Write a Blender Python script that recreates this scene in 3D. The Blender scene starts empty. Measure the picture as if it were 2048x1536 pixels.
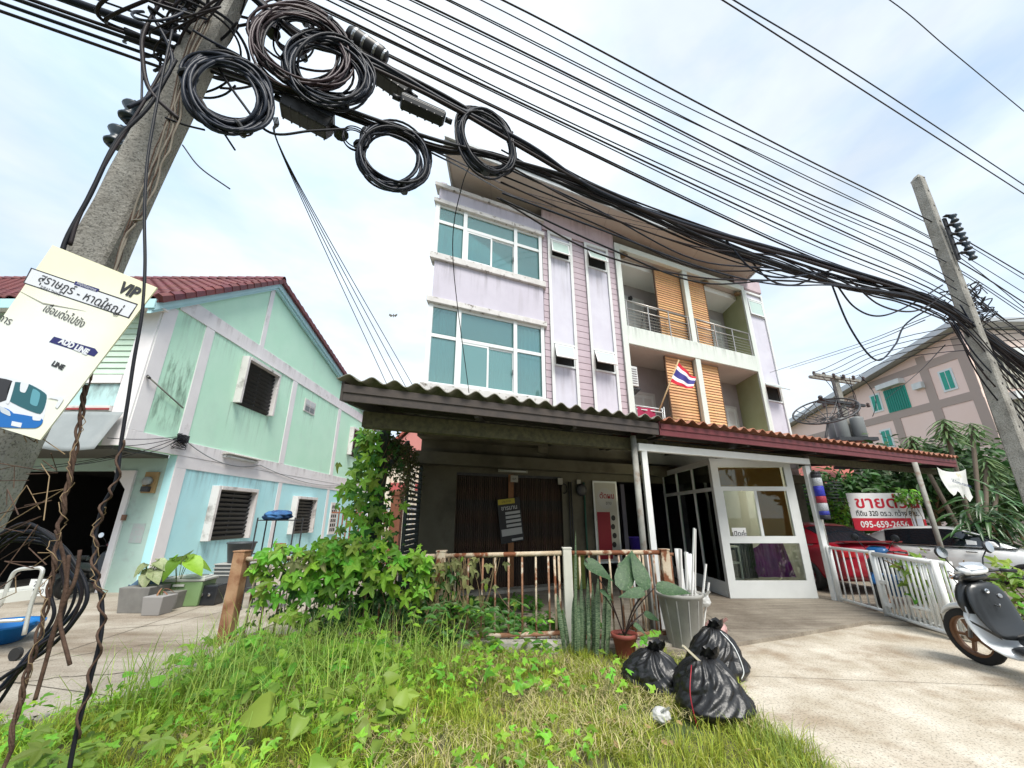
import bpy, bmesh, math, random
import numpy as np
from mathutils import Vector, Matrix
R = math.radians
random.seed(7); rng = np.random.default_rng(7)
scene = bpy.context.scene
# ------------------------------------------------------------------ camera
PITCH = R(18.26); EYE = Vector((0, 0, 1.65)); FPX = 800.0
cam_d = bpy.data.cameras.new('camera'); cam = bpy.data.objects.new('camera', cam_d)
scene.collection.objects.link(cam); scene.camera = cam
cam.location = EYE; cam.rotation_euler = (R(90) + PITCH, 0, 0)
cam_d.sensor_width = 36; cam_d.sensor_fit = 'HORIZONTAL'; cam_d.lens = FPX / 2048 * 36
cam_d.clip_start = 0.02; cam_d.clip_end = 2000
# ------------------------------------------------------------------ world, sun, exposure
SUN_EL, SUN_AZ = R(56), R(158)          # azimuth clockwise from +Y: behind the camera, to the right
world = bpy.data.worlds.new('World'); scene.world = world; world.use_nodes = True
nt = world.node_tree; nt.nodes.clear()
def wn(t, **k):
    n = nt.nodes.new(t)
    for a, b in k.items(): setattr(n, a, b)
    return n
out = wn('ShaderNodeOutputWorld'); bg = wn('ShaderNodeBackground')
sky = wn('ShaderNodeTexSky', sky_type='NISHITA', sun_disc=False, sun_elevation=SUN_EL, sun_rotation=SUN_AZ, air_density=1.0, dust_density=1.5, ozone_density=2.0)
tc = wn('ShaderNodeTexCoord'); mp = wn('ShaderNodeMapping'); mp.inputs['Scale'].default_value = (1.0, 1.0, 2.6); mp.inputs['Location'].default_value = (3.1, 1.2, .4)
n1 = wn('ShaderNodeTexNoise'); n1.inputs['Scale'].default_value = 1.25; n1.inputs['Detail'].default_value = 7; n1.inputs['Roughness'].default_value = .52; n1.inputs['Distortion'].default_value = .35
cr = wn('ShaderNodeValToRGB'); cr.color_ramp.elements[0].position = .36; cr.color_ramp.elements[0].color = (.66, .66, .66, 1); cr.color_ramp.elements[1].position = .60; cr.color_ramp.elements[1].color = (.97, .97, .97, 1)
n2 = wn('ShaderNodeTexNoise'); n2.inputs['Scale'].default_value = 2.1; n2.inputs['Detail'].default_value = 6; n2.inputs['Roughness'].default_value = .55
cr2 = wn('ShaderNodeValToRGB'); cr2.color_ramp.elements[0].position = .33; cr2.color_ramp.elements[0].color = (6.5, 8.3, 10.4, 1); cr2.color_ramp.elements[1].position = .56; cr2.color_ramp.elements[1].color = (8.8, 9.6, 10.3, 1)
mx = wn('ShaderNodeMixRGB')
L = nt.links.new
L(tc.outputs['Generated'], mp.inputs['Vector']); L(mp.outputs[0], n1.inputs['Vector']); L(mp.outputs[0], n2.inputs['Vector'])
L(n1.outputs[0], cr.inputs[0]); L(n2.outputs[0], cr2.inputs[0])
L(cr.outputs[0], mx.inputs[0]); L(sky.outputs[0], mx.inputs[1]); L(cr2.outputs[0], mx.inputs[2])
L(mx.outputs[0], bg.inputs[0]); bg.inputs[1].default_value = 0.068
L(bg.outputs[0], out.inputs[0])
sun_d = bpy.data.lights.new('sun', 'SUN'); sun_d.energy = 2.8; sun_d.angle = R(26); sun_d.color = (1, .955, .88)
sun = bpy.data.objects.new('sun', sun_d); scene.collection.objects.link(sun)
sv = Vector((math.sin(SUN_AZ) * math.cos(SUN_EL), math.cos(SUN_AZ) * math.cos(SUN_EL), math.sin(SUN_EL)))
sun.rotation_euler = sv.to_track_quat('Z', 'Y').to_euler(); sun.location = sv * 60
vs = scene.view_settings; vs.view_transform = 'Standard'; vs.look = 'None'; vs.gamma = 1; vs.use_curve_mapping = False; vs.exposure = 0.9
scene.cycles.max_bounces = 8; scene.cycles.transparent_max_bounces = 16; scene.cycles.use_denoising = True
# ------------------------------------------------------------------ geometry helpers
CP, SP = math.cos(PITCH), math.sin(PITCH)
def ray(px, py):
    u = (px - 1024) / FPX; v = (768 - py) / FPX
    return Vector((u, CP - v * SP, SP + v * CP))
def onY(px, py, Y): d = ray(px, py); return EYE + d * (Y / d.y)
def onX(px, py, X): d = ray(px, py); return EYE + d * (X / d.x)
def onZ(px, py, Z=0.0): d = ray(px, py); return EYE + d * ((Z - EYE.z) / d.z)
def onP(px, py, o, n): d = ray(px, py); return EYE + d * ((Vector(o) - EYE).dot(n) / d.dot(n))
FA = R(65); FE = Vector((math.sin(FA), math.cos(FA), 0)); FN = Vector((math.cos(FA), -math.sin(FA), 0))
FO = Vector((-2.1, 9.0, 0))
def frame(o, ex, ey=(0, 1, 0), ez=(0, 0, 1)):
    o, ex, ey, ez = map(Vector, (o, ex, ey, ez))
    return Matrix(((ex.x, ey.x, ez.x, o.x), (ex.y, ey.y, ez.y, o.y), (ex.z, ey.z, ez.z, o.z), (0, 0, 0, 1)))
FM = frame(FO, FE)                       # facade frame: along the front, into the house, up
ID = Matrix.Identity(4)
def rotz(a, o=(0, 0, 0)): return Matrix.Translation(Vector(o)) @ Matrix.Rotation(a, 4, 'Z')
class MB:
    def __init__(s, M=None): s.v = []; s.f = []; s.M = M; s.flat = []
    def add(s, vs, fs):
        k = len(s.v); s.v += [(s.M @ Vector(p)) if s.M else Vector(p) for p in vs]
        s.f += [tuple(i + k for i in f) for f in fs]; return s
    def box(s, x0, x1, y0, y1, z0, z1):
        return s.add([(x0,y0,z0),(x1,y0,z0),(x1,y1,z0),(x0,y1,z0),(x0,y0,z1),(x1,y0,z1),(x1,y1,z1),(x0,y1,z1)],
                     [(0,3,2,1),(4,5,6,7),(0,1,5,4),(1,2,6,5),(2,3,7,6),(3,0,4,7)])
    def cbox(s, c, sx, sy, sz): return s.box(c[0]-sx/2, c[0]+sx/2, c[1]-sy/2, c[1]+sy/2, c[2]-sz/2, c[2]+sz/2)
    def poly(s, pts): return s.add(pts, [tuple(range(len(pts)))])
    def bar(s, a, b, w, h, up=(0, 0, 1)):
        a, b, up = Vector(a), Vector(b), Vector(up); d = (b - a).normalized(); x = d.cross(up)
        if x.length < 1e-4: x = d.cross(Vector((0, 1, 0)))
        x.normalize(); y = x.cross(d); x *= w / 2; y *= h / 2
        return s.add([a-x-y,a+x-y,a+x+y,a-x+y,b-x-y,b+x-y,b+x+y,b-x+y], [(0,3,2,1),(4,5,6,7),(0,1,5,4),(1,2,6,5),(2,3,7,6),(3,0,4,7)])
    def tube(s, pts, r, n=8, cap=True, close=False):
        pts = [Vector(p) for p in pts]; m = len(pts); rs = r if isinstance(r, (list, tuple)) else [r] * m
        vs, fs = [], []; up = None
        for i, p in enumerate(pts):
            if close: d = (pts[(i+1) % m] - pts[i-1])
            else: d = (pts[min(i+1, m-1)] - pts[max(i-1, 0)])
            if d.length < 1e-9: d = Vector((0, 0, 1))
            d.normalize()
            if up is None:
                up = Vector((0, 0, 1)) if abs(d.z) < .9 else Vector((1, 0, 0))
            x = d.cross(up)
            if x.length < 1e-5: x = d.cross(Vector((.3, 1, .1)))
            x.normalize(); up = x.cross(d)
            for k in range(n):
                a = 2 * math.pi * k / n; vs.append(p + (x * math.cos(a) + up * math.sin(a)) * rs[i])
        for i in range(m if close else m - 1):
            for k in range(n):
                a = i * n + k; b = i * n + (k + 1) % n; j = (i + 1) % m
                fs.append((a, b, j * n + (k + 1) % n, j * n + k))
        if cap and not close: fs += [tuple(range(n))[::-1], tuple((m-1) * n + k for k in range(n))]
        return s.add(vs, fs)
    def lathe(s, prof, c=(0, 0, 0), n=24, axis=None):
        c = Vector(c); Q = Vector((0, 0, 1)).rotation_difference(Vector(axis)).to_matrix() if axis else None
        vs, fs = [], []
        for r, z in prof:
            for k in range(n):
                a = 2 * math.pi * k / n; p = Vector((r * math.cos(a), r * math.sin(a), z)); vs.append(c + (Q @ p if Q else p))
        for i in range(len(prof) - 1):
            for k in range(n): fs.append((i*n+k, i*n+(k+1) % n, (i+1)*n+(k+1) % n, (i+1)*n+k))
        if prof[0] == prof[-1]: return s.add(vs, fs)
        if prof[0][0] > 1e-6: fs.append(tuple(range(n))[::-1])
        if prof[-1][0] > 1e-6: fs.append(tuple((len(prof)-1)*n+k for k in range(n)))
        return s.add(vs, fs)
    def prism(s, pts, t):                # closed polygon pts (3D) swept by vector t
        t = Vector(t); n = len(pts); a = [Vector(p) for p in pts]; b = [p + t for p in a]
        return s.add(a + b, [tuple(range(n))[::-1], tuple(range(n, 2*n))] + [(i, (i+1) % n, n+(i+1) % n, n+i) for i in range(n)])
    def grid(s, P, nx, ny, close_x=False):   # P(i,j)
        k = [P(i, j) for j in range(ny) for i in range(nx)]
        fs = [(j*nx+i, j*nx+(i+1) % nx, (j+1)*nx+(i+1) % nx, (j+1)*nx+i) for j in range(ny-1) for i in range(nx if close_x else nx-1)]
        return s.add(k, fs)
    def mesh(s, name, smooth=False, recalc=True):
        me = bpy.data.meshes.new(name); me.from_pydata([tuple(p) for p in s.v], [], s.f)
        if recalc and len(s.f) < 60000:
            b = bmesh.new(); b.from_mesh(me); bmesh.ops.recalc_face_normals(b, faces=b.faces); b.to_mesh(me); b.free()
        if smooth: me.shade_smooth() if hasattr(me, 'shade_smooth') else [setattr(p, 'use_smooth', True) for p in me.polygons]
        return me
def spline(pts, n=8):
    pts = [Vector(p) for p in pts]; q = [pts[0] * 2 - pts[1]] + pts + [pts[-1] * 2 - pts[-2]]; out_ = []
    for i in range(1, len(q) - 2):
        for k in range(n):
            t = k / n; a, b, c, d = q[i-1], q[i], q[i+1], q[i+2]; out_.append(.5 * ((2 * b) + (c - a) * t + (2 * a - 5 * b + 4 * c - d) * t * t + (3 * b - a - 3 * c + d) * t ** 3))
    return out_ + [pts[-1]]
COL = scene.collection
def tagit(o, label=None, cat=None, group=None, kind=None):
    for k, v in (('label', label), ('category', cat), ('group', group), ('kind', kind)):
        if v: o[k] = v
    return o
def thing(name, label, cat, loc=(0, 0, 0), group=None):
    o = bpy.data.objects.new(name, None); o.empty_display_size = .2; COL.objects.link(o); o.location = loc
    return tagit(o, label, cat, group)
def put(name, me, m, parent=None, M=None, bevel=0, smooth=None):
    o = bpy.data.objects.new(name, me); COL.objects.link(o)
    if m is not None and not me.materials: me.materials.append(m)
    if parent is not None:
        o.parent = parent
        P = Matrix.Identity(4); q = parent
        W = WORLD_OF.get(parent.name, Matrix.Translation(parent.location) if parent.type == 'EMPTY' else ID)
        o.matrix_parent_inverse = W.inverted()
    if M is not None: o.matrix_basis = M
    WORLD_OF[o.name] = M if M is not None else ID
    if bevel:
        b = o.modifiers.new('bevel', 'BEVEL'); b.width = bevel; b.segments = 2; b.limit_method = 'ANGLE'; b.angle_limit = R(40)
    return o
WORLD_OF = {}
def part(name, mb, m, parent=None, smooth=False, bevel=0, label=None, kind=None):
    o = put(name, mb.mesh(name, smooth), m, parent, None, bevel)
    if label: o['label'] = label
    if kind: o['kind'] = kind
    return o
def solo(name, mb, m, label, cat, group=None, smooth=False, bevel=0, kind=None):
    return tagit(put(name, mb.mesh(name, smooth), m, None, None, bevel), label, cat, group, kind)
def struct(name, mb, m, smooth=False): return tagit(put(name, mb.mesh(name, smooth), m), kind='structure')
# ------------------------------------------------------------------ materials
MATS = {}
def mat(name, c, rough=.6, c2=None, scale=6, detail=6, lo=.35, hi=.65, bump=0, bscale=40, metal=0, spec=.4, stretch=(1, 1, 1), c3=None, s3=2, lo3=.5, hi3=.7, st3=(1, 1, 1), coat=0, rnd=0, island=0, translucent=0, emit=0, sheen=0, speck=0, sscale=160):
    if name in MATS: return MATS[name]
    m = bpy.data.materials.new(name); m.use_nodes = True; t = m.node_tree; N = t.nodes; b = N['Principled BSDF']; lk = t.links.new
    b.inputs['Roughness'].default_value = rough; b.inputs['Metallic'].default_value = metal; b.inputs['Specular IOR Level'].default_value = spec
    if coat: b.inputs['Coat Weight'].default_value = coat; b.inputs['Coat Roughness'].default_value = .06
    col = None
    def rgb(x): return (x[0], x[1], x[2], 1)
    tcn = N.new('ShaderNodeTexCoord')
    def noise(sc, st, det, w=0):
        mpn = N.new('ShaderNodeMapping'); mpn.inputs['Scale'].default_value = st; mpn.inputs['Location'].default_value = (w, w * .7, w * .3); lk(tcn.outputs['Object'], mpn.inputs['Vector'])
        n = N.new('ShaderNodeTexNoise'); n.inputs['Scale'].default_value = sc; n.inputs['Detail'].default_value = det; n.inputs['Roughness'].default_value = .6; lk(mpn.outputs[0], n.inputs['Vector']); return n.outputs[0]
    def ramp(src, a, bb, l, h):
        r = N.new('ShaderNodeValToRGB'); r.color_ramp.elements[0].position = l; r.color_ramp.elements[0].color = rgb(a); r.color_ramp.elements[1].position = h; r.color_ramp.elements[1].color = rgb(bb); lk(src, r.inputs[0]); return r.outputs[0]
    if c2 is not None: col = ramp(noise(scale, stretch, detail), c, c2, lo, hi)
    if c3 is not None:
        f = ramp(noise(s3, st3, 8, 5.3), (0, 0, 0), (1, 1, 1), lo3, hi3)
        mxn = N.new('ShaderNodeMixRGB'); lk(f, mxn.inputs[0]); mxn.inputs[2].default_value = rgb(c3)
        if col: lk(col, mxn.inputs[1])
        else: mxn.inputs[1].default_value = rgb(c)
        col = mxn.outputs[0]
    if speck:
        f = ramp(noise(sscale, (1, 1, 1), 2, 9.1), (1 - speck,) * 3, (1, 1, 1), .36, .47); mm_ = N.new('ShaderNodeMixRGB'); mm_.blend_type = 'MULTIPLY'; mm_.inputs[0].default_value = 1; lk(f, mm_.inputs[2])
        if col: lk(col, mm_.inputs[1])
        else: mm_.inputs[1].default_value = rgb(c)
        col = mm_.outputs[0]
    if rnd or island:
        if island: g = N.new('ShaderNodeNewGeometry'); src = g.outputs['Random Per Island']; amt = island
        else: g = N.new('ShaderNodeObjectInfo'); src = g.outputs['Random']; amt = rnd
        hs = N.new('ShaderNodeHueSaturation')
        mr = N.new('ShaderNodeMapRange'); mr.inputs[3].default_value = 1 - amt; mr.inputs[4].default_value = 1 + amt; lk(src, mr.inputs[0]); lk(mr.outputs[0], hs.inputs['Value'])
        mr2 = N.new('ShaderNodeMapRange'); mr2.inputs[3].default_value = .5 - amt * .06; mr2.inputs[4].default_value = .5 + amt * .06
        ml = N.new('ShaderNodeMath'); ml.operation = 'MULTIPLY'; ml.inputs[1].default_value = 7.31; lk(src, ml.inputs[0]); fr = N.new('ShaderNodeMath'); fr.operation = 'FRACT'; lk(ml.outputs[0], fr.inputs[0])
        lk(fr.outputs[0], mr2.inputs[0]); lk(mr2.outputs[0], hs.inputs['Hue'])
        if col: lk(col, hs.inputs['Color'])
        else: hs.inputs['Color'].default_value = rgb(c)
        col = hs.outputs[0]
    if col: lk(col, b.inputs['Base Color'])
    else: b.inputs['Base Color'].default_value = rgb(c)
    if bump:
        bn = N.new('ShaderNodeBump'); bn.inputs['Strength'].default_value = bump; bn.inputs['Distance'].default_value = .02; lk(noise(bscale, stretch, 5, 2.2), bn.inputs['Height']); lk(bn.outputs[0], b.inputs['Normal'])
    if translucent:
        tr = N.new('ShaderNodeBsdfTranslucent'); ms = N.new('ShaderNodeMixShader'); ms.inputs[0].default_value = translucent
        if col: lk(col, tr.inputs[0])
        else: tr.inputs[0].default_value = rgb(c)
        lk(b.outputs[0], ms.inputs[1]); lk(tr.outputs[0], ms.inputs[2]); lk(ms.outputs[0], N['Material Output'].inputs[0])
    if emit: b.inputs['Emission Color'].default_value = rgb(c); b.inputs['Emission Strength'].default_value = emit
    MATS[name] = m; return m
def glass(name, tint, refl=.12, rough=.02, body=None):
    if name in MATS: return MATS[name]
    m = bpy.data.materials.new(name); m.use_nodes = True; t = m.node_tree; N = t.nodes; N.clear(); lk = t.links.new
    o = N.new('ShaderNodeOutputMaterial'); tr = N.new('ShaderNodeBsdfTransparent'); tr.inputs[0].default_value = (*tint, 1)
    g = N.new('ShaderNodeBsdfGlossy'); g.inputs['Roughness'].default_value = rough; g.inputs[0].default_value = (.9, .97, .95, 1)
    fr = N.new('ShaderNodeFresnel'); fr.inputs[0].default_value = 1.5; ad = N.new('ShaderNodeMath'); ad.operation = 'ADD'; ad.inputs[1].default_value = refl; lk(fr.outputs[0], ad.inputs[0])
    ms = N.new('ShaderNodeMixShader'); lk(ad.outputs[0], ms.inputs[0]); lk(tr.outputs[0], ms.inputs[1]); lk(g.outputs[0], ms.inputs[2]); lk(ms.outputs[0], o.inputs[0])
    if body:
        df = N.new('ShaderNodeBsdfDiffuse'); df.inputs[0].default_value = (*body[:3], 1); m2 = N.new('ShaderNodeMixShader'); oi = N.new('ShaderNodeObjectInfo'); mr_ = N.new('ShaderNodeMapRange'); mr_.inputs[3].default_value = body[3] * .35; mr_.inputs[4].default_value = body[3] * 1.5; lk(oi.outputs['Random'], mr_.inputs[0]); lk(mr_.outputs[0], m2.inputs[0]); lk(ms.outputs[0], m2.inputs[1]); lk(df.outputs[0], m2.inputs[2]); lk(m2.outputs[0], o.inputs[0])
    MATS[name] = m; return m
WHITE = mat('white_paint', (.68, .70, .69), .5, (.60, .62, .61), 3, c3=(.42, .42, .38), s3=1.3, lo3=.62, hi3=.85)
BLACK = mat('black_plastic', (.018, .019, .022), .42, spec=.4)
CABLE = mat('cable_rubber', (.010, .011, .015), .5, spec=.2)
CONC = mat('concrete', (.36, .33, .28), .9, (.46, .43, .37), 2.2, bump=.3, bscale=60, c3=(.27, .235, .19), s3=.7, lo3=.5, hi3=.72)
STEEL = mat('brushed_steel', (.42, .43, .44), .35, metal=.9)
DKSTEEL = mat('dark_steel', (.06, .062, .065), .5, (.04, .04, .045), 10, metal=.3)
DARK = mat('dark_interior', (.02, .019, .018), .9)  # near-black colour stands in for the shade in openings and holes
def streak_mat(name, col, amount, fine=5.0):
    m = bpy.data.materials.new(name); m.use_nodes = True; t = m.node_tree; N = t.nodes; b = N['Principled BSDF']; b.inputs['Base Color'].default_value = (*col, 1); b.inputs['Roughness'].default_value = .9; lk = t.links.new
    c = N.new('ShaderNodeTexCoord'); mp_ = N.new('ShaderNodeMapping'); mp_.inputs['Scale'].default_value = (fine, fine, .35); n = N.new('ShaderNodeTexNoise'); n.inputs['Scale'].default_value = 1.6; n.inputs['Detail'].default_value = 8; n.inputs['Roughness'].default_value = .65
    r = N.new('ShaderNodeMapRange'); r.inputs[1].default_value = .48; r.inputs[2].default_value = .78; r.inputs[4].default_value = amount
    sp = N.new('ShaderNodeSeparateXYZ'); pw = N.new('ShaderNodeMath'); pw.operation = 'POWER'; pw.inputs[1].default_value = 1.4; ml = N.new('ShaderNodeMath'); ml.operation = 'MULTIPLY'; ml.use_clamp = True
    for a, d in ((c.outputs['Object'], mp_.inputs[0]), (mp_.outputs[0], n.inputs[0]), (n.outputs[0], r.inputs[0]), (c.outputs['Generated'], sp.inputs[0]), (sp.outputs['Z'], pw.inputs[0]), (pw.outputs[0], ml.inputs[0]), (r.outputs[0], ml.inputs[1]), (ml.outputs[0], b.inputs['Alpha'])): lk(a, d)
    return m
RAIN = streak_mat('rain_streak', (.15, .145, .13), .42); RAINB = streak_mat('brown_rain_streak', (.22, .15, .11), .42, 4.0)
# ------------------------------------------------------------------ lettering (flat print)
def text_mesh(s, size, bold=0.0, align='CENTER'):
    c = bpy.data.curves.new('lettering', 'FONT'); c.body = s; c.size = size; c.align_x = align; c.align_y = 'CENTER'; c.offset = bold; c.resolution_u = 3
    o = bpy.data.objects.new('lettering', c); COL.objects.link(o)
    dg = bpy.context.evaluated_depsgraph_get(); me = bpy.data.meshes.new_from_object(o.evaluated_get(dg)); bpy.data.objects.remove(o); bpy.data.curves.remove(c)
    me.materials.clear(); return me
def text(s, size, M, m, parent, bold=0.0, sx=1.0, align='CENTER', name='lettering', fit=None):
    me = text_mesh(s, size, bold, align)
    if fit: xs_ = [v.co.x for v in me.vertices]; sx = fit / max(1e-6, max(xs_) - min(xs_))
    me.transform(M @ Matrix.Diagonal((sx, 1, 1, 1))); return put(name, me, m, parent)
def plane_frame(o, ex, ez):              # a frame whose local XY lies in the plane (text faces ex x ez)
    ex = Vector(ex).normalized(); ez = Vector(ez).normalized(); n = ex.cross(ez)
    return Matrix(((ex.x, ez.x, n.x, o[0]), (ex.y, ez.y, n.y, o[1]), (ex.z, ez.z, n.z, o[2]), (0, 0, 0, 1)))
# ================================================================== ground
SOIL = mat('soil', (.10, .085, .05), .95, (.17, .15, .085), 5, bump=.5, bscale=50, c3=(.06, .085, .025), s3=1.2, lo3=.45, hi3=.6)
DRIVE = mat('worn_concrete', (.29, .25, .195), .85, (.43, .385, .32), 1.4, detail=12, bump=.35, bscale=90, c3=(.165, .12, .08), s3=.6, lo3=.5, hi3=.72, st3=(.5, 2.2, 1), speck=.35, sscale=60)
DRIVE2 = mat('pale_concrete', (.38, .325, .245), .85, (.60, .55, .465), 1.6, detail=12, bump=.35, bscale=110, c3=(.28, .21, .14), s3=1.3, lo3=.5, hi3=.70, speck=.45, sscale=55)
SLAB2 = mat('brushed_concrete', (.22, .185, .145), .85, (.34, .30, .24), 2.0, stretch=(.5, 5, 1), detail=9, bump=.3, bscale=60, c3=(.15, .12, .09), s3=.9, lo3=.5, hi3=.75, speck=.3, sscale=60)
struct('ground', MB().box(-300, 300, -300, 300, -.5, -.03), SOIL)
EDGE_L = [onZ(x, y) for x, y in ((-420, 1475), (-120, 1462), (60, 1446), (185, 1414), (330, 1372), (410, 1330), (452, 1290))]
def slab(name, pts, z0, z1, m): return struct(name, MB().prism([(p[0], p[1], z0) for p in pts], (0, 0, z1 - z0)), m)
AL = [(p.x, p.y) for p in EDGE_L]
slab('alley_paving', AL + [(-3.75, 22), (-40, 22), (-40, AL[0][1])], -.45, 0, DRIVE)
k = MB()
for a, b in zip(AL[:-1], AL[1:]): k.bar((a[0] + .05, a[1] - .03, -.02), (b[0] + .05, b[1] - .03, -.02), .11, .13)
struct('alley_kerb', k, CONC)
GR = [(p.x, p.y) for p in (onZ(1780, 1660), onZ(1650, 1540), onZ(1580, 1480), onZ(1500, 1440), onZ(1470, 1380), onZ(1440, 1330), onZ(1350, 1310))]
ST = [(p.x, p.y) for p in (onZ(1380, 1308), onZ(1480, 1292), onZ(1590, 1274), onZ(1740, 1248), onZ(1830, 1252))]
slab('driveway_apron', GR + ST + [(6.4, 6.45), (26, 5.5), (26, -4), (GR[0][0] + .4, -4)], -.46, -.004, DRIVE2)
slab('forecourt_paving', ST + [(6.4, 6.5), (26, 5.6), (26, 22), (-3.7, 22), (-3.7, 6.35)], -.44, .045, SLAB2)
slab('forecourt_kerb', [(-3.75, 6.02), (2.1, 5.98), (2.1, 6.34), (-3.75, 6.38)], -.3, .075, CONC)
slab('road', [(-60, -11), (60, 13 - 24), (60, -4.05), (-60, -4.05)], -.3, -.015, mat('asphalt', (.05, .05, .05), .9, (.065, .063, .06), 3))
CRK = mat('concrete_crack', (.10, .085, .065), .95)
def crack(name, pts, z, w=.012):
    m = MB(); p = [Vector((*q, z)) for q in pts]; q2 = []
    for a, b in zip(p[:-1], p[1:]):
        for i in range(8): q2.append(a.lerp(b, i / 8) + Vector((random.gauss(0, .02), random.gauss(0, .02), 0)))
    q2.append(p[-1]); L_ = len(q2); vv = []
    for i, a in enumerate(q2):
        d = (q2[min(i + 1, L_ - 1)] - q2[max(i - 1, 0)]).normalized(); n = Vector((-d.y, d.x, 0)) * w * random.uniform(.4, 1.2); vv += [a - n, a + n]
    m.add(vv, [(2 * i, 2 * i + 2, 2 * i + 3, 2 * i + 1) for i in range(L_ - 1)]); return struct(name, m, CRK)
cz = lambda x, y: tuple(onZ(x, y)[:2])
crack('alley_crack', [cz(0, 1370), cz(150, 1352), cz(300, 1345), cz(440, 1310)], .003); crack('alley_crack', [cz(200, 1260), cz(330, 1250), cz(480, 1215)], .003, .008); crack('alley_crack', [cz(60, 1330), cz(210, 1300), cz(400, 1275)], .003, .006)
OIL = mat('oil_stain', (.22, .185, .14), .7)
def joint(name, a, b, z, w=.012): a, b = Vector((*a, z)), Vector((*b, z)); n = Vector((-(b - a).y, (b - a).x, 0)).normalized() * w / 2; return struct(name, MB().add([a - n, b - n, b + n, a + n], [(0, 1, 2, 3)]), CRK)
joint('apron_joint', cz(1505, 1352), cz(2040, 1372), 0.0, .005); joint('forecourt_joint', (3.2, 6.7), (3.6, 9.6), .0485); joint('alley_joint', cz(240, 1395), cz(-300, 1320), .003, .014); joint('alley_joint', (-5.6, 4.4), (-6.2, 12), .0035, .012)
# ================================================================== lavender shophouse
LAV = mat('lavender_render', (.47, .445, .515), .8, (.52, .495, .565), 1.2, detail=8, c3=(.39, .365, .40), s3=1.8, lo3=.58, hi3=.90, st3=(2.2, 2.2, .25))
LAVW = mat('pale_lavender_panel', (.51, .50, .575), .75, (.57, .565, .635), 1.6, detail=8, c3=(.43, .415, .46), s3=1.5, lo3=.56, hi3=.86, st3=(2.6, 2.6, .25))
MAUVE = mat('mauve_render', (.46, .37, .405), .8, (.51, .42, .45), 2.0, detail=8, c3=(.37, .29, .315), s3=.9, lo3=.5, hi3=.8)
BOARD = mat('mauve_board', (.42, .345, .385), .7, (.46, .385, .425), 3, rnd=.05)
BAND = mat('stained_white_band', (.52, .505, .49), .8, (.61, .60, .59), 5, c3=(.13, .11, .09), s3=7, lo3=.57, hi3=.68)
FRAMEW = mat('white_aluminium', (.68, .71, .71), .35, spec=.5)
MINTW = mat('mint_white_paint', (.56, .61, .565), .6, (.61, .655, .61), 2, c3=(.50, .52, .44), s3=1.4, lo3=.6, hi3=.85)
OLIVE = mat('olive_wall', (.30, .31, .165), .8, (.34, .35, .20), 1.5)
CEIL = mat('soffit_beige', (.42, .375, .345), .8, (.47, .42, .385), 1.0)
GREYW = mat('grey_lilac_wall', (.36, .335, .345), .8, (.42, .395, .40), 1.5)
WOOD = mat('orange_wood_slat', (.56, .31, .14), .55, (.66, .40, .20), 8, stretch=(1, 1, 12), rnd=.12)
TEAL = glass('teal_glass', (.46, .82, .80), .12, body=(.26, .52, .52, .26))  # diffuse body, random per pane, stands in for lit rooms and reflections
FROST = mat('frosted_glass', (.44, .56, .52), .25, spec=.5)
ROOM = mat('room_wall', (.70, .72, .70), .8); ROOMD = mat('room_dark', (.25, .27, .27), .8)
PH = thing('shophouse', 'three storey lavender shophouse with teal bay windows and wood slat balconies', 'building', FM @ Vector((7, 3, 0)))
def fb(*a): return MB(FM).box(*a)
def P(name, mb, m, par=None, **k): return part(name, mb, m, par or PH, **k)
# masses: party walls, floors, back
w = MB(FM); w.box(.02, .20, .3, 9, 0, 11.0); w.box(13.85, 14.0, .3, 9, 0, 11.0); w.box(.2, 13.85, 8.9, 9, 0, 11); w.box(3.30, 3.45, .32, 8.9, 0, 11); w.box(6.15, 6.3, 1.6, 8.9, 0, 11)
P('wall', w, LAV)
f = MB(FM)
for z in (3.25, 6.98, 10.2): f.box(.2, 13.84, 1.62 if z > 99 else .42, 8.9, z, z + .22)
P('floor_slab', f, ROOM)
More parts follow.
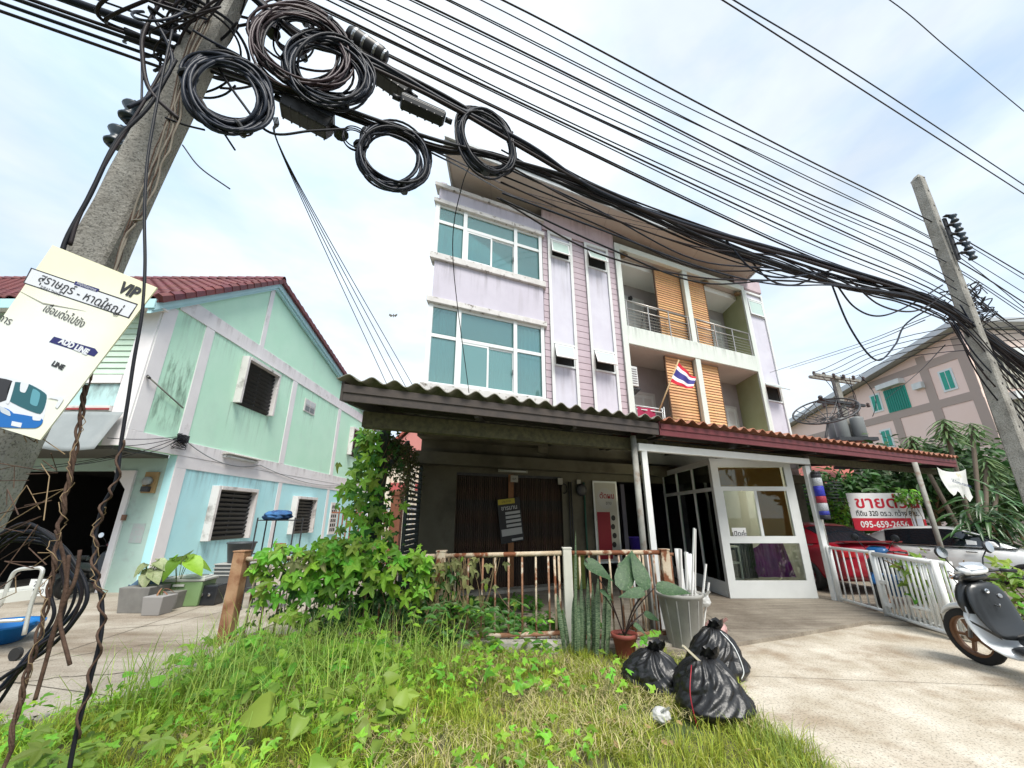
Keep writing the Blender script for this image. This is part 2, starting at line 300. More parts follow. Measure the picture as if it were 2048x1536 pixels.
# bay: solid bands (each one a piece)
def band(name, s0, s1, z0, z1, q0, m): return P(name, fb(s0, s1, q0, .3, z0, z1), m, bevel=.012)
band('bay_wall', .06, 3.34, 3.56, 4.44, -.02, LAV); band('spandrel', .06, 3.34, 6.955, 8.08, -.02, LAV); band('parapet', .06, 3.34, 10.06, 10.47, -.02, LAV)
for z0, z1, q in ((4.44, 4.64, -.13), (6.80, 6.955, -.10), (8.08, 8.27, -.12), (9.93, 10.06, -.09), (10.47, 10.60, -.10)):
    band('sill_band', -.06, 3.43, z0, z1, q, BAND)
def bay(z0, z1, zt, m1, m2, mc):
    g = thing_part('bay_window'); q0, q1 = .02, .10
    for s in (.05, m1, m2, 3.28):
        part('mullion', MB(FM).box(s - .055, s + .055, q0 - .03, q1, z0 + .001, z1 - .001), FRAMEW, g)
    for a, b in ((.105, m1 - .055), (m1 + .055, m2 - .055), (m2 + .055, 3.225)):
        part('transom', MB(FM).box(a, b, q0, q1, zt - .045, zt + .045), FRAMEW, g)
        part('frame_rail', MB(FM).box(a, b, q0, q1, z0 + .001, z0 + .07), FRAMEW, g)
        part('frame_rail', MB(FM).box(a, b, q0, q1, z1 - .07, z1 - .001), FRAMEW, g)
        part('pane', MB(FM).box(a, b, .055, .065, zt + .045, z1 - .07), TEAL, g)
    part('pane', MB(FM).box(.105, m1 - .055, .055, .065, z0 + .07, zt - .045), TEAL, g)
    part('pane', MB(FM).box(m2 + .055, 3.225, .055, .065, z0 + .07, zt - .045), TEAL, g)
    for k, (a, b) in enumerate(((m1 + .055, mc + .02), (mc - .02, m2 - .055))):
        q = .03 + .035 * k
        s = MB(FM); s.box(a, a + .045, q, q + .03, z0 + .07, zt - .045); s.box(b - .045, b, q, q + .03, z0 + .07, zt - .045)
        s.box(a + .045, b - .045, q, q + .03, z0 + .07, z0 + .12); s.box(a + .045, b - .045, q, q + .03, zt - .10, zt - .045)
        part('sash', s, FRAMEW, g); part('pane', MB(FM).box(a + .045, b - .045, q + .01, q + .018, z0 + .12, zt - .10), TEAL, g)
    part('latch', MB(FM).box(m2 - .09, m2 - .07, .005, .03, (z0 + zt) / 2 - .08, (z0 + zt) / 2 + .05), BLACK, g)
    # glazed returns at both ends of the bay
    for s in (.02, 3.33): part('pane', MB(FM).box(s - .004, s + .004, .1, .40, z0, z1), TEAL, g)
def thing_part(name):
    o = bpy.data.objects.new(name, None); o.empty_display_size = .2; COL.objects.link(o); o.parent = PH; o.matrix_parent_inverse = Matrix.Translation(PH.location).inverted(); WORLD_OF[o.name] = ID.copy(); return o
bay(4.64, 6.80, 5.94, .80, 2.42, 1.62); bay(8.27, 9.93, 9.38, .86, 2.44, 1.66)
# rooms behind the bays
r = MB(FM)
for z0, z1 in ((3.48, 6.97), (7.21, 10.19)): r.box(.21, 3.29, 5.0, 5.1, z0, z1)
P('room_back_wall', r, ROOM)
for z0 in (3.48, 7.21):
    P('room_door', fb(1.2, 2.1, 4.93, 4.99, z0 + .01, z0 + 2.1), ROOMD); P('room_ceiling_lamp', MB(FM).lathe([(.02, 0), (.12, 0), (.12, .04), (.02, .045)], (1.8, 2.0, z0 + 3.40 if z0 < 5 else z0 + 2.9), 16), ROOMD)
CURT = mat('pale_curtain', (.62, .64, .60), .8, translucent=.3)
for s0, s1, z0, z1 in ((.25, .75, 4.7, 6.75), (2.6, 3.2, 4.7, 6.75), (.3, 1.3, 8.3, 9.9), (2.75, 3.2, 8.3, 9.9), (1.75, 2.1, 4.7, 5.9)):
    cm = MB(FM); cm.grid(lambda i, j: (s0 + (s1 - s0) * i / 30, .32 + .04 * math.sin(i * .9), z0 + (z1 - z0) * j), 31, 2); P('curtain', cm, CURT, smooth=True)
# mauve centre part with boards and white window strips
band('mauve_parapet', 3.36, 6.19, 10.27, 11.02, .03, MAUVE); P('backing_wall', fb(3.36, 6.19, .16, .31, 3.71, 10.26), MAUVE)
bm_ = None
def boards(s0, s1, z0, z1, dz=.205):
    me = MB(FM).box(s0, s1, .075, .155, 0, dz - .014).mesh('board'); z = z0
    while z + dz <= z1 + .02:
        put('board', me, BOARD, PH, Matrix.Translation((0, 0, z)), .004); z += dz
for a, b in ((3.36, 3.545), (4.47, 4.93), (5.93, 6.19)): boards(a, b, 3.9, 10.26)
def strip(s0, s1, z0, z1, wins, q=.0, opens=()):
    b = .10
    P('strip_border', fb(s0, s0 + b, q, .15, z0, z1), WHITE, bevel=.008); P('strip_border', fb(s1 - b, s1, q, .15, z0, z1), WHITE, bevel=.008)
    P('strip_border', fb(s0 + b, s1 - b, q, .15, z1 - b, z1), WHITE, bevel=.008)
    prev = z0
    for (a, c, ang) in wins:                 # each window: bottom, top, opening angle
        P('strip_panel', fb(s0 + b, s1 - b, q + .07, .15, prev, a), LAVW)
        g = thing_part('vent_window'); x0, x1 = s0 + b, s1 - b
        part('window_frame', MB(FM).box(x0, x1, q + .03, .15, c - .05, c), FRAMEW, g); part('window_frame', MB(FM).box(x0, x1, q + .03, .15, a, a + .05), FRAMEW, g)
        part('window_frame', MB(FM).box(x0, x0 + .045, q + .03, .15, a + .05, c - .05), FRAMEW, g); part('window_frame', MB(FM).box(x1 - .045, x1, q + .03, .15, a + .05, c - .05), FRAMEW, g)
        part('opening', MB(FM).box(x0 + .045, x1 - .045, .145, .152, a + .05, c - .05), DARK, g)
        h = c - a - .06; M = FM @ Matrix.Translation((0, q + .02, c - .03)) @ Matrix.Rotation(-ang, 4, 'X')
        sm = MB(M); sm.box(x0 + .03, x0 + .075, -.03, 0, -h, 0); sm.box(x1 - .075, x1 - .03, -.03, 0, -h, 0); sm.box(x0 + .075, x1 - .075, -.03, 0, -.045, 0); sm.box(x0 + .075, x1 - .075, -.03, 0, -h, -h + .045)
        part('sash', sm, FRAMEW, g); part('pane', MB(M).box(x0 + .075, x1 - .075, -.02, -.012, -h + .045, -.045), FROST, g)
        part('hood', MB(FM).box(x0 - .0, x1 + .0, q - .005, q + .028, c + .002, c + .06), FRAMEW, g)
        prev = c + .0605
    P('strip_panel', fb(s0 + b, s1 - b, q + .07, .15, prev, z1 - b), LAVW)
strip(3.55, 4.46, 3.72, 10.25, ((5.70, 6.36, R(34)), (9.33, 9.93, R(20))))
strip(4.94, 5.92, 3.72, 10.28, ((5.76, 6.40, R(36)), (9.36, 9.99, R(34))))
# balcony block
P('pier', fb(6.20, 6.42, -.04, 1.6, 3.66, 10.64), MINTW, bevel=.01); P('pier', fb(9.36, 9.60, -.02, 1.55, 3.0, 10.42), MINTW, bevel=.01)
P('pier', fb(12.66, 12.84, -.04, 1.6, 3.0, 10.64), MINTW, bevel=.01)
P('lintel', fb(6.421, 12.659, -.04, .14, 10.42, 10.64), MINTW, bevel=.01)
P('balcony_slab', fb(6.421, 12.659, -.04, 1.56, 6.87, 7.50), MINTW, bevel=.01); P('balcony_slab', fb(6.421, 12.659, -.03, 1.56, 3.1, 3.65), MINTW)
P('balcony_ceiling', fb(6.421, 12.659, .141, 1.56, 10.44, 10.52), CEIL); P('balcony_ceiling', fb(6.43, 12.65, .02, 1.56, 6.845, 6.868), CEIL)
P('back_wall', fb(6.42, 12.66, 1.57, 1.75, 3.65, 10.44), GREYW)
for s in (9.342, 12.642):
    for z0, z1 in ((7.502, 10.438), (3.652, 6.843)): P('side_wall', fb(s, s + .015, .06, 1.56, z0, z1), OLIVE if s > 10 else MINTW)
DOORW = mat('door_white', (.55, .55, .54), .5)
for z0 in (3.66, 7.51):
    for a, b in ((7.0, 7.95), (11.35, 12.3)):
        g = thing_part('balcony_door'); part('door_frame', MB(FM).box(a - .09, a, 1.52, 1.569, z0, z0 + 2.2), DOORW, g); part('door_frame', MB(FM).box(b, b + .09, 1.52, 1.569, z0, z0 + 2.2), DOORW, g); part('door_frame', MB(FM).box(a, b, 1.52, 1.569, z0 + 2.1, z0 + 2.2), DOORW, g)
        part('door_leaf', MB(FM).box(a, b, 1.54, 1.567, z0, z0 + 2.1), WHITE, g)
        for i in range(2):
            for j in range(3): part('door_panel', MB(FM).box(a + .1 + i * .42, a + .43 + i * .42, 1.528, 1.539, z0 + .15 + j * .65, z0 + .68 + j * .65), DOORW, g, bevel=.006)
    for a, b in ((6.5, 6.88), (10.75, 11.15)):
        g = thing_part('louvre_window'); part('window_frame', MB(FM).box(a, b, 1.53, 1.569, z0 + .85, z0 + 2.15), FRAMEW, g); part('opening', MB(FM).box(a + .05, b - .05, 1.52, 1.529, z0 + .9, z0 + 2.1), DARK, g)
        lv = MB(FM @ Matrix.Identity(4)).box(a + .05, b - .05, 1.490, 1.514, 0, .012).mesh('louvre')
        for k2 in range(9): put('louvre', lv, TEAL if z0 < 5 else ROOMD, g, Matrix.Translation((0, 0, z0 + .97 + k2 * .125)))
# wood slat screens: every slat is a piece
for s0, s1 in ((8.05, 9.30), (9.62, 10.60)):
    for z0, z1 in ((7.52, 10.36), (3.85, 6.82)):
        g = thing_part('wood_screen'); n = 30; dz = (z1 - z0) / n
        part('screen_edge', MB(FM).box(s0 - .04, s0, .20, .30, z0, z1), mat('dark_wood', (.13, .075, .045), .7), g); part('screen_edge', MB(FM).box(s1, s1 + .02, .20, .30, z0, z1), MATS['dark_wood'], g)
        me = MB(FM @ Matrix.Rotation(0, 4, 'X')).add([(s0, .20, 0), (s1, .20, 0), (s1, .235, dz * .98), (s0, .235, dz * .98), (s0, .222, 0), (s1, .222, 0), (s1, .257, dz * .98), (s0, .257, dz * .98)], [(0,1,2,3),(4,7,6,5),(0,4,5,1),(3,2,6,7),(0,3,7,4),(1,5,6,2)]).mesh('slat')
        for i in range(n): put('slat', me, WOOD, g, Matrix.Translation((0, 0, z0 + i * dz)))
# railings
RAIL = mat('railing_metal', (.40, .385, .36), .4, metal=.7)
for s0, s1 in ((6.43, 9.35), (9.62, 12.64)):
    g = thing_part('railing')
    part('top_rail', MB(FM).tube([(s0, .02, 8.46), (s1, .02, 8.46)], .03, 10), RAIL, g, smooth=True); part('mid_rail', MB(FM).tube([(s0, .02, 8.17), (s1, .02, 8.17)], .02, 8), RAIL, g, smooth=True)
    for i in range(4): part('baluster_post', MB(FM).bar((s0 + .06 + (s1 - s0 - .12) * i / 3, .02, 7.5), (s0 + .06 + (s1 - s0 - .12) * i / 3, .02, 8.45), .045, .045), RAIL, g)
    for i in range(5): part('rail_bar', MB(FM).tube([(s0, .02, 7.6 + i * .11), (s1, .02, 7.6 + i * .11)], .009, 6), RAIL, g)
# right hand strip and roof
P('end_wall', fb(12.845, 14.05, .16, .31, 3.0, 10.6), MAUVE); band('mauve_parapet', 12.4, 14.05, 10.645, 11.2, .04, MAUVE)
boards(13.98, 14.05, 3.9, 10.5)
strip(12.86, 13.97, 3.3, 10.50, ((5.78, 6.45, R(62)), (9.40, 10.12, R(2))))
ROOFM = mat('roof_metal_edge', (.45, .48, .50), .5, (.38, .40, .42), 4)
rf = P('roof', fb(.36, 13.2, -1.0, 9, 11.10, 11.18), CEIL)
part('roof_fascia', MB(FM).box(.34, 13.22, -1.06, -1.001, 11.05, 11.30), ROOFM, rf, bevel=.01); part('gutter', MB(FM).box(.34, 13.22, -1.14, -1.061, 11.22, 11.30), ROOFM, rf)
part('roof_covering', MB(FM).box(.34, 13.22, -1.06, 9.05, 11.181, 11.26), ROOFM, rf); part('end_fascia', MB(FM).box(13.201, 13.26, -1.0, 9, 11.04, 11.26), ROOFM, rf); part('end_fascia', MB(FM).box(.30, .359, -1.0, 9, 11.04, 11.26), ROOFM, rf)
sj = MB(FM).box(0, .012, -1.0, 1.4, 11.092, 11.0995).mesh('soffit_joint')
for i in range(6): put('soffit_joint', sj, mat('soffit_shadow_joint', (.3, .265, .24), .9), rf, Matrix.Translation(FE * (1.6 + 2.1 * i)))
P('attic_wall', fb(1.2, 13.9, 1.45, 1.6, 10.44, 11.09), mat('attic_dark', (.10, .075, .075), .9))
P('attic_wall', fb(.2, 1.2, .9, 1.6, 10.44, 11.09), CEIL)
def fstreak(s0, s1, q, z0, z1, m=None): P('stain', MB(FM).poly([(s0, q, z0), (s1, q, z0), (s1, q, z1), (s0, q, z1)]), m or RAIN)
fstreak(.08, 3.32, -.023, 7.2, 8.08); fstreak(.08, 3.32, -.023, 10.07, 10.46); fstreak(3.66, 4.35, .067, 4.4, 5.69, RAINB); fstreak(3.66, 4.35, .067, 7.6, 9.32); fstreak(5.05, 5.81, .067, 4.4, 5.75); fstreak(5.05, 5.81, .067, 7.7, 9.35, RAINB); fstreak(3.38, 6.18, .027, 10.3, 11.0, RAINB); fstreak(6.45, 12.6, -.044, 6.9, 7.49); fstreak(6.22, 6.41, -.044, 8.2, 10.6)
# ground floor front
GFW = mat('grimy_shaded_beige', (.10, .092, .065), .85, (.14, .128, .092), 1.5, c3=(.05, .045, .032), s3=1.1, lo3=.5, hi3=.75)  # grimy beige, darkened in the colour for the shade under the canopy
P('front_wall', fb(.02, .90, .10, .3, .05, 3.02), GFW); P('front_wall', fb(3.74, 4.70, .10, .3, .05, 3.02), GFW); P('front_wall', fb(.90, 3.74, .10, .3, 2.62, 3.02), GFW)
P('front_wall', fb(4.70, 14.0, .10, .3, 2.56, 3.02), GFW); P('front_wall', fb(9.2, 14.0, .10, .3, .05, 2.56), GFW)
P('backing_wall', fb(3.36, 6.19, .10, .31, 3.02, 3.70), GFW); P('bay_underside', fb(.06, 3.34, -.02, .3, 3.02, 3.559), GFW); P('beam', fb(.0, 14.0, -.30, .09, 2.74, 3.01), GFW); P('beam', fb(.05, 3.30, -.45, -.021, 3.30, 3.50), GFW); P('beam_end', fb(3.02, 3.30, -.45, -.301, 3.13, 3.29), GFW)  # upper wall colours change to the shade-darkened beige below canopy level
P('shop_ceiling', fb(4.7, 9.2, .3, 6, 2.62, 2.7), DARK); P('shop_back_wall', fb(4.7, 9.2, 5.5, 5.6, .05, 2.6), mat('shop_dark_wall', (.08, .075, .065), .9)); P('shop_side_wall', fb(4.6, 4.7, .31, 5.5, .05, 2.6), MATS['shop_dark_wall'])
# folding metal shutter: narrow vertical leaves
g = thing_part('folding_shutter'); SH = mat('rusty_shutter_leaf', (.05, .032, .024), .75, (.09, .052, .032), 9, stretch=(1, 1, .25), c3=(.05, .042, .036), s3=3, lo3=.45, hi3=.6, rnd=.25)
n = 56; ds = 2.84 / n
me = MB(frame(FM @ Vector((.90, .16, 0)), FE)).add([(0, 0, .06), (ds * .5, .03, .06), (ds, 0, .06), (0, 0, 2.62), (ds * .5, .03, 2.62), (ds, 0, 2.62), (0, .012, .06), (ds * .5, .042, .06), (ds, .012, .06), (0, .012, 2.62), (ds * .5, .042, 2.62), (ds, .012, 2.62)], [(0,1,4,3),(1,2,5,4),(6,9,10,7),(7,10,11,8),(0,3,9,6),(2,8,11,5)]).mesh('shutter_leaf')
for i in range(n): put('shutter_leaf', me, SH, g, Matrix.Translation(FE * (i * ds)))
part('centre_post', MB(FM).box(2.22, 2.36, .11, .158, .06, 2.62), mat('orange_rust_paint', (.30, .13, .05), .7, (.20, .09, .04), 6), g); part('head_track', MB(FM).box(.9, 3.74, .12, .22, 2.56, 2.619), DKSTEEL, g)
part('shutter_sill', MB(FM).box(.9, 3.74, -.25, .3, .05, .115), CONC, g)
# ================================================================== mint house
MINT = mat('mint_green_paint', (.50, .79, .61), .8, (.55, .82, .65), 1.0, detail=7, c3=(.48, .70, .57), s3=.9, lo3=.55, hi3=.9)
AQUA = mat('aqua_paint', (.42, .74, .785), .8, (.47, .78, .82), 1.0, detail=7, c3=(.45, .66, .66), s3=.8, lo3=.55, hi3=.9)
TRIM = mat('dusty_pink_white_trim', (.73, .70, .71), .8, (.78, .755, .76), 2, c3=(.42, .38, .36), s3=1.6, lo3=.6, hi3=.8)
SURR = mat('weathered_window_surround', (.60, .57, .55), .85, (.68, .65, .64), 2, c3=(.20, .185, .17), s3=2.5, lo3=.54, hi3=.72)
BARGE = mat('sky_blue_bargeboard', (.42, .66, .70), .6, (.46, .70, .74), 3)
TILE = mat('maroon_roof_tile', (.115, .028, .034), .55, (.15, .04, .042), 6, rnd=.22, c3=(.09, .035, .035), s3=5, lo3=.55, hi3=.75)
LOUV = mat('dark_louvre_glass', (.014, .016, .018), .35, spec=.35)
PALEG = mat('pale_green_siding', (.50, .64, .52), .7, (.55, .69, .57), 3, rnd=.04)
MX = -8.4
MH = thing('mint_house', 'two storey mint green house with maroon tile roof and aqua ground floor', 'house', (-13, 15, 0))
def Q(name, mb, m, par=None, **k): return part(name, mb, m, par or MH, **k)
PK, PZ = 12.36, 9.62; EY, EZ = 8.2, 6.45; RY, RZ = 25.0, 6.85
def roofz(y): return PZ - (PK - y) * (PZ - EZ) / (PK - EY) if y < PK else PZ - (y - PK) * (PZ - RZ) / (RY - PK)
def wallpoly(name, ys, zs, m, x=MX, t=.2): return Q(name, MB().prism([(x, y, z) for y, z in zip(ys, zs)], (-t, 0, 0)), m)
wallpoly('upper_wall', (8.6, 24, 24, PK, 8.6), (3.1, 3.1, roofz(24) - .12, PZ - .12, roofz(8.6) - .12), MINT)
wallpoly('lower_wall', (10.1, 24, 24, 10.1), (0, 0, 3.095, 3.095), AQUA)
def tr(y0, y1, z0, z1, d=.025, m=None): return Q('trim', MB().box(MX + .001, MX + d, y0, y1, z0, z1), m or TRIM, bevel=.004)
tr(8.6, 8.98, 3.46, roofz(8.6) - .2); tr(8.6, 24, 3.10, 3.455, .03); tr(10.1, 24, 2.80, 3.095, .022)
tr(10.1, 10.45, 0, 2.795, .028)
for y in (10.1, 14.7, 18.92): tr(y - .16, y + .16, 3.46, 6.60)
for y in (14.9, 18.9): tr(y - .12, y + .12, 0, 2.795, .018)
tr(9.0, 24, 6.605, 7.03, .03); tr(12.22, 12.44, 7.035, PZ - .35)
for y0, z0, y1, z1 in ((EY, EZ, PK, PZ), (PK, PZ, RY, RZ)):
    for o1, o2, d in ((-.30, -.11, .16), (-.38, -.305, .10)):
        Q('bargeboard', MB().prism([(MX + .02, y0, z0 + o1), (MX + .02, y1, z1 + o1), (MX + .02, y1, z1 + o2), (MX + .02, y0, z0 + o2)], (d, 0, 0)), BARGE)
def box_window(y0, y1, z0, z1, d=.22, n=11):
    g = bpy.data.objects.new('window', None); g.empty_display_size = .2; COL.objects.link(g); g.parent = MH; g.matrix_parent_inverse = Matrix.Translation(MH.location).inverted(); WORLD_OF[g.name] = ID.copy()
    x0, x1, t = MX + .001, MX + d, .10
    part('surround', MB().box(x0, x1, y0, y0 + t, z0, z1), SURR, g, bevel=.008); part('surround', MB().box(x0, x1, y1 - t, y1, z0, z1), SURR, g, bevel=.008)
    part('surround', MB().box(x0, x1 + .02, y0 + t, y1 - t, z1 - t, z1), SURR, g, bevel=.008)
    part('opening', MB().box(x0, x0 + .012, y0 + t, y1 - t, z0, z1 - t), DARK, g)
    part('mullion', MB().box(x0 + .02, x0 + .05, (y0 + y1) / 2 - .02, (y0 + y1) / 2 + .02, z0, z1 - t), DKSTEEL, g)
    me = MB(Matrix.Translation((x0 + .06, 0, 0)) @ Matrix.Rotation(R(30), 4, 'Y')).box(-.008, .008, y0 + t + .01, y1 - t - .01, -.055, .055).mesh('louvre')
    for i in range(n): put('louvre', me, LOUV, g, Matrix.Translation((0, 0, z0 + .06 + (z1 - t - z0 - .08) * i / (n - 1))))
box_window(11.58, 13.40, 4.9, 6.40); box_window(11.54, 13.38, 1.0, 2.46); box_window(15.9, 17.55, 1.0, 2.38); box_window(20.4, 22.0, 4.62, 6.05)
g = Q('small_window', MB().box(MX + .001, MX + .03, 15.6, 16.5, 5.68, 6.2), SURR)
for y in (15.68, 16.07):
    for z in (5.73, 5.97): part('pane', MB().box(MX + .031, MX + .04, y, y + .34, z, z + .19), mat('grey_pane', (.12, .13, .13), .3) if z < 5.8 else mat('pale_pane', (.45, .46, .46), .3), g)
g = Q('grille_block', MB().box(MX + .001, MX + .05, 19.35, 20.1, .85, 2.25), SURR)
for i in range(6):
    for j in range(3): part('grille_hole', MB().box(MX + .051, MX + .055, 19.45 + j * .2, 19.58 + j * .2, .98 + i * .2, 1.12 + i * .2), DARK, g)
# roof: tiles with rolled shape
def tile_mb(w, l):
    m = MB(); n = 7
    def pr(i): a = i / (n - 1); return (a * w, .055 * max(0, math.sin(a * math.pi * 1.25)) )
    top = [(pr(i)[0], 0, pr(i)[1] + .03) for i in range(n)] + [(pr(i)[0], l, pr(i)[1]) for i in range(n)]
    lo = [(pr(i)[0], 0, pr(i)[1]) for i in range(n)]
    m.add(top + lo, [(i, i+1, n+i+1, n+i) for i in range(n-1)] + [(2*n+i, 2*n+i+1, i+1, i) for i in range(n-1)]); return m
g_roof = Q('roof', MB().prism([(MX + .20, EY, EZ - .10), (MX + .20, PK, PZ - .10), (MX + .20, RY, RZ - .10), (MX + .20, RY, RZ - .02), (MX + .20, PK, PZ - .02), (MX + .20, EY, EZ - .02)], (-14, 0, 0)), mat('roof_deck', (.12, .05, .05), .8))
sl = math.hypot(PK - EY, PZ - EZ); ang = math.atan2(PZ - EZ, PK - EY); nr = 16; dl = sl / nr; TW = .30
tm = tile_mb(TW + .02, dl + .05).mesh('roof_tile', True); stuff = MB()
for r_ in range(nr):
    for c_ in range(34):
        M = Matrix.Translation((MX + .22 - (c_ + 1) * TW, EY + math.cos(ang) * dl * r_, EZ + math.sin(ang) * dl * r_)) @ Matrix.Rotation(ang, 4, 'X')
        if c_ < 18: put('roof_tile', tm, TILE, g_roof, M)
        else: stuff.M = M; t_ = tile_mb(TW + .02, dl + .05); stuff.add(t_.v, t_.f)
stuff.M = None; part('far_roof_tiles', stuff, TILE, g_roof, smooth=True, kind='stuff')
def verge(y0, z0, y1, z1, n):
    me = None; d = Vector((0, y1 - y0, z1 - z0)); L_ = d.length / n; a = math.atan2(d.z, d.y) if y1 > y0 else 0
    me = MB().add([(-.02, 0, -.13), (.13, 0, -.13), (.15, 0, .02), (.07, 0, .09), (-.03, 0, .05), (-.02, L_ + .03, -.13), (.12, L_ + .03, -.13), (.13, L_ + .03, .0), (.06, L_ + .03, .06), (-.03, L_ + .03, .03)], [(0,1,2,3,4),(9,8,7,6,5),(0,5,6,1),(1,6,7,2),(2,7,8,3),(3,8,9,4)]).mesh('verge_tile')
    for i in range(n): put('verge_tile', me, TILE, g_roof, Matrix.Translation((MX + .16, y0 + d.y * i / n, z0 + d.z * i / n)) @ Matrix.Rotation(a, 4, 'X'))
verge(EY - .03, EZ + .02, PK, PZ + .02, 15); verge(PK, PZ + .02, RY, RZ + .02, 36)
me = MB().add([(0, -.16, -.06), (0, -.08, .06), (0, 0, .1), (0, .08, .06), (0, .16, -.06), (.34, -.14, -.08), (.34, -.07, .04), (.34, 0, .08), (.34, .07, .04), (.34, .14, -.08)], [(0,1,6,5),(1,2,7,6),(2,3,8,7),(3,4,9,8),(0,4,3,2,1)]).mesh('ridge_tile')
for i in range(40): put('ridge_tile', me, TILE, g_roof, Matrix.Translation((MX + .3 - .33 * (i + 1), PK, PZ + .06)))
# front of the upper storey: siding boards, band, eaves
Q('eaves_board', MB().box(-22, MX + .18, EY - .04, EY - .012, EZ - .26, EZ - .03), BARGE); Q('eaves_soffit', MB().box(-22, MX + .15, EY - .01, 8.6, EZ - .15, EZ - .11), TRIM)
Q('front_wall', MB().box(-22, MX - .2, 8.62, 8.8, 3.1, 6.4), PALEG); Q('front_pilaster', MB().box(MX - .42, MX - .0, 8.56, 8.599, 3.1, 6.3), TRIM)
sb = MB().add([(-22, 8.618, 0), (MX - .43, 8.618, 0), (MX - .43, 8.575, .01), (-22, 8.575, .01), (-22, 8.6, .142), (MX - .43, 8.6, .142), (MX - .43, 8.618, .142), (-22, 8.618, .142)], [(0,1,2,3),(3,2,5,4),(4,5,6,7),(1,6,5,2),(0,3,4,7)]).mesh('siding_board')
for i in range(11): put('siding_board', sb, PALEG, MH, Matrix.Translation((0, 0, 4.72 + i * .143)))
Q('front_trim', MB().box(-22, MX - .43, 8.54, 8.617, 4.50, 4.69), TRIM); Q('front_trim', MB().box(-22, MX - .43, 8.50, 8.617, 3.84, 3.96), SURR)
Q('front_panel', MB().box(-22, MX - .43, 8.59, 8.617, 3.98, 4.48), mat('stained_aqua_panel', (.42, .62, .62), .8, (.47, .66, .66), 2, c3=(.12, .14, .14), s3=2.2, lo3=.52, hi3=.7, st3=(1, 1, .4)))
Q('red_edging', MB().box(-22, MX - .43, 8.48, 8.499, 3.86, 3.90), mat('red_edge', (.30, .05, .05), .6))
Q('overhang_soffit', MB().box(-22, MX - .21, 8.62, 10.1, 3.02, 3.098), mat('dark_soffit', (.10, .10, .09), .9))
# ground floor front with garage mouth
Q('garage_wall', MB().box(-9.28, MX - .201, 10.1, 10.3, 0, 3.02), mat('pale_sage_wall', (.36, .50, .45), .8, (.41, .55, .50), 2, c3=(.33, .40, .38), s3=3, lo3=.55, hi3=.75)); Q('garage_wall', MB().box(-22, -13.4, 10.1, 10.3, 0, 3.02), MATS['pale_sage_wall']); Q('garage_head', MB().box(-13.4, -9.28, 10.1, 10.3, 2.72, 3.02), MATS['pale_sage_wall'])
Q('door_jamb', MB().box(-9.42, -9.281, 10.04, 10.3, 0, 2.72), TRIM, bevel=.006); Q('door_jamb', MB().prism([(-9.42, 10.06, 2.25), (-9.42, 10.06, 2.72), (-9.85, 10.06, 2.72)], (0, .1, 0)), TRIM)
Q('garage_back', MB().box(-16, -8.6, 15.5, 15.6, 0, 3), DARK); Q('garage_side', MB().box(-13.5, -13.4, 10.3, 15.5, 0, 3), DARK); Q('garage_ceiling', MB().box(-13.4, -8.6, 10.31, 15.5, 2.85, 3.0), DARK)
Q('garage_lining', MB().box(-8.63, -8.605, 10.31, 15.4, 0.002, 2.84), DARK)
Q('door_bell', MB().box(-9.30, -9.22, 10.03, 10.09, 1.55, 1.68), mat('rust_brown_box', (.22, .12, .08), .7))
Q('notice', MB().box(-9.02, -8.72, 10.09, 10.099, 1.05, 1.48), mat('faded_pink_notice', (.40, .40, .41), .8, (.36, .45, .43), 14))
# awning of grey tarpaulin
aw = MB(); TARP = mat('grey_tarpaulin', (.22, .245, .25), .6, (.27, .295, .30), 2)
def awp(i, j):
    a = i / 24; b = j / 10; x = -13.5 + a * 5.02; sag = .03 * math.sin(a * 31) * b + .04 * math.sin(a * 12 + 1)
    return (x, 8.47 - .35 * b + sag, 3.80 - .86 * b - .05 * math.sin(a * math.pi * 5) * b)
aw.grid(awp, 25, 11); o = solo('awning', aw, TARP, 'grey tarpaulin awning hanging over the garage mouth of the mint house', 'awning', smooth=True)
o.modifiers.new('thick', 'SOLIDIFY').thickness = .008
# things fixed to the side wall
t = thing('wall_lamp', 'long white tube lamp batten on the band of the mint wall', 'lamp', (MX + .1, 11.7, 3.3))
part('batten', MB().box(MX + .031, MX + .10, 11.66, 13.2, 3.27, 3.35), FRAMEW, t); part('cover', MB().add([(MX + .04, 11.6, 3.352), (MX + .24, 11.6, 3.37), (MX + .24, 13.25, 3.37), (MX + .04, 13.25, 3.352), (MX + .04, 11.6, 3.40), (MX + .22, 11.6, 3.40), (MX + .22, 13.25, 3.40), (MX + .04, 13.25, 3.40)], [(0,1,2,3),(4,7,6,5),(0,4,5,1),(1,5,6,2),(2,6,7,3),(3,7,4,0)]), mat('dirty_lamp_cover', (.45, .43, .40), .6), t); part('tube', MB().tube([(MX + .15, 11.7, 3.30), (MX + .15, 13.15, 3.30)], .02, 10), FRAMEW, t, smooth=True)
t = thing('meter_box', 'tan electricity meter box beside the garage mouth', 'meter', (-8.95, 10.05, 2.2))
part('board', MB().box(-9.02, -8.70, 10.04, 10.095, 2.18, 2.68), mat('tan_board', (.33, .22, .10), .8), t); part('meter', MB().lathe([(.10, 0), (.10, .09), (.07, .12), (.001, .12)], (-8.88, 10.039, 2.46), 16, (0, -1, 0)), mat('grey_meter', (.30, .31, .30), .4), t, smooth=True); part('terminal', MB().box(-8.97, -8.79, 9.96, 10.039, 2.21, 2.33), DKSTEEL, t)
def wire(name, pts, r, label, cat, group=None, m=None, n=6): return solo(name, MB().tube(pts, r, n), m or CABLE, label, cat, group, smooth=True)
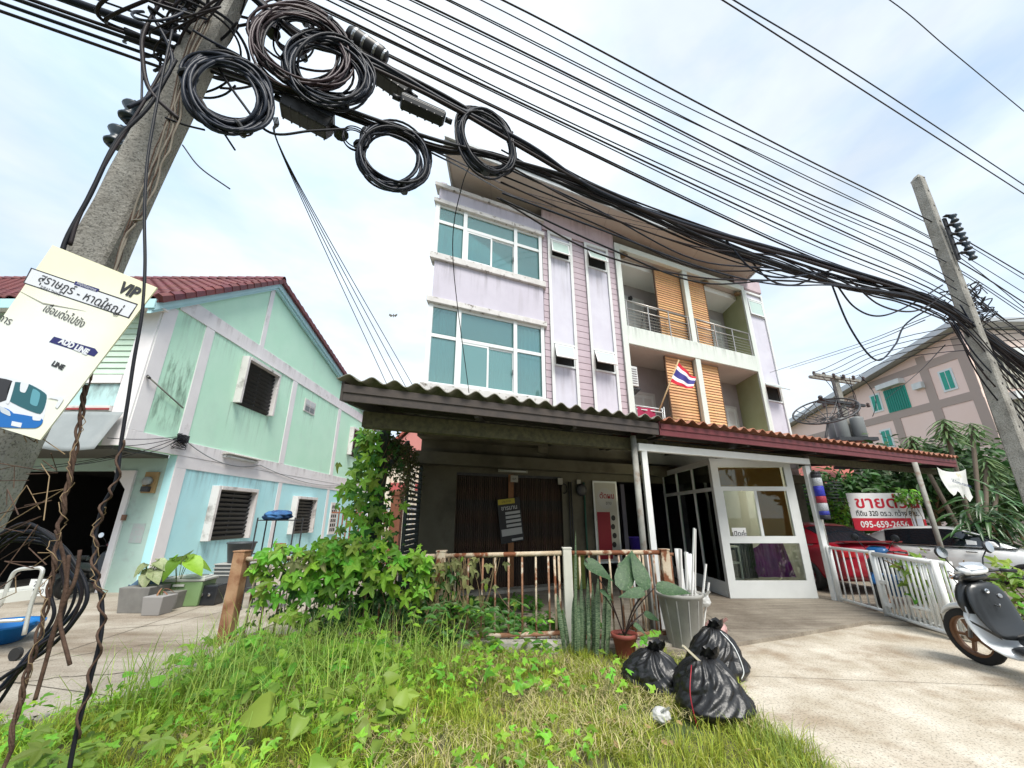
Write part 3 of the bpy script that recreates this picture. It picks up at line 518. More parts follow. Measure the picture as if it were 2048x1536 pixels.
def sagline(a, b, sag, n=14):
    a, b = Vector(a), Vector(b); return [a.lerp(b, i / n) + Vector((0, 0, -4 * sag * (i / n) * (1 - i / n))) for i in range(n + 1)]
t = thing('cable_bracket', 'dark bracket with tangled wires on the corner of the mint house', 'bracket', (MX, 10.0, 3.5))
part('bracket_arm', MB().box(MX + .03, MX + .12, 9.9, 10.2, 3.42, 3.6), DKSTEEL, t, bevel=.01)
for k in range(7):
    p = []; c0 = onX(365, 872, MX + .12)
    for i in range(26):
        a = i * .5 + k; p.append(c0 + Vector((.05 * math.sin(a * 1.7 + k), .22 * math.cos(a + k * .9) * (.4 + .1 * k), -.05 * i * (.2 + .05 * k) * (1 if i < 13 else (26 - i) / 13) + .06 * math.sin(a))))
    part('loose_wire', MB().tube(p, .007, 5), CABLE, t, smooth=True)
for k, (x, y) in enumerate(((215, 876), (208, 892), (150, 930), (40, 936), (0, 945), (248, 900))):
    wire('service_wire', sagline(onX(365, 872, MX + .12), onY(x, y, 7.9), .05 + .03 * k), .008, 'thin service wire running from the mint house bracket over the garage awning', 'wire', 'service wires at the mint house')
wire('house_cable', sagline(onX(370, 880, MX + .1), onX(520, 930, MX + .06), .28) + sagline(onX(520, 930, MX + .06), onX(700, 968, MX + .05), .3)[1:], .012, 'slack grey cable looping along the aqua wall of the mint house', 'cable', m=mat('grey_cable', (.22, .23, .24), .6))
t = thing('flag_rod', 'rusty thin rod slanting across the stained mint wall', 'rod', onX(300, 755, MX + .05)); part('rod', MB().tube([onX(296, 753, MX + .1), onX(366, 816, MX + .05)], .018, 8), mat('rod_grey', (.22, .22, .19), .7), t, smooth=True); part('clip', MB().tube([onX(294, 751, MX), onX(299, 756, MX + .12)], .03, 8), DKSTEEL, t)
for y0, y1, z0, z1 in ((11.5, 13.5, 3.5, 4.89), (11.5, 13.45, .02, .99), (15.9, 17.6, .05, .99), (20.3, 22.1, 3.5, 4.6), (10.3, 14.5, 5.6, 6.6), (14.9, 18.7, 5.5, 6.6), (10.5, 14.7, 1.9, 2.79), (9.0, 9.9, 5.2, 6.6), (15.55, 16.55, 4.6, 5.67)): Q('stain', MB().poly([(MX + .003, y0, z0), (MX + .003, y1, z0), (MX + .003, y1, z1), (MX + .003, y0, z1)]), RAIN)
for y0, y1, z0, z1 in ((8.6, 24, 3.11, 3.45), (9.0, 24, 6.61, 7.02)): Q('stain', MB().poly([(MX + .033, y0, z0), (MX + .033, y1, z0), (MX + .033, y1, z1), (MX + .033, y0, z1)]), RAINB)
# mould stain on the front bay of the mint wall: thin film with ragged edge
STAIN = bpy.data.materials.new('mould_stain'); STAIN.use_nodes = True; _t = STAIN.node_tree; _N = _t.nodes; _b = _N['Principled BSDF']; _b.inputs['Base Color'].default_value = (.07, .09, .065, 1); _b.inputs['Roughness'].default_value = .9
_c = _N.new('ShaderNodeTexCoord'); _m = _N.new('ShaderNodeMapping'); _m.inputs['Scale'].default_value = (1, 4.5, .9); _n = _N.new('ShaderNodeTexNoise'); _n.inputs['Scale'].default_value = 2.2; _n.inputs['Detail'].default_value = 9; _n.inputs['Roughness'].default_value = .65; _r = _N.new('ShaderNodeValToRGB'); _r.color_ramp.elements[0].position = .46; _r.color_ramp.elements[1].position = .80; _r.color_ramp.elements[1].color = (.75, .75, .75, 1)
_g = _N.new('ShaderNodeTexCoord'); _gr = _N.new('ShaderNodeTexGradient'); _gr.gradient_type = 'SPHERICAL'; _m2 = _N.new('ShaderNodeMapping'); _m2.inputs['Location'].default_value = (0, -9.5 * .95, -4.6 * .9); _m2.inputs['Scale'].default_value = (0, .95, .9); _mm = _N.new('ShaderNodeMath'); _mm.operation = 'MULTIPLY'; _m3 = _N.new('ShaderNodeMath'); _m3.operation = 'MULTIPLY'; _m3.inputs[1].default_value = 2.2; _m3.use_clamp = True
for a_, b_ in ((_c.outputs['Object'], _m.inputs[0]), (_m.outputs[0], _n.inputs[0]), (_n.outputs[0], _r.inputs[0]), (_g.outputs['Object'], _m2.inputs[0]), (_m2.outputs[0], _gr.inputs[0]), (_gr.outputs[1], _m3.inputs[0]), (_r.outputs[0], _mm.inputs[0]), (_m3.outputs[0], _mm.inputs[1]), (_mm.outputs[0], _b.inputs['Alpha'])): _t.links.new(a_, b_)
Q('mould_patch', MB().poly([(MX + .004, 9.0, 3.47), (MX + .004, 9.92, 3.47), (MX + .004, 9.92, 5.7), (MX + .004, 9.0, 5.7)]), STAIN)
# ================================================================== canopies
CO = Vector((-2.024, 4.586, 0)); CE = Vector((14.604, 6.879, 0)).normalized(); CN = Vector((CE.y, -CE.x, 0)); CM = frame(CO, CE)
SJ, SE = 5.02, 16.14
def onC(px, py, q=0):
    p = onP(px, py, CO + Vector((0, q, 0)), CN); r = p - CO - Vector((0, q, 0)); return r.dot(CE), p.z
ASB = mat('mossy_grey_sheet', (.20, .19, .165), .9, (.28, .27, .235), 4, c3=(.09, .095, .065), s3=2, lo3=.5, hi3=.7)
RED = mat('terracotta_sheet', (.32, .125, .075), .8, (.40, .18, .115), 5, c3=(.45, .36, .30), s3=2.5, lo3=.56, hi3=.75)
FASG = mat('taupe_fascia', (.05, .042, .040), .6, (.075, .06, .052), 6); FASR = mat('maroon_fascia', (.13, .028, .035), .5, (.16, .04, .045), 5)
MOSS = mat('mossy_beam', (.055, .05, .03), .9, (.10, .095, .05), 14, bump=.4); PURL = mat('dark_purlin', (.05, .047, .043), .8)
def canopy(name, label, s0, s1, fas, sheet, depth):
    t = thing(name, label, 'canopy', CM @ Vector(((s0 + s1) / 2, depth / 2, 0)))
    part('fascia', MB(CM).box(s0, s1, 0, .03, 2.955, 3.165), fas, t, bevel=.006); part('fascia_lip', MB(CM).box(s0, s1, -.018, -.0005, 3.06, 3.16), fas, t, bevel=.004)
    part('fascia_return', MB(CM).prism([(s0 - .03, 0, 2.955), (s0 - .03, depth, 2.955 + .1 * depth), (s0 - .03, depth, 3.20 + .1 * depth), (s0 - .03, 0, 3.20)], (.029, 0, 0)), fas, t)
    pit = .272; A = .036; ww = pit * 3.3; k = int((s1 - s0 + .1) / ww) + 1
    for r_, (q0, q1) in enumerate(((-.10, 1.45), (1.3, 2.9), (2.75, depth))):
        for i in range(k):
            a = s0 - .06 + i * ww; b = min(a + ww + .02, s1 + .06); n = max(3, int((b - a) / pit * 10)); m = MB(CM)
            jit = random.uniform(-.02, .02)
            def pz(x, q): return 3.235 + .10 * q + A * math.sin(2 * math.pi * x / pit) + (.012 if q == q0 else 0) + jit * .15
            def top(ii, jj): x = a + (b - a) * ii / n; q = (q0 + jit, q1)[jj]; return (x, q, pz(x, (q0, q1)[jj]))
            m.grid(top, n + 1, 2); kk = len(m.v); m.grid(lambda ii, jj: (top(ii, jj)[0], top(ii, jj)[1], top(ii, jj)[2] - .011), n + 1, 2)
            m.f += [(ii, ii + 1, kk + ii + 1, kk + ii) for ii in range(n)]
            part('roof_sheet', m, sheet, t, smooth=False)
    for q in (.45, 1.5, 2.6, 3.7):
        if q < depth - .2: part('purlin', MB(CM).box(s0 + .05, s1 - .05, q - .03, q + .03, 3.075 + .1 * q, 3.175 + .1 * q), PURL, t)
    nrf = max(3, int((s1 - s0) / 1.9))
    for i in range(nrf + 1):
        s = s0 + .08 + (s1 - s0 - .16) * i / nrf
        part('rafter', MB(CM).bar((s, .05, 2.99), (s, depth - .05, 2.99 + .1 * depth), .06, .12), PURL, t)
    return t
cl = canopy('canopy', 'grey corrugated canopy roof with taupe fascia over the shuttered shop', 0, SJ - .02, FASG, ASB, 4.44)
cr_ = canopy('canopy', 'terracotta corrugated carport roof with maroon fascia over the glass booth', SJ + .03, SE, FASR, RED, 4.40)
part('front_beam', MB(CM).box(.1, SJ - .1, .42, .56, 2.74, 2.945), MOSS, cl); part('front_beam', MB(CM).box(SJ + .1, SE - .2, .5, .6, 2.80, 2.945), MOSS, cr_)
PGREY = mat('weathered_post', (.24, .235, .21), .7, (.33, .33, .30), 6, c3=(.16, .09, .055), s3=4, lo3=.55, hi3=.7); PDARK = mat('dark_post', (.035, .045, .04), .8)
def post(par, x, y, z1, w, m, round_=False, name='post'):
    mb = MB(); mb.tube([(x, y, 0), (x, y, z1)], w / 2, 12) if round_ else mb.box(x - w / 2, x + w / 2, y - w / 2, y + w / 2, 0, z1)
    return part(name, mb, m, par, smooth=round_)
post(cl, -2.02, 6.3, 3.0, .13, PDARK); post(cl, 2.07, 6.78, 2.95, .10, PGREY, True); post(cr_, 10.2, 10.25, 2.94, .11, PGREY, True); post(cr_, 6.66, 9.12, 2.94, .10, PGREY, True)
part('brace', MB().bar((-2.0, 6.35, 2.3), (-1.98, 7.6, 2.98), .06, .08), PDARK, cl)
# louvred screen at the left end of the shop front
t = thing('slat_screen', 'black louvred screen beside the shuttered shop front', 'screen', (-2.02, 8.5, 0))
for y in (7.95, 9.05): part('upright', MB().box(-2.05, -1.99, y - .03, y + .03, .05, 2.72), PDARK, t)
me = MB(Matrix.Rotation(R(35), 4, 'Y')).box(-.05, .05, 7.98, 9.02, -.006, .006).mesh('slat')
for i in range(27): put('slat', me, PDARK, t, Matrix.Translation((-2.02, 0, .2 + i * .096)))
# under the canopy: lamp, plate, notice, poster, clutter on the wall
t = thing('porch_lamp', 'tube lamp above the rusty folding shutter', 'lamp', FM @ Vector((2.3, 0, 2.7))); part('batten', MB(FM).box(1.95, 2.75, -.03, .05, 2.665, 2.72), mat('grimy_white', (.35, .34, .30), .6), t); part('tube', MB(FM).tube([(2.0, -.06, 2.69), (2.7, -.06, 2.69)], .016, 8), FRAMEW, t, smooth=True)
part('holder', MB(FM).box(1.955, 1.995, -.08, -.031, 2.66, 2.72), MATS['grimy_white'], t); part('holder', MB(FM).box(2.705, 2.745, -.08, -.031, 2.66, 2.72), MATS['grimy_white'], t)
t = thing('house_plate', 'small white number plate below the porch lamp', 'sign', FM @ Vector((2.4, 0, 2.6))); part('plate', MB(FM).box(2.28, 2.48, .075, .095, 2.44, 2.60), MATS['grimy_white'], t); text('๑๓', .1, plane_frame(FM @ Vector((2.38, .068, 2.52)), FE, (0, 0, 1)), BLACK, t)
NOT = mat('notice_black', (.022, .022, .024), .6); NW = mat('notice_white', (.42, .42, .41), .6); NYL = mat('notice_yellow', (.45, .37, .04), .6)
t = thing('shop_notice', 'black hanging notice with yellow head and white lines on the folding shutter', 'sign', FM @ Vector((2.3, .08, 1.1)))
nf = frame(FM @ Vector((2.28, .085, 1.56)), FE) @ Matrix.Rotation(R(-7), 4, 'Y')
part('board', MB(nf).box(-.30, .30, -.012, 0, -.50, .50), NOT, t); part('heading', MB(nf).box(-.28, .16, -.016, -.0125, .37, .49), NYL, t)
for i in range(4): part('line_label', MB(nf).box(-.12, .27, -.016, -.0125, .13 - i * .095, .19 - i * .095), NW, t)
part('line_label', MB(nf).box(-.26, .27, -.016, -.0125, -.34, -.19), NW, t); part('line_label', MB(nf).box(-.02, .27, -.016, -.0125, -.47, -.42), NW, t)
text('ชารมาน', .14, nf @ plane_frame((0, -.018, .28), (1, 0, 0), (0, 0, 1)), NW, t, .003); text('ประกาศ', .08, nf @ plane_frame((-.06, -.018, .43), (1, 0, 0), (0, 0, 1)), NOT, t)
t = thing('shop_poster', 'tall framed shop poster with red field and round cream print', 'poster', FM @ Vector((5.1, .05, .5)))
CRM = mat('poster_cream', (.42, .41, .36), .6); PRED = mat('poster_red', (.25, .015, .03), .6)
part('frame', MB(FM).box(4.70, 5.50, .03, .095, .5, 2.55), FRAMEW, t); part('print', MB(FM).box(4.75, 5.45, .022, .0295, .55, 2.50), CRM, t); part('red_field', MB(FM).box(4.78, 5.20, .017, .0215, .6, 1.75), PRED, t)
part('round_print', MB(FM).lathe([(.27, 0), (.27, .004), (.24, .0045), (.001, .0045)], (5.08, .0165, 2.1), 28, (0, -1, 0)), NW, t)
text('ตัดผม', .20, plane_frame(FM @ Vector((5.14, .009, 2.16)), FE, (0, 0, 1)), PRED, t, .004); text('ชาย', .13, plane_frame(FM @ Vector((5.18, .009, 1.98)), FE, (0, 0, 1)), BLACK, t)
for i in range(5): part('printed_head', MB(FM).lathe([(.07, 0), (.07, .004), (.001, .005)], (5.30 - .03 * (i % 2), .0165, 1.6 - .22 * i), 14, (0, -1, 0)), NOT, t)
part('door_frame', MB(FM).box(6.15, 6.2, .03, .095, .05, 2.55), FRAMEW, t)
t = thing('wall_pipework', 'dark conduit pipes and a coiled hose on the shop front wall', 'pipes', FM @ Vector((4.2, 0, 0)))
for i, s in enumerate((3.95, 4.02, 4.42)): part('pipe', MB(FM).tube([(s, .05, .06), (s, .05, 2.5)], .018 + .012 * (i == 2), 8), (DKSTEEL, DKSTEEL, mat('green_hose', (.03, .10, .07), .5))[i], t, smooth=True)
part('fan_box', MB(FM).lathe([(.16, 0), (.16, .1), (.1, .13), (.001, .13)], (4.33, .09, 2.3), 18, (0, -1, 0)), DKSTEEL, t, smooth=True); part('junction_box', MB(FM).box(3.62, 3.76, .0, .095, 2.42, 2.58), MATS['grimy_white'], t); part('junction_box', MB(FM).box(4.2, 4.32, .02, .095, 2.45, 2.56), MATS['grimy_white'], t)
part('hose_loop', MB(FM).tube([(3.8 + .09 * math.cos(a), .05, 2.32 + .12 * math.sin(a)) for a in np.linspace(-2, 3, 14)], .014, 6), CABLE, t, smooth=True)
t = thing('storage_box', 'olive green plastic box by the shutter post', 'box', FM @ Vector((3.9, -.3, .05))); part('body', MB(FM).box(3.66, 4.2, -.55, -.05, .05, .75), mat('olive_plastic', (.16, .20, .035), .5), t, bevel=.02); part('lid', MB(FM).box(3.63, 4.23, -.58, -.02, .751, .80), MATS['olive_plastic'], t, bevel=.015)
t = thing('bucket', 'blue plastic bucket inside the dark shop front', 'bucket', FM @ Vector((5.9, -.4, .05))); part('body', MB().lathe([(.14, 0), (.19, .36), (.20, .36), (.20, .39), (.17, .39), (.13, .02)], FM @ Vector((5.85, -.45, .75)), 20), mat('indigo_plastic', (.05, .03, .28), .4), t, smooth=True); part('stool', MB(FM).box(5.62, 6.08, -.68, -.22, .05, .745), DARK, t)
# ================================================================== white frame and glass booth
t = thing('white_portal', 'white painted steel portal over the driveway in front of the booth', 'portal', (4.3, 8, 0)); WP = mat('glossy_white_paint', (.78, .79, .78), .35, (.72, .73, .71), 4, c3=(.40, .36, .30), s3=3, lo3=.66, hi3=.8)
post(t, 2.25, 6.87, 2.70, .09, WP); post(t, 6.50, 8.98, 2.70, .10, WP); part('beam', MB().bar((2.13, 6.815, 2.765), (6.60, 9.03, 2.80), .10, .13), WP, t, bevel=.008)
BY = 9.14; X0, X1 = 4.47, 6.27; BT = 2.84
t = thing('glass_booth', 'white framed glass shop booth with lavender base under the carport', 'booth', (5.4, 10.4, .045))
AL_ = mat('white_booth_aluminium', (.70, .715, .70), .4, (.66, .675, .66), 3); CLR = glass('clear_glass', (.80, .84, .80), .0); BZ = .05
def bp(n_, *a, m=None, par=None): return part(n_, MB().box(*a), m or AL_, par or t)
def zz(y, x=1500): return onY(x, y, BY).z
zb0, zb1 = BZ, .32; zr0, zr1 = 1.10, 1.24; zt0, zt1 = 2.18, 2.27; zu = 2.70
bp('base_panel', X0, X1, BY, BY + .06, zb0, zb1); bp('corner_post', X0, X0 + .16, BY, BY + .06, zb1, BT); bp('corner_post', X1 - .16, X1, BY, BY + .06, zb1, BT)
bp('rail', X0 + .16, X1 - .16, BY, BY + .06, zr0, zr1); bp('rail', X0 + .16, X1 - .16, BY, BY + .06, zt0, zt1); bp('rail', X0 + .16, X1 - .16, BY, BY + .06, zu, BT); bp('rail', X0 + .16, X1 - .16, BY, BY + .06, zb1 + .001, zb1 + .06)
xm = 5.37; bp('stile', xm - .03, xm + .03, BY - .005, BY + .05, zr1, zt0); bp('stile', X0 + .161, X0 + .20, BY, BY + .05, zr1, zt0); bp('stile', X1 - .20, X1 - .161, BY, BY + .05, zr1, zt0)
bp('pane', X0 + .161, X1 - .161, BY + .02, BY + .026, zb1 + .06, zr0, m=CLR); bp('pane', X0 + .20, xm - .03, BY + .02, BY + .026, zr1, zt0, m=CLR); bp('pane', xm + .03, X1 - .20, BY + .03, BY + .036, zr1, zt0, m=CLR); bp('pane', X0 + .161, X1 - .161, BY + .02, BY + .026, zt1, zu, m=CLR)
BLIND = mat('brown_blind', (.34, .19, .05), .7, (.28, .155, .04), 2, translucent=.62); bp('blind', xm + .03, X1 - .2, BY + .09, BY + .10, zr1, zt0, m=BLIND); bp('blind', X0 + .17, X1 - .17, BY + .12, BY + .13, zt1, zu, m=mat('brown_top_film', (.28, .165, .045), .6, translucent=.5))
BD = 12.2
for y0, y1 in ((BY + .061, BY + .12), (10.15, 10.21), (11.15, 11.21), (BD - .06, BD)): bp('side_stile', X0, X0 + .05, y0, y1, .20, BT)
for a, b in ((BY + .12, 10.15), (10.21, 11.15), (11.21, BD - .06)):
    bp('side_rail', X0, X0 + .05, a, b, BT - .08, BT); bp('side_rail', X0, X0 + .05, a, b, 2.18, 2.26); bp('side_base', X0, X0 + .05, a, b, BZ, .30)
    bp('pane', X0 + .02, X0 + .026, a, b, .30, 2.18, m=CLR); bp('pane', X0 + .02, X0 + .026, a, b, 2.26, BT - .08, m=CLR)
bp('side_post', X1 - .05, X1, BY + .061, BD, BZ, BT, m=AL_); bp('booth_roof', X0, X1, BY + .02, BD, BT + .001, BT + .05); bp('booth_floor', X0 + .05, X1 - .05, BY + .06, BD, .046, .06, m=mat('booth_floor', (.16, .14, .12), .5))
bp('back_wall', X0 + .05, X1 - .05, BD - .03, BD, .06, BT, m=mat('booth_back', (.16, .15, .09), .8))
bp('door_track', X0 - .006, X0 - .001, BY + .12, BD - .06, .30, .34)
t2 = thing('open_sign', 'small white paper sign with black Thai lettering in the booth window', 'sign', (4.8, BY - .01, 1.2)); part('paper', MB().box(4.72, 5.02, BY - .006, BY - .001, 1.235, 1.41), mat('paper_white', (.75, .75, .74), .7), t2); text('เปิดค่ะ', .13, plane_frame((4.87, BY - .0075, 1.285), (1, 0, 0), (0, 0, 1)), BLACK, t2, .003)
t2 = thing('purple_cloth', 'magenta purple cloth draped behind the lower booth pane', 'cloth', (5.7, BY + .3, .1)); mm = MB(); mm.grid(lambda i, j: (5.30 + .8 * i / 14, BY + .32 + .03 * math.sin(i * 1.3) + .04 * j, .40 + .68 * (j / 6) * (.72 + .28 * min(1, i / 6))), 15, 7); part('fold', mm, mat('purple_fabric', (.22, .015, .24), .6, (.12, .01, .16), 5), t2, smooth=True)
t2 = thing('striped_curtain', 'dark ribbed curtain panel behind the lower booth pane', 'curtain', (5.1, BY + .4, .1)); mm = MB(); mm.grid(lambda i, j: (4.80 + .55 * i / 60, BY + .42 + .012 * math.sin(i * 1.57), .36 + .72 * j), 61, 2); part('ribs', mm, mat('slate_fabric', (.045, .05, .06), .5), t2)
t2 = thing('display_shelf', 'white display shelf with small bottles inside the booth', 'shelf', (4.75, 9.8, .06))
for z in (.35, .68, 1.0): part('board', MB().box(4.56, 4.92, BY + .2, 10.3, z, z + .03), AL_, t2)
for y in (BY + .2, 10.27): part('leg', MB().box(4.56, 4.59, y, y + .03, .06, 1.0), AL_, t2); part('leg', MB().box(4.89, 4.92, y, y + .03, .06, 1.0), AL_, t2)
bc = [(.35, .05, .05), (.45, .40, .25), (.05, .15, .3), (.5, .5, .48), (.3, .2, .05)]
bme = MB().lathe([(.03, 0), (.032, .12), (.028, .14), (.012, .155), (.012, .19), (.001, .19)], (0, 0, 0), 10).mesh('bottle', True)
for z in (.38, .71, 1.03):
    for i in range(6):
        o = bpy.data.objects.new('bottle', bme.copy()); o.data.materials.append(mat('bottle_%d' % ((i + int(z * 10)) % 5), bc[(i + int(z * 10)) % 5], .3)); COL.objects.link(o); o.location = (4.66 + .15 * (i % 2), BY + .3 + i * .15, z + .002)
        tagit(o, 'small coloured bottle on the white shelf in the booth', 'bottle', 'bottles on the booth shelf')
wp = MB()
t2 = thing('tube_lamp', 'lit white tube lamp hanging under the white portal beam', 'lamp', (5, 8.6, 2.75)); a, b = onY(1408, 905, 8.2), onY(1502, 914, 8.75); part('tube', MB().tube([a, b], .02, 10), mat('lit_tube', (1, 1, .97), .4, emit=2.2), t2, smooth=True); part('batten', MB().bar(a + Vector((-.06, -.03, .05)), b + Vector((.3, .16, .045)), .05, .04), PURL, t2)
t2 = thing('ceiling_bulb', 'small lit bulb inside the glass booth', 'lamp', (5.2, 10.4, 2.6)); part('bulb', MB().lathe([(.001, -.05), (.03, -.035), (.035, 0), (.02, .04), (.015, .06), (.001, .06)], (4.95, 10.5, 2.42), 14), mat('lit_bulb', (1, .93, .8), .4, emit=14), t2, smooth=True); part('flex', MB().tube([(4.95, 10.5, 2.48), (4.95, 10.5, 2.84)], .006, 6), CABLE, t2)
bl = bpy.data.lights.new('bulb_light', 'POINT'); bl.energy = 30; bl.color = (1, .86, .66); bl.shadow_soft_size = .06; bo_ = bpy.data.objects.new('bulb_light', bl); COL.objects.link(bo_); bo_.parent = t2; bo_.matrix_parent_inverse = Matrix.Translation(t2.location).inverted(); bo_.location = (4.95, 10.5, 2.33)
# barber pole on the white post
t2 = thing('barber_pole', 'beaded barber pole banded white blue red on the white portal post', 'barber pole', (6.62, 8.93, 1.3)); bc_ = (6.57, 8.84)
cols_ = 0; cols = [((.02, .02, .03), 2.43, 2.52), ((.55, .58, .62), 2.26, 2.43), ((.02, .03, .52), 2.05, 2.26), ((.45, .02, .05), 1.91, 2.05), ((.55, .58, .62), 1.75, 1.91), ((.03, .04, .42), 1.67, 1.75), ((.02, .02, .03), 1.58, 1.67)]
for i, (c, a, b) in enumerate(cols): part('bead_band', MB().lathe([(.085, a), (.092, a + .01), (.092, b - .01), (.085, b)], (bc_[0], bc_[1], 0), 22), mat('bead_%d' % i, c, .45, tuple(x * .45 + .03 for x in c), 70, bump=.5, bscale=90), t2, smooth=True)
part('cap', MB().lathe([(.095, 2.52), (.08, 2.56), (.001, 2.58)], (bc_[0], bc_[1], 0), 20), BLACK, t2, smooth=True)
# ================================================================== white fence and folded gate leaf
def pipe_fence(name, label, a, b, h0, h1, n, m, posts=(1, 1), rp=.03, rb=.013, pw=.07, post_h=.03, lift=.05, group=None, cat='fence'):
    a, b = Vector(a), Vector(b); t = thing(name, label, cat, (a + b) / 2, group)
    part('top_rail', MB().tube([a + Vector((0, 0, h0)), b + Vector((0, 0, h1))], rp, 10), m, t, smooth=True); part('bottom_rail', MB().tube([a + Vector((0, 0, lift)), b + Vector((0, 0, lift))], rp * .85, 10), m, t, smooth=True)
    me = None
    for i in range(1, n):
        k = i / n; p = a.lerp(b, k); hh = h0 + (h1 - h0) * k; part('bar', MB().tube([p + Vector((0, 0, lift)), p + Vector((0, 0, hh))], rb, 7), m, t, smooth=True)
    for f, e, hh in ((posts[0], a, h0), (posts[1], b, h1)):
        if f: part('post', MB().tube([e, e + Vector((0, 0, hh + post_h))], pw / 2, 12), m, t, smooth=True)
    return t
pipe_fence('white_fence', 'short white bar fence joined to the white portal post', (6.52, 8.88, .045), (6.42, 7.72, .045), .99, .99, 6, WP, (1, 1), .028, .014, .09)
t = pipe_fence('white_gate', 'white folding gate leaf standing open beside the driveway', (6.36, 7.66, .03), (6.2, 6.40, .02), .99, .98, 13, WP, (1, 1), .034, .017, .085, cat='gate')
t3 = pipe_fence('white_gate', 'second white gate leaf folded behind the open one', (6.55, 7.5, .03), (6.34, 6.34, .02), .97, .97, 9, WP, (0, 1), .03, .017, .09, cat='gate')
part('latch', MB().box(6.2, 6.26, 6.7, 6.98, .30, .33), WP, t); part('hinge', MB().box(6.33, 6.39, 7.5, 7.62, .55, .60), WP, t); part('hinge', MB().box(6.33, 6.39, 7.5, 7.62, .20, .25), WP, t)
# ================================================================== rusty front fence
RUST = mat('peeling_rust_paint', (.60, .52, .40), .75, (.50, .38, .25), 7, c3=(.20, .07, .03), s3=5.5, lo3=.50, hi3=.56, st3=(1, 1, .6), bump=.25, bscale=30)
RUST2 = mat('rust', (.22, .095, .05), .85, (.36, .20, .12), 8, c3=(.56, .48, .38), s3=6, lo3=.52, hi3=.6, bump=.25, bscale=30)
RUST3 = mat('rust_brown_post', (.42, .26, .15), .85, (.30, .15, .08), 5, c3=(.20, .08, .04), s3=3, lo3=.5, hi3=.62, bump=.25, bscale=30)
FY = 6.15
def rust_fence(a, b, h0, h1, n, label, m=RUST2, rail=RUST, lift=(.10, .16)):
    t = thing('rusty_fence', label, 'fence', ((a + b) / 2, FY, 0), 'rusty front fence panels')
    part('top_rail', MB().tube([(a, FY, h0), (b, FY, h1)], .032, 10), rail, t, smooth=True); part('bottom_rail', MB().tube([(a, FY, lift[0]), (b, FY, lift[1])], .028, 10), RUST2, t, smooth=True)
    for i in range(1, n):
        x = a + (b - a) * i / n; part('bar', MB().tube([(x, FY, lift[0]), (x + random.uniform(-.012, .012), FY, h0 + (h1 - h0) * i / n)], .0145, 7), (m, RUST, RUST2)[i % 3 if m is RUST2 else 0], t, smooth=True)
    return t
f1 = rust_fence(-3.80, -1.02, 1.07, 1.11, 14, 'rusty pipe fence panel overgrown with star leaved vine', m=RUST2); f2 = rust_fence(-.98, .70, 1.11, 1.15, 9, 'rusty pipe fence panel with bare flaking bars in front of the shutter'); f3 = rust_fence(.80, 2.10, 1.15, 1.16, 9, 'rusty pipe fence panel behind the potted plants')
for x, h, w, m, n_ in ((-3.83, 1.17, .16, RUST3, 'rust brown square fence post at the alley corner'), (-1.0, 1.17, .13, RUST, 'peeling cream fence post wrapped in vine'), (.78, 1.21, .12, mat('flaking_white_post', (.64, .62, .54), .75, (.70, .68, .60), 5, c3=(.24, .12, .06), s3=3, lo3=.58, hi3=.64), 'flaking white fence post beside the snake plants'), (2.16, 1.19, .12, RUST, 'flaking fence post beside the rubbish bin')):
    t = thing('fence_post', n_, 'post', (x, FY, 0)); part('shaft', MB().box(x - w / 2, x + w / 2, FY - w / 2, FY + w / 2, -.05, h), m, t, bevel=.01); part('cap', MB().box(x - w / 2 - .006, x + w / 2 + .006, FY - w / 2 - .006, FY + w / 2 + .006, h, h + .015), m, t)
for x in (.60, .66): part('hinge_bar', MB().tube([(x, FY, .1), (x, FY, 1.12)], .017, 8), RUST, f2, smooth=True)
part('threshold', MB().box(-.3, .75, FY - .2, FY + .1, -.05, .085), mat('pale_stone_strip', (.50, .48, .43), .9), f2)
# folded white and rusty gate leaves at the right end of the fence
t = thing('folded_gate', 'folded rusty and white gate leaf beside the rubbish bin', 'gate', (2.4, 6.5, 0))
for i in range(9):
    k = i / 8; x, y = 1.75 + .55 * k, 6.30 + .32 * (1 - k); part('bar', MB().tube([(x, y, .08), (x, y, 1.10)], .015, 7), (RUST, WP, RUST2)[i % 3], t, smooth=True)
part('top_rail', MB().tube([(1.7, 6.66, 1.14), (2.35, 6.3, 1.12)], .022, 8), RUST2, t, smooth=True); part('bottom_rail', MB().tube([(1.7, 6.66, .1), (2.35, 6.3, .1)], .02, 8), RUST2, t, smooth=True)
for x, w in ((2.40, .085), (2.52, .06), (2.57, .05)): part('leaf_post', MB().tube([(x, 6.26, .05), (x, 6.26, 1.20 - (x - 2.4) * .4)], w / 2, 12), WP, t, smooth=True)
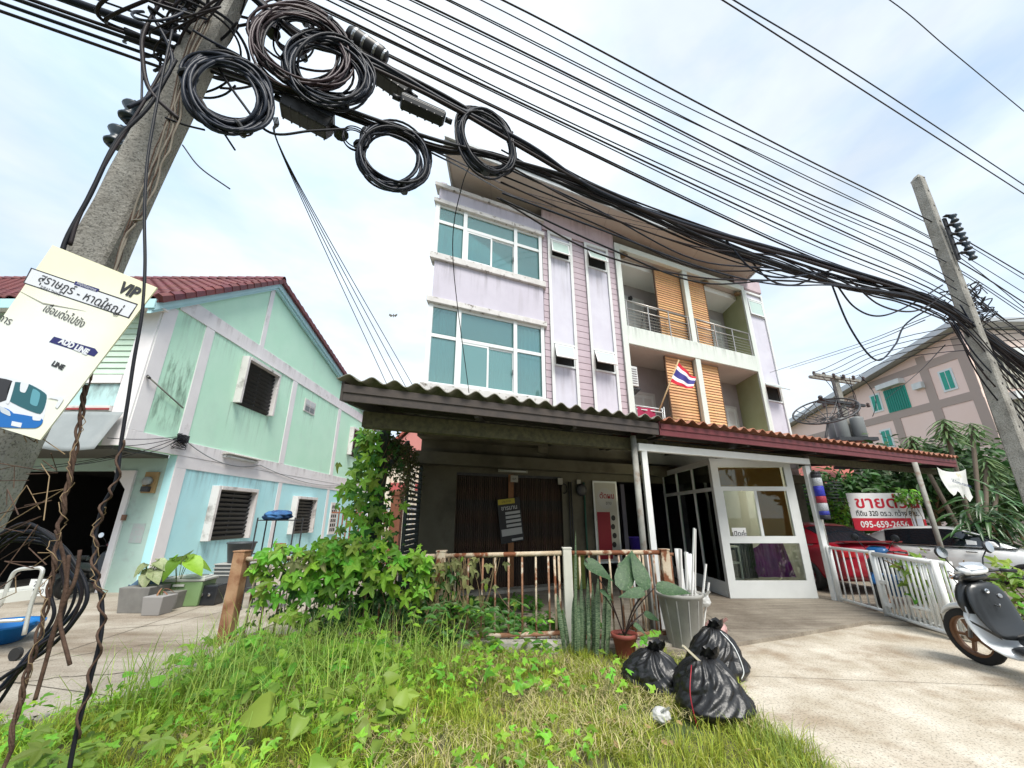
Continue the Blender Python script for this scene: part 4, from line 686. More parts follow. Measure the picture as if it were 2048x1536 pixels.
# ================================================================== pink apartment block far right
PINK = mat('pink_render', (.86, .64, .56), .8, (.88, .67, .60), .6); BRN = mat('taupe_band', (.42, .33, .29), .8); GRN = mat('green_shutter_paint', (.02, .30, .22), .5, (.025, .36, .27), 3); PX = 30.0
PB = thing('apartment_block', 'pink apartment block with taupe bands and green shutters', 'building', (38, 32, 0))
def pz_(px, py): p = onX(px, py, PX); return p.y, p.z
part('side_wall', MB().prism([(PX, 24.4, 0), (PX, 48, 0), (PX, 48, 9.8), (PX, 24.4, 13.55)], (.3, 0, 0)), PINK, PB); part('front_wall', MB().box(PX + .3, 54, 24.4, 24.7, 0, 13.5), mat('pale_pink_render', (.66, .54, .48), .8), PB)
part('roof', MB().prism([(PX - .9, 23.6, 13.75), (PX - .9, 49, 9.75), (PX - .9, 49, 10.05), (PX - .9, 23.6, 14.05)], (26, 0, 0)), mat('grey_roof_edge', (.40, .42, .44), .5), PB); part('roof_fascia', MB().bar((PX - .93, 23.6, 13.82), (PX - .93, 49, 9.82), .06, .42), mat('pale_fascia', (.55, .57, .60), .5), PB)
for z in (12.0, 9.1, 6.2, 3.3):
    y1 = 48 if z < 10.5 else 24.4 + (13.2 - z) / .159; part('band', MB().box(PX - .04, PX - .001, 24.4, min(y1, 48), z - .28, z + .28), BRN, PB); part('band', MB().box(PX + .3, 54, 24.36, 24.399, z - .28, z + .28), BRN, PB)
for px, py in ((1909, 668), (1835, 703), (1765, 745), (1702, 790)):
    y, z = pz_(px, py); prev = 0
    for a, b in ((0, 3.02), (3.58, 5.92), (6.48, 8.82), (9.38, 11.72), (12.28, 13.4 - (y - 24.4) * .159 - .15)):
        if b > a + .05: part('pilaster', MB().box(PX - .04, PX - .001, y - .32, y + .32, a, b), BRN, PB)
def pwin(x0, y0, x1, y1, n=2):
    ya, za = pz_(x0, y0); yb, zb = pz_(x1, y1); ya, yb = min(ya, yb), max(ya, yb); za, zb = min(za, zb), max(za, zb)
    g = part('window', MB().box(PX - .05, PX - .002, ya, yb, za, zb), FRAMEW, PB); w = (yb - ya - .16) / n
    for i in range(n): part('shutter_pane', MB().box(PX - .075, PX - .051, ya + .08 + i * w + .04, ya + .08 + (i + 1) * w - .04, za + .12, zb - .12), GRN, g)
for a in ((1743, 806, 1765, 802), (1881, 760, 1912, 756), (1764, 877, 1787, 874), (1678, 826, 1692, 823)):
    x0, yc, x1, _ = a; h = (x1 - x0) * .62; c = pz_((x0 + x1) / 2, yc); ya = pz_(x0, yc)[0]; yb = pz_(x1, yc)[0]; lo_, hi_ = min(ya, yb), max(ya, yb)
    g = part('window', MB().box(PX - .05, PX - .002, lo_, hi_, c[1] - .75, c[1] + .75), FRAMEW, PB); w = (hi_ - lo_ - .2) / 2
    for i in range(2): part('shutter_pane', MB().box(PX - .075, PX - .051, lo_ + .1 + i * w + .04, lo_ + .1 + (i + 1) * w - .04, c[1] - .62, c[1] + .62), GRN, g)
ya, za = pz_(1772, 800); yb, zb = pz_(1816, 790); lo_, hi_ = min(ya, yb), max(ya, yb)
g = part('grille_door', MB().box(PX - .06, PX - .002, lo_, hi_, 9.4, 11.2), GRN, PB)
for i in range(9): part('grille_bar', MB().box(PX - .10, PX - .061, lo_ + .1 + i * (hi_ - lo_ - .3) / 8, lo_ + .2 + i * (hi_ - lo_ - .3) / 8, 9.45, 11.15), mat('green_bar', (.015, .22, .17), .5), g)
part('door_awning', MB().box(PX - .5, PX - .002, lo_ - .1, hi_ + .1, 11.3, 11.68), WHITE, PB); part('wall_vent', MB().box(PX - .3, PX - .002, 27.6, 28.3, 10.5, 10.95), WHITE, PB)
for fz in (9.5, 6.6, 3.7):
    g = part('balcony_shade_panel', MB().box(31.6, 35.2, 24.34, 24.39, fz - .1, fz + 2.0), mat('balcony_shade', (.28, .27, .24), .8), PB)  # flat panel coloured as the shade of a balcony recess
    for i in range(14): part('grille_bar', MB().box(31.7 + i * .25, 31.76 + i * .25, 24.28, 24.32, fz - .1, fz + 2.0), mat('cream_bar', (.50, .48, .40), .6), g)
    part('balcony_hood', MB().box(31.5, 35.3, 23.9, 24.389, fz + 2.02, fz + 2.5), WHITE, PB)
    g = part('window', MB().box(36.4, 38.6, 24.33, 24.398, fz, fz + 1.6), FRAMEW, PB)
    for i in range(2): part('shutter_pane', MB().box(36.5 + i * 1.05, 37.45 + i * 1.05, 24.30, 24.329, fz + .1, fz + 1.5), GRN, g)
# ================================================================== distant pole with transformers, dish
PCON = mat('pole_concrete', (.24, .23, .205), .9, (.35, .34, .31), 6, detail=10, bump=.6, bscale=45, c3=(.12, .11, .095), s3=2.6, lo3=.5, hi3=.7, st3=(1, 1, .35), speck=.5, sscale=90)
T = thing('transformer_pole', 'concrete pole with crossarms and grey transformers behind the carport roof', 'pole', (17.0, 20, 0))
cx, cy = 17.05, 20.0
part('shaft', MB().add([(cx - .16, cy - .16, 0), (cx + .16, cy - .16, 0), (cx + .16, cy + .16, 0), (cx - .16, cy + .16, 0), (cx - .11, cy - .11, 8.7), (cx + .11, cy - .11, 8.7), (cx + .11, cy + .11, 8.7), (cx - .11, cy + .11, 8.7)], [(0,3,2,1),(4,5,6,7),(0,1,5,4),(1,2,6,5),(2,3,7,6),(3,0,4,7)]), PCON, T)
for z, l in ((8.55, 1.35), (7.2, 1.25)):
    for y in (-.18, .18): part('crossarm', MB().bar((cx - l, cy + y - .25, z + .08), (cx + l, cy + y + .25, z - .12), .12, .13), PCON if z > 8 else DKSTEEL, T)
ins = MB().lathe([(.03, 0), (.09, .03), (.05, .07), (.09, .11), (.05, .15), (.08, .19), (.03, .24), (.001, .24)], n=12).mesh('insulator', True)
for i in range(6): put('insulator', ins, mat('brown_porcelain', (.07, .045, .04), .3), T, Matrix.Translation((cx - 1.25 + i * .5, cy - .3, 8.62 - .06 * i)))
for i in range(4): put('fuse_cutout', ins, mat('grey_porcelain', (.35, .36, .37), .3), T, Matrix.Translation((cx - 1.15 + i * .75, cy - .3, 6.9)))
for i, (dx, dy) in enumerate(((-.55, -.3), (.12, -.5), (-.3, .5))):
    p = part('transformer', MB().lathe([(.26, 0), (.28, .04), (.28, .95), (.26, 1.0), (.12, 1.06), (.001, 1.08)], (cx + dx, cy + dy, 5.3), 22), mat('transformer_grey', (.16, .17, .17), .5), T, smooth=True); part('bushing', MB().lathe([(.05, 0), (.08, .05), (.04, .1), (.07, .15), (.03, .25), (.001, .25)], (cx + dx, cy + dy, 6.37), 10), DKSTEEL, p)
part('platform', MB().box(cx - 1.2, cx + .7, cy - .8, cy + .9, 5.12, 5.29), DKSTEEL, T)
for i in range(5): part('jumper_wire', MB().tube(sagline((cx - 1 + i * .5, cy - .35, 8.5), (cx - .8 + i * .4, cy - .35, 6.4), .0) if i % 2 else [(cx - 1 + i * .5 + .5 * math.sin(k * .3), cy - .4, 8.6 - k * .22) for k in range(11)], .016, 5), CABLE, T, smooth=True)
D = thing('satellite_dish', 'black mesh satellite dish on a post above the carport roof', 'satellite dish', onY(1642, 858, 13.2)); dc = onY(1652, 828, 13.2); ax = Vector((-.42, -.42, .80)).normalized(); qx = ax.orthogonal().normalized(); qy = ax.cross(qx); DR, DD = .92, .30
def dpt(r_, a): return dc + (qx * math.cos(a) + qy * math.sin(a)) * DR * r_ + ax * DD * (r_ * r_ - .6)
part('rim', MB().tube([dpt(1, a) for a in np.linspace(0, 2 * math.pi, 41)[:-1]], .030, 6, close=True), DKSTEEL, D, smooth=True)
for k in range(16): part('rib', MB().tube([dpt(r_, k * math.pi / 8) for r_ in np.linspace(.06, 1, 8)], .015, 5), DKSTEEL, D)
for r_ in (.35, .65): part('ring', MB().tube([dpt(r_, a) for a in np.linspace(0, 2 * math.pi, 31)[:-1]], .013, 5, close=True), DKSTEEL, D)
for k in range(3): part('feed_arm', MB().tube([dpt(1, k * 2.1), dc + ax * .62], .012, 5), DKSTEEL, D)
part('feed_horn', MB().lathe([(.06, 0), (.07, .1), (.05, .14), (.001, .14)], dc + ax * .55, 12, ax), DKSTEEL, D, smooth=True)
part('mast', MB().tube([onY(1640, 872, 13.2) - Vector((0, 0, .5)), dc - ax * .28], .04, 8), DKSTEEL, D, smooth=True)
# ================================================================== carport clutter: slat wall, banner, torn banner, neighbour house
t = thing('slat_fence', 'dark horizontal slat fence hung behind the carport', 'fence', CM @ Vector((11, 4.6, 0)))
for i in range(9):
    s = 7.4 + i * 1.1; part('upright', MB(CM).box(s, s + .04, 4.62, 4.66, 1.95, 3.0), PDARK, t)
me = MB(CM).box(7.3, 16.6, 4.57, 4.615, 0, .045).mesh('slat')
for i in range(8): put('slat', me, PDARK, t, Matrix.Translation((0, 0, 2.05 + i * .12)))
BN = thing('sale_banner', 'white and red land sale banner with large red Thai letters', 'banner', onY(1760, 1060, 15)); BNY = 15.0
a, b, c = onY(1688, 989, BNY), onY(1832, 993, BNY), onY(1694, 1056, BNY); W_ = (b - a).length; Hh = 1.28; ctr = Vector(((a.x + b.x) / 2 + .08, BNY, (a.z + c.z) / 2 - .02)); bfM = plane_frame(ctr, (1, 0, 0), (0, 0, 1)); BWH = mat('banner_white', (.72, .72, .73), .6); BRD = mat('banner_red', (.50, .012, .035), .55)
def bbox(x0, x1, z0, z1, d): return MB(bfM).box(x0, x1, z0, z1, -.02, d)
part('sheet', bbox(-W_ / 2, W_ / 2, -Hh / 2, Hh / 2, 0), BWH, BN); part('red_strip', bbox(-W_ / 2, W_ / 2 - .50, -Hh / 2, -Hh / 2 + .42, .004), BRD, BN); part('red_strip', bbox(W_ / 2 - .1, W_ / 2, -Hh / 2, -Hh / 2 + .38, .004), BRD, BN); part('panel', bbox(W_ / 2 - .48, W_ / 2 - .12, -Hh / 2 + .06, -Hh / 2 + .4, .006), mat('pale_panel', (.55, .58, .66), .6), BN)
text('ขายด่วน', .56, bfM @ Matrix.Translation((.10, .30, .006)), BRD, BN, .010, fit=W_ * .88); text('ที่ดิน 320 ตร.ว. กว้าง 8 ม.', .24, bfM @ Matrix.Translation((.0, -.07, .006)), BLACK, BN, .003, fit=W_ * .86); text('095-659-2656', .30, bfM @ Matrix.Translation((-.20, -.44, .010)), BWH, BN, .006, fit=W_ * .66)
for x in (-W_ / 2 + .3, W_ / 2 - .3): part('leg', MB().tube([bfM @ Vector((x, -Hh / 2, -.04)), Vector((bfM @ Vector((x, 0, 0))).to_tuple()[:2] + (0,))], .03, 8), DKSTEEL, BN)
TB = thing('torn_banner', 'torn white cloth banner hanging from the carport edge', 'banner', onY(1905, 1000, 10.6)); m_ = MB(); TL, TR, BL_, BR_ = onY(1874, 934, 10.5), onY(1930, 938, 10.7), onY(1900, 984, 10.5), onY(1950, 1000, 10.7)
def tbp(i, j):
    u_, v_ = i / 12, j / 8; p = TL.lerp(TR, u_).lerp(BL_.lerp(BR_, u_), v_); p = p + Vector((0, .05 * math.sin(u_ * 6 + v_ * 3), -.10 * math.sin(u_ * math.pi) * (1 - v_) - (.08 * math.sin(u_ * 17) * (j == 8)))); return p
m_.grid(tbp, 13, 9); part('cloth', m_, mat('soiled_white_cloth', (.66, .67, .66), .8, (.58, .60, .57), 5), TB, smooth=True); tf = plane_frame(TL.lerp(BR_, .52) + Vector((.02, -.10, 0)), (BR_ - BL_), (0, 0, 1)); text('โก๋.อิสระ-ทองพิศ', .10, tf, mat('navy_print', (.03, .05, .12), .6), TB, .002); text('๑๑', .16, tf @ Matrix.Translation((0, .22, 0)), mat('gold_print', (.55, .45, .16), .5), TB)
NH = thing('neighbour_house', 'white house with red roof seen through the carport', 'house', (17, 22, 0)); part('wall', MB().box(12.5, 19, 21, 27, 0, 3.3), WHITE, NH); part('roof', MB().prism([(12, 20.4, 3.2), (12, 27.6, 3.2), (12, 24, 5.0)], (7.5, 0, 0)), mat('red_roof_sheet', (.36, .10, .075), .7), NH); part('lower_roof', MB().prism([(11.6, 19.6, 1.75), (11.6, 21, 2.05), (11.6, 21, 2.12), (11.6, 19.6, 1.83)], (3.6, 0, 0)), MATS['red_roof_sheet'], NH)
g = part('window', MB().box(14.2, 15.6, 20.94, 20.995, 1.9, 3.0), DARK, NH); part('mullion', MB().box(14.86, 14.94, 20.92, 20.939, 1.9, 3.0), FRAMEW, g)
# ================================================================== cars
TYRE = mat('tyre_rubber', (.022, .022, .022), .85, bump=.2, bscale=80); RIMM = mat('alloy_rim', (.45, .45, .46), .3, metal=.85); CARG = mat('dark_car_glass', (.012, .016, .022), .06, spec=.6, coat=.4); CHROME = mat('chrome', (.6, .6, .6), .12, metal=1)
def wheel(par, M, r=.31, w=.20, rim=None, bike=False):
    ti = .74 if bike else .62
    tp = put('wheel', MB().lathe([(r * ti, -w / 2), (r * .86, -w / 2), (r * .97, -w * .42), (r, -w * .25), (r, w * .25), (r * .97, w * .42), (r * .86, w / 2), (r * ti, w / 2), (r * ti, -w / 2)], n=30).mesh('wheel', True), TYRE, par, M)
    rm = MB(M).lathe([(r * .66, w * .36), (r * .77, w * .50), (r * .77, -w * .50), (r * .66, -w * .36), (r * .66, w * .36)] if bike else [(.001, w * .35), (r * .15, w * .38), (r * .17, w * .30), (r * .56, w * .36), (r * .63, w * .48), (r * .63, -w * .48), (.001, -w * .48)], n=30)
    if bike: rm.lathe([(.001, -w * .5), (r * .2, -w * .45), (r * .2, w * .45), (.001, w * .5)], n=16); o = part('rim', rm, rim or RIMM, None, smooth=True); o.parent = tp; o.matrix_parent_inverse = M.inverted(); WORLD_OF[o.name] = ID.copy()
    for k in range(5):
        a = k * 2 * math.pi / 5; s_ = MB(M @ Matrix.Rotation(a, 4, 'Z')).box(r * .12, r * .6, -.028 * (.5 if bike else 1), .028 * (.5 if bike else 1), -w * (.2 if bike else .44), w * (.2 if bike else .44)); so = part('spoke', s_, rim or RIMM, None); so.parent = tp; so.matrix_parent_inverse = M.inverted(); WORLD_OF[so.name] = ID.copy()
    return tp
def sedan(label, M, paint, tail):
    t = thing('parked_car', label, 'car', M.to_translation()); WORLD_OF[t.name] = Matrix.Translation(t.location)
    xs = [-2.22, -2.18, -2.0, -1.7, -1.4, -.9, 0, .7, 1.0, 1.4, 1.85, 2.12, 2.22]; zt = [.86, 1.00, 1.05, 1.05, 1.02, .98, .95, .94, .96, .90, .80, .68, .58]; ws = [.70, .76, .82, .85, .865, .875, .88, .875, .87, .86, .82, .74, .62]; zl = [.42, .32, .26, .22, .2, .2, .2, .2, .2, .2, .22, .25, .30]
    def sec(i):
        w, z, b = ws[i], zt[i], zl[i]; h = [(0, z), (.5 * w, z), (.82 * w, z - .015), (.955 * w, z - .09), (w, z - .24), (w, .52), (.985 * w, .38), (.93 * w, b), (0, b - .01)]
        return h + [(-y, q) for y, q in h[-2:0:-1]]
    S = [sec(i) for i in range(len(xs))]; nn = len(S[0]); b = MB(M); b.grid(lambda i, j: (xs[j], S[j][i][0], S[j][i][1]), nn, len(xs), True); b.f += [tuple(range(nn))[::-1], tuple((len(xs) - 1) * nn + k for k in range(nn))]
    bo = part('body', b, paint, t, smooth=True); md = bo.modifiers.new('smooth', 'SUBSURF'); md.levels = md.render_levels = 2
    gx = [-1.78, -1.45, -1.12, -.75, -.1, .35, .72, 1.02, 1.28]; gz = [1.03, 1.22, 1.37, 1.43, 1.455, 1.42, 1.28, 1.10, .955]; gw = [.74, .755, .77, .785, .79, .785, .775, .765, .75]
    def gs(j):
        w, z = gw[j], gz[j]; bt = .955 if j > 1 else 1.0; r_ = .60 if z > 1.2 else .68; k = (z - bt)
        return [(w, bt), (w * (1 - (1 - r_ / .78) * .55), bt + k * .55), (r_, z - k * .10), (r_ * .8, z - .005), (0, z + .012), (-r_ * .8, z - .005), (-r_, z - k * .10), (-w * (1 - (1 - r_ / .78) * .55), bt + k * .55), (-w, bt)]
    G = [gs(j) for j in range(len(gx))]
    def piece(name, js, is_, m, off=0.0, par=None):
        q = MB(M); q.grid(lambda i, j: (gx[js[j]], G[js[j]][is_[i]][0] * (1 + off), G[js[j]][is_[i]][1] + off * .3), len(is_), len(js)); o = part(name, q, m, par or t, smooth=True); return o
    part('cabin', MB(M).grid(lambda i, j: (gx[j], G[j][i][0], G[j][i][1]), 9, 9), paint, t, smooth=True)
    piece('rear_window', [0, 1, 2], [2, 3, 4, 5, 6], CARG, .008); piece('windshield', [6, 7, 8], [2, 3, 4, 5, 6], CARG, .008); piece('windshield_top', [5, 6], [3, 4, 5], CARG, .008)
    for sd in ((0, 1, 2), (8, 7, 6)):
        for a in ([2, 3, 4], [4, 5, 6, 7]): piece('side_window', a, sd, CARG, .010)
        ys = 1 if sd[0] == 0 else -1; part('window_trim', MB(M).tube([(gx[j], ys * (gw[j] + .012), .96) for j in range(1, 9)], .010, 6), CHROME, t, smooth=True)
        part('door_handle', MB(M).box(-.42, -.22, ys * .885 - .012, ys * .885 + .012, .82, .85), CHROME, t, bevel=.005); part('door_handle', MB(M).box(.42, .62, ys * .885 - .012, ys * .885 + .012, .82, .85), CHROME, t, bevel=.005)
        part('side_mirror', MB(M).add([(.86, ys * .90, .98), (1.02, ys * .90, .98), (1.0, ys * 1.06, 1.0), (.86, ys * 1.08, .99), (.86, ys * .90, 1.10), (.98, ys * .90, 1.09), (.96, ys * 1.05, 1.12), (.86, ys * 1.08, 1.13)], [(0,3,2,1),(4,5,6,7),(0,1,5,4),(1,2,6,5),(2,3,7,6),(3,0,4,7)]), paint, t, bevel=.02)
        for x, z in ((1.32, .30), (-1.32, .30)): wheel(t, M @ Matrix.Translation((x, ys * .80, .31)) @ Matrix.Rotation(-ys * R(90), 4, 'X'))
        part('tail_light', MB(M).box(-2.235, -1.98, ys * .60 - .14, ys * .60 + .19, .74, .90), mat('tail_red', (.35, .01, .015), .2, coat=.5), t, bevel=.03); part('headlight', MB(M).box(1.93, 2.16, ys * .60 - .16, ys * .60 + .12, .60, .74), mat('headlamp', (.6, .62, .65), .1, coat=.5), t, bevel=.03)
    part('rear_plate', MB(M).box(-2.262, -2.25, -.18, .18, .55, .67), WHITE, t); part('emblem', MB(M).lathe([(.05, 0), (.05, .012), (.03, .014), (.03, .0)], (-2.232, 0, .92), 16, (-1, 0, .1)), CHROME, t)
    if tail: part('spoiler', MB(M).add([(-2.24, -.66, 1.055), (-2.24, .66, 1.055), (-1.95, .62, 1.06), (-1.95, -.62, 1.06), (-2.26, -.66, 1.085), (-2.26, .66, 1.085), (-1.97, .62, 1.075), (-1.97, -.62, 1.075)], [(0,3,2,1),(4,5,6,7),(0,1,5,4),(1,2,6,5),(2,3,7,6),(3,0,4,7)]), paint, t, bevel=.012)
    return t
CRED = mat('crimson_car_paint', (.30, .008, .022), .28, coat=.6, spec=.5); CWHT = mat('white_car_paint', (.74, .75, .75), .3, coat=.6)
sedan('dark red sedan parked nose in under the carport', Matrix.Translation((7.72, 11.55, .045)) @ Matrix.Rotation(R(93), 4, 'Z'), CRED, True)
sedan('white sedan parked behind the red sedan with dark side windows', Matrix.Translation((11.9, 11.75, .0)) @ Matrix.Rotation(R(-54), 4, 'Z') @ Matrix.Diagonal((1, 1, .95, 1)), CWHT, False)
# ================================================================== scooters
def scooter(label, M, body, dark, seatm, full=True):
    t = thing('scooter', label, 'scooter', M.to_translation()); WORLD_OF[t.name] = Matrix.Translation(t.location)
    steer = M @ Matrix.Translation((.52, 0, .78)) @ Matrix.Rotation(R(6), 4, 'Z') @ Matrix.Translation((-.52, 0, -.78))
    wheel(t, steer @ Matrix.Translation((.66, 0, .28)) @ Matrix.Rotation(R(90), 4, 'X'), .28, .085, mat('bronze_rim', (.16, .075, .035), .4), True); wheel(t, M @ Matrix.Translation((-.62, 0, .28)) @ Matrix.Rotation(R(90), 4, 'X'), .28, .10, mat('black_rim', (.03, .03, .03), .4, metal=.5), True)
    for y in (.07, -.07): part('fork', MB(steer).tube([(.64, y, .28), (.50, y, .72)], .02, 8), STEEL, t, smooth=True)
    def loft(name, secs, m, frm=M, sub=1, par=None):
        n = len(secs[0]); q = MB(frm); q.grid(lambda i, j: secs[j][i], n, len(secs), True); q.f += [tuple(range(n))[::-1], tuple((len(secs) - 1) * n + k for k in range(n))]; o = part(name, q, m, par or t, smooth=True)
        if sub: d = o.modifiers.new('smooth', 'SUBSURF'); d.levels = d.render_levels = sub
        return o
    def ring(x, z, hw, hh, tilt=0, p=2.6, n=12, y0=0):
        r_ = []
        for k in range(n):
            a = 2 * math.pi * k / n; cc, ss = math.cos(a), math.sin(a); yy = hw * abs(cc) ** (2 / p) * (1 if cc > 0 else -1); q = hh * abs(ss) ** (2 / p) * (1 if ss > 0 else -1); r_.append((x + q * math.sin(tilt), y0 + yy, z + q * math.cos(tilt)))
        return r_
    loft('front_fender', [ring(.42, .50, .04, .02), ring(.52, .58, .065, .03), ring(.68, .605, .07, .03), ring(.84, .55, .065, .03), ring(.93, .44, .04, .02)], body, steer)
    # outer leg shield, one shell from floor to handlebar
    loft('lower_fairing', [ring(.12, .20, .19, .04), ring(.30, .26, .25, .07, .5), ring(.40, .40, .275, .075, 1.1), ring(.44, .55, .265, .07, 1.25), ring(.45, .62, .20, .05, 1.3)], body); loft('leg_shield', [ring(.43, .52, .22, .05, 1.2), ring(.455, .64, .262, .07, 1.3), ring(.465, .78, .23, .08, 1.35), ring(.45, .90, .13, .06, 1.4)], dark)
    loft('inner_shield', [ring(.20, .34, .17, .03, 1.2), ring(.285, .47, .215, .035, 1.35), ring(.335, .62, .245, .04, 1.4), ring(.36, .78, .225, .045, 1.4), ring(.375, .89, .13, .04, 1.4)], dark)
    part('badge', MB(M).lathe([(.024, 0), (.024, .006), (.015, .008), (.015, .002)], (.300, .03, .80), 14, (-1, 0, .2)), CHROME, t)
    loft('side_flash', [ring(.36, .30, .012, .03, y0=.195), ring(.42, .46, .014, .06, y0=.215), ring(.40, .66, .012, .035, y0=.23)], body); loft('side_flash', [ring(.36, .30, .012, .03, y0=-.195), ring(.42, .46, .014, .06, y0=-.215), ring(.40, .66, .012, .035, y0=-.23)], body)
    loft('floorboard', [ring(.26, .27, .15, .03), ring(.05, .26, .16, .03), ring(-.18, .28, .16, .05)], dark); loft('tunnel', [ring(.22, .36, .06, .06), ring(.0, .36, .07, .09), ring(-.2, .46, .11, .16)], dark)
    loft('rear_body', [ring(-.12, .50, .10, .10), ring(-.30, .58, .155, .12), ring(-.55, .62, .16, .11), ring(-.85, .68, .11, .08), ring(-1.02, .72, .05, .04)], dark); loft('tail_flash', [ring(-.3, .56, .03, .05, y0=.14), ring(-.55, .62, .03, .05, y0=.15), ring(-.85, .69, .02, .03, y0=.10)], body); loft('engine', [ring(-.15, .30, .08, .08), ring(-.40, .30, .12, .11), ring(-.66, .30, .09, .09)], DKSTEEL)
    loft('seat', [ring(-.08, .70, .06, .03), ring(-.15, .72, .12, .05), ring(-.38, .745, .145, .05), ring(-.52, .77, .14, .05), ring(-.70, .80, .125, .045), ring(-.90, .79, .08, .035)], seatm)
    loft('handlebar_cover', [ring(.54, .93, .10, .05), ring(.47, .99, .17, .07), ring(.38, 1.0, .18, .055), ring(.32, .985, .12, .03)], body, steer); loft('handlebar_lower', [ring(.50, .90, .09, .04), ring(.42, .92, .16, .04), ring(.34, .93, .13, .035)], dark, steer)
    part('console', MB(steer).add([(.325, -.10, 1.008), (.325, .10, 1.008), (.40, .14, 1.062), (.46, .07, 1.072), (.46, -.07, 1.072), (.40, -.14, 1.062)], [tuple(range(6))]), mat('grey_console', (.30, .33, .37), .15, coat=.4), t)
    loft('headlight', [ring(.55, .90, .08, .05), ring(.585, .90, .05, .03)], mat('headlamp', (.6, .62, .65), .1, coat=.5), steer)
    for s_ in (1, -1):
        part('handlebar', MB(steer).tube([(.40, s_ * .12, .965), (.36, s_ * .26, .975), (.30, s_ * .36, .965)], .013, 8), DKSTEEL, t, smooth=True); part('grip', MB(steer).tube([(.345, s_ * .27, .975), (.285, s_ * .39, .962)], .019, 10), BLACK, t, smooth=True); part('brake_lever', MB(steer).tube([(.40, s_ * .24, .965), (.36, s_ * .38, .955)], .007, 6), STEEL, t)
        mr = part('mirror', MB(steer).lathe([(.001, .02), (.05, .018), (.068, .0), (.06, -.012), (.001, -.014)], (.40, s_ * .31, 1.21), 18, (-1, s_ * .15, .12)), BLACK, t, smooth=True); part('mirror_glass', MB(steer).lathe([(.001, .024), (.058, .021)], (.40, s_ * .31, 1.21), 18, (-1, s_ * .15, .12)), CHROME, mr); part('mirror_stem', MB(steer).tube([(.42, s_ * .17, 1.0), (.43, s_ * .23, 1.10), (.41, s_ * .30, 1.19)], .007, 6), BLACK, t, smooth=True)
    part('shock_spring', MB(M).tube([(-.52 + .035 * math.cos(a * 6.28) - .06 * a / 8, .14 + .035 * math.sin(a * 6.28), .34 + .27 * a / 8) for a in np.linspace(0, 8, 70)], .008, 5), CHROME, t, smooth=True)
    part('exhaust', MB(M).tube([(-.2, -.14, .24), (-.4, -.16, .24), (-.9, -.17, .34)], [.018, .045, .05], 10), DKSTEEL, t, smooth=True)
    st = part('side_stand', MB(M).tube([(.0, .12, .22), (.02, .20, .10), (.03, .26, .012)], .012, 7), DKSTEEL, t, smooth=True); part('stand_foot', MB(M).tube([(.03, .26, .012), (.12, .28, .012), (.10, .21, .012), (.03, .24, .012)], .008, 6), DKSTEEL, st)
    for s_ in (1, -1):
        part('brake_cable', MB(steer).tube(spline([(.40, s_ * .22, .965), (.50, s_ * .20, .99), (.54, s_ * .10, .86), (.50, s_ * .06, .7)], 4), .0045, 5), BLACK, t, smooth=True); part('indicator', MB(steer).lathe([(.001, .03), (.02, .02), (.024, 0), (.001, -.005)], (.53, s_ * .13, .92), 10, (.9, s_ * .4, 0)), mat('amber_lens', (.5, .18, .02), .2), t, smooth=True)
        part('decal', MB(M).add([(.10, s_ * .272, .40), (.34, s_ * .284, .50), (.36, s_ * .284, .53), (.12, s_ * .272, .44)], [(0, 1, 2, 3)]), SDK, t); part('foot_peg', MB(M).tube([(-.2, s_ * .14, .26), (-.2, s_ * .26, .27)], .014, 7), BLACK, t, smooth=True)
    part('key_switch', MB(M).lathe([(.022, 0), (.022, .012), (.012, .014), (.001, .014)], (.315, -.10, .74), 12, (-1, 0, .2)), STEEL, t); part('bag_hook', MB(M).tube([(.30, 0, .66), (.26, 0, .65), (.25, 0, .68)], .007, 6), STEEL, t, smooth=True); part('seat_strap', MB(M).box(-.52, -.47, -.147, .147, .72, .825), SDK, t, bevel=.01); part('grab_rail', MB(M).tube(spline([(-.75, .14, .76), (-1.0, .12, .83), (-1.04, 0, .84), (-1.0, -.12, .83), (-.75, -.14, .76)], 4), .012, 7), STEEL, t, smooth=True)
    part('rear_fender', MB(M).add([(-.80, -.07, .52), (-.80, .07, .52), (-1.05, .07, .40), (-1.05, -.07, .40), (-.80, -.07, .54), (-.80, .07, .54), (-1.07, .07, .42), (-1.07, -.07, .42)], [(0,3,2,1),(4,5,6,7),(0,1,5,4),(1,2,6,5),(2,3,7,6),(3,0,4,7)]), dark, t)
    return t
SDK = mat('black_scooter_plastic', (.014, .016, .018), .35, spec=.5, coat=.2); SEATM = mat('black_vinyl', (.018, .019, .018), .5, bump=.15, bscale=200); SWH = mat('white_scooter_paint', (.74, .76, .77), .3, coat=.5)
scooter('white and black scooter parked on the concrete apron by the white gate', rotz(R(89), (5.56, 4.80, -.004)) @ Matrix.Rotation(R(-5), 4, 'X') @ Matrix.Diagonal((1.05, 1.05, 1.05, 1)), SWH, SDK, SEATM)
scooter('blue scooter standing behind the white bar fence', rotz(R(205), (7.3, 8.35, .045)), mat('blue_scooter_paint', (.01, .10, .28), .3, coat=.5), SDK, SEATM)
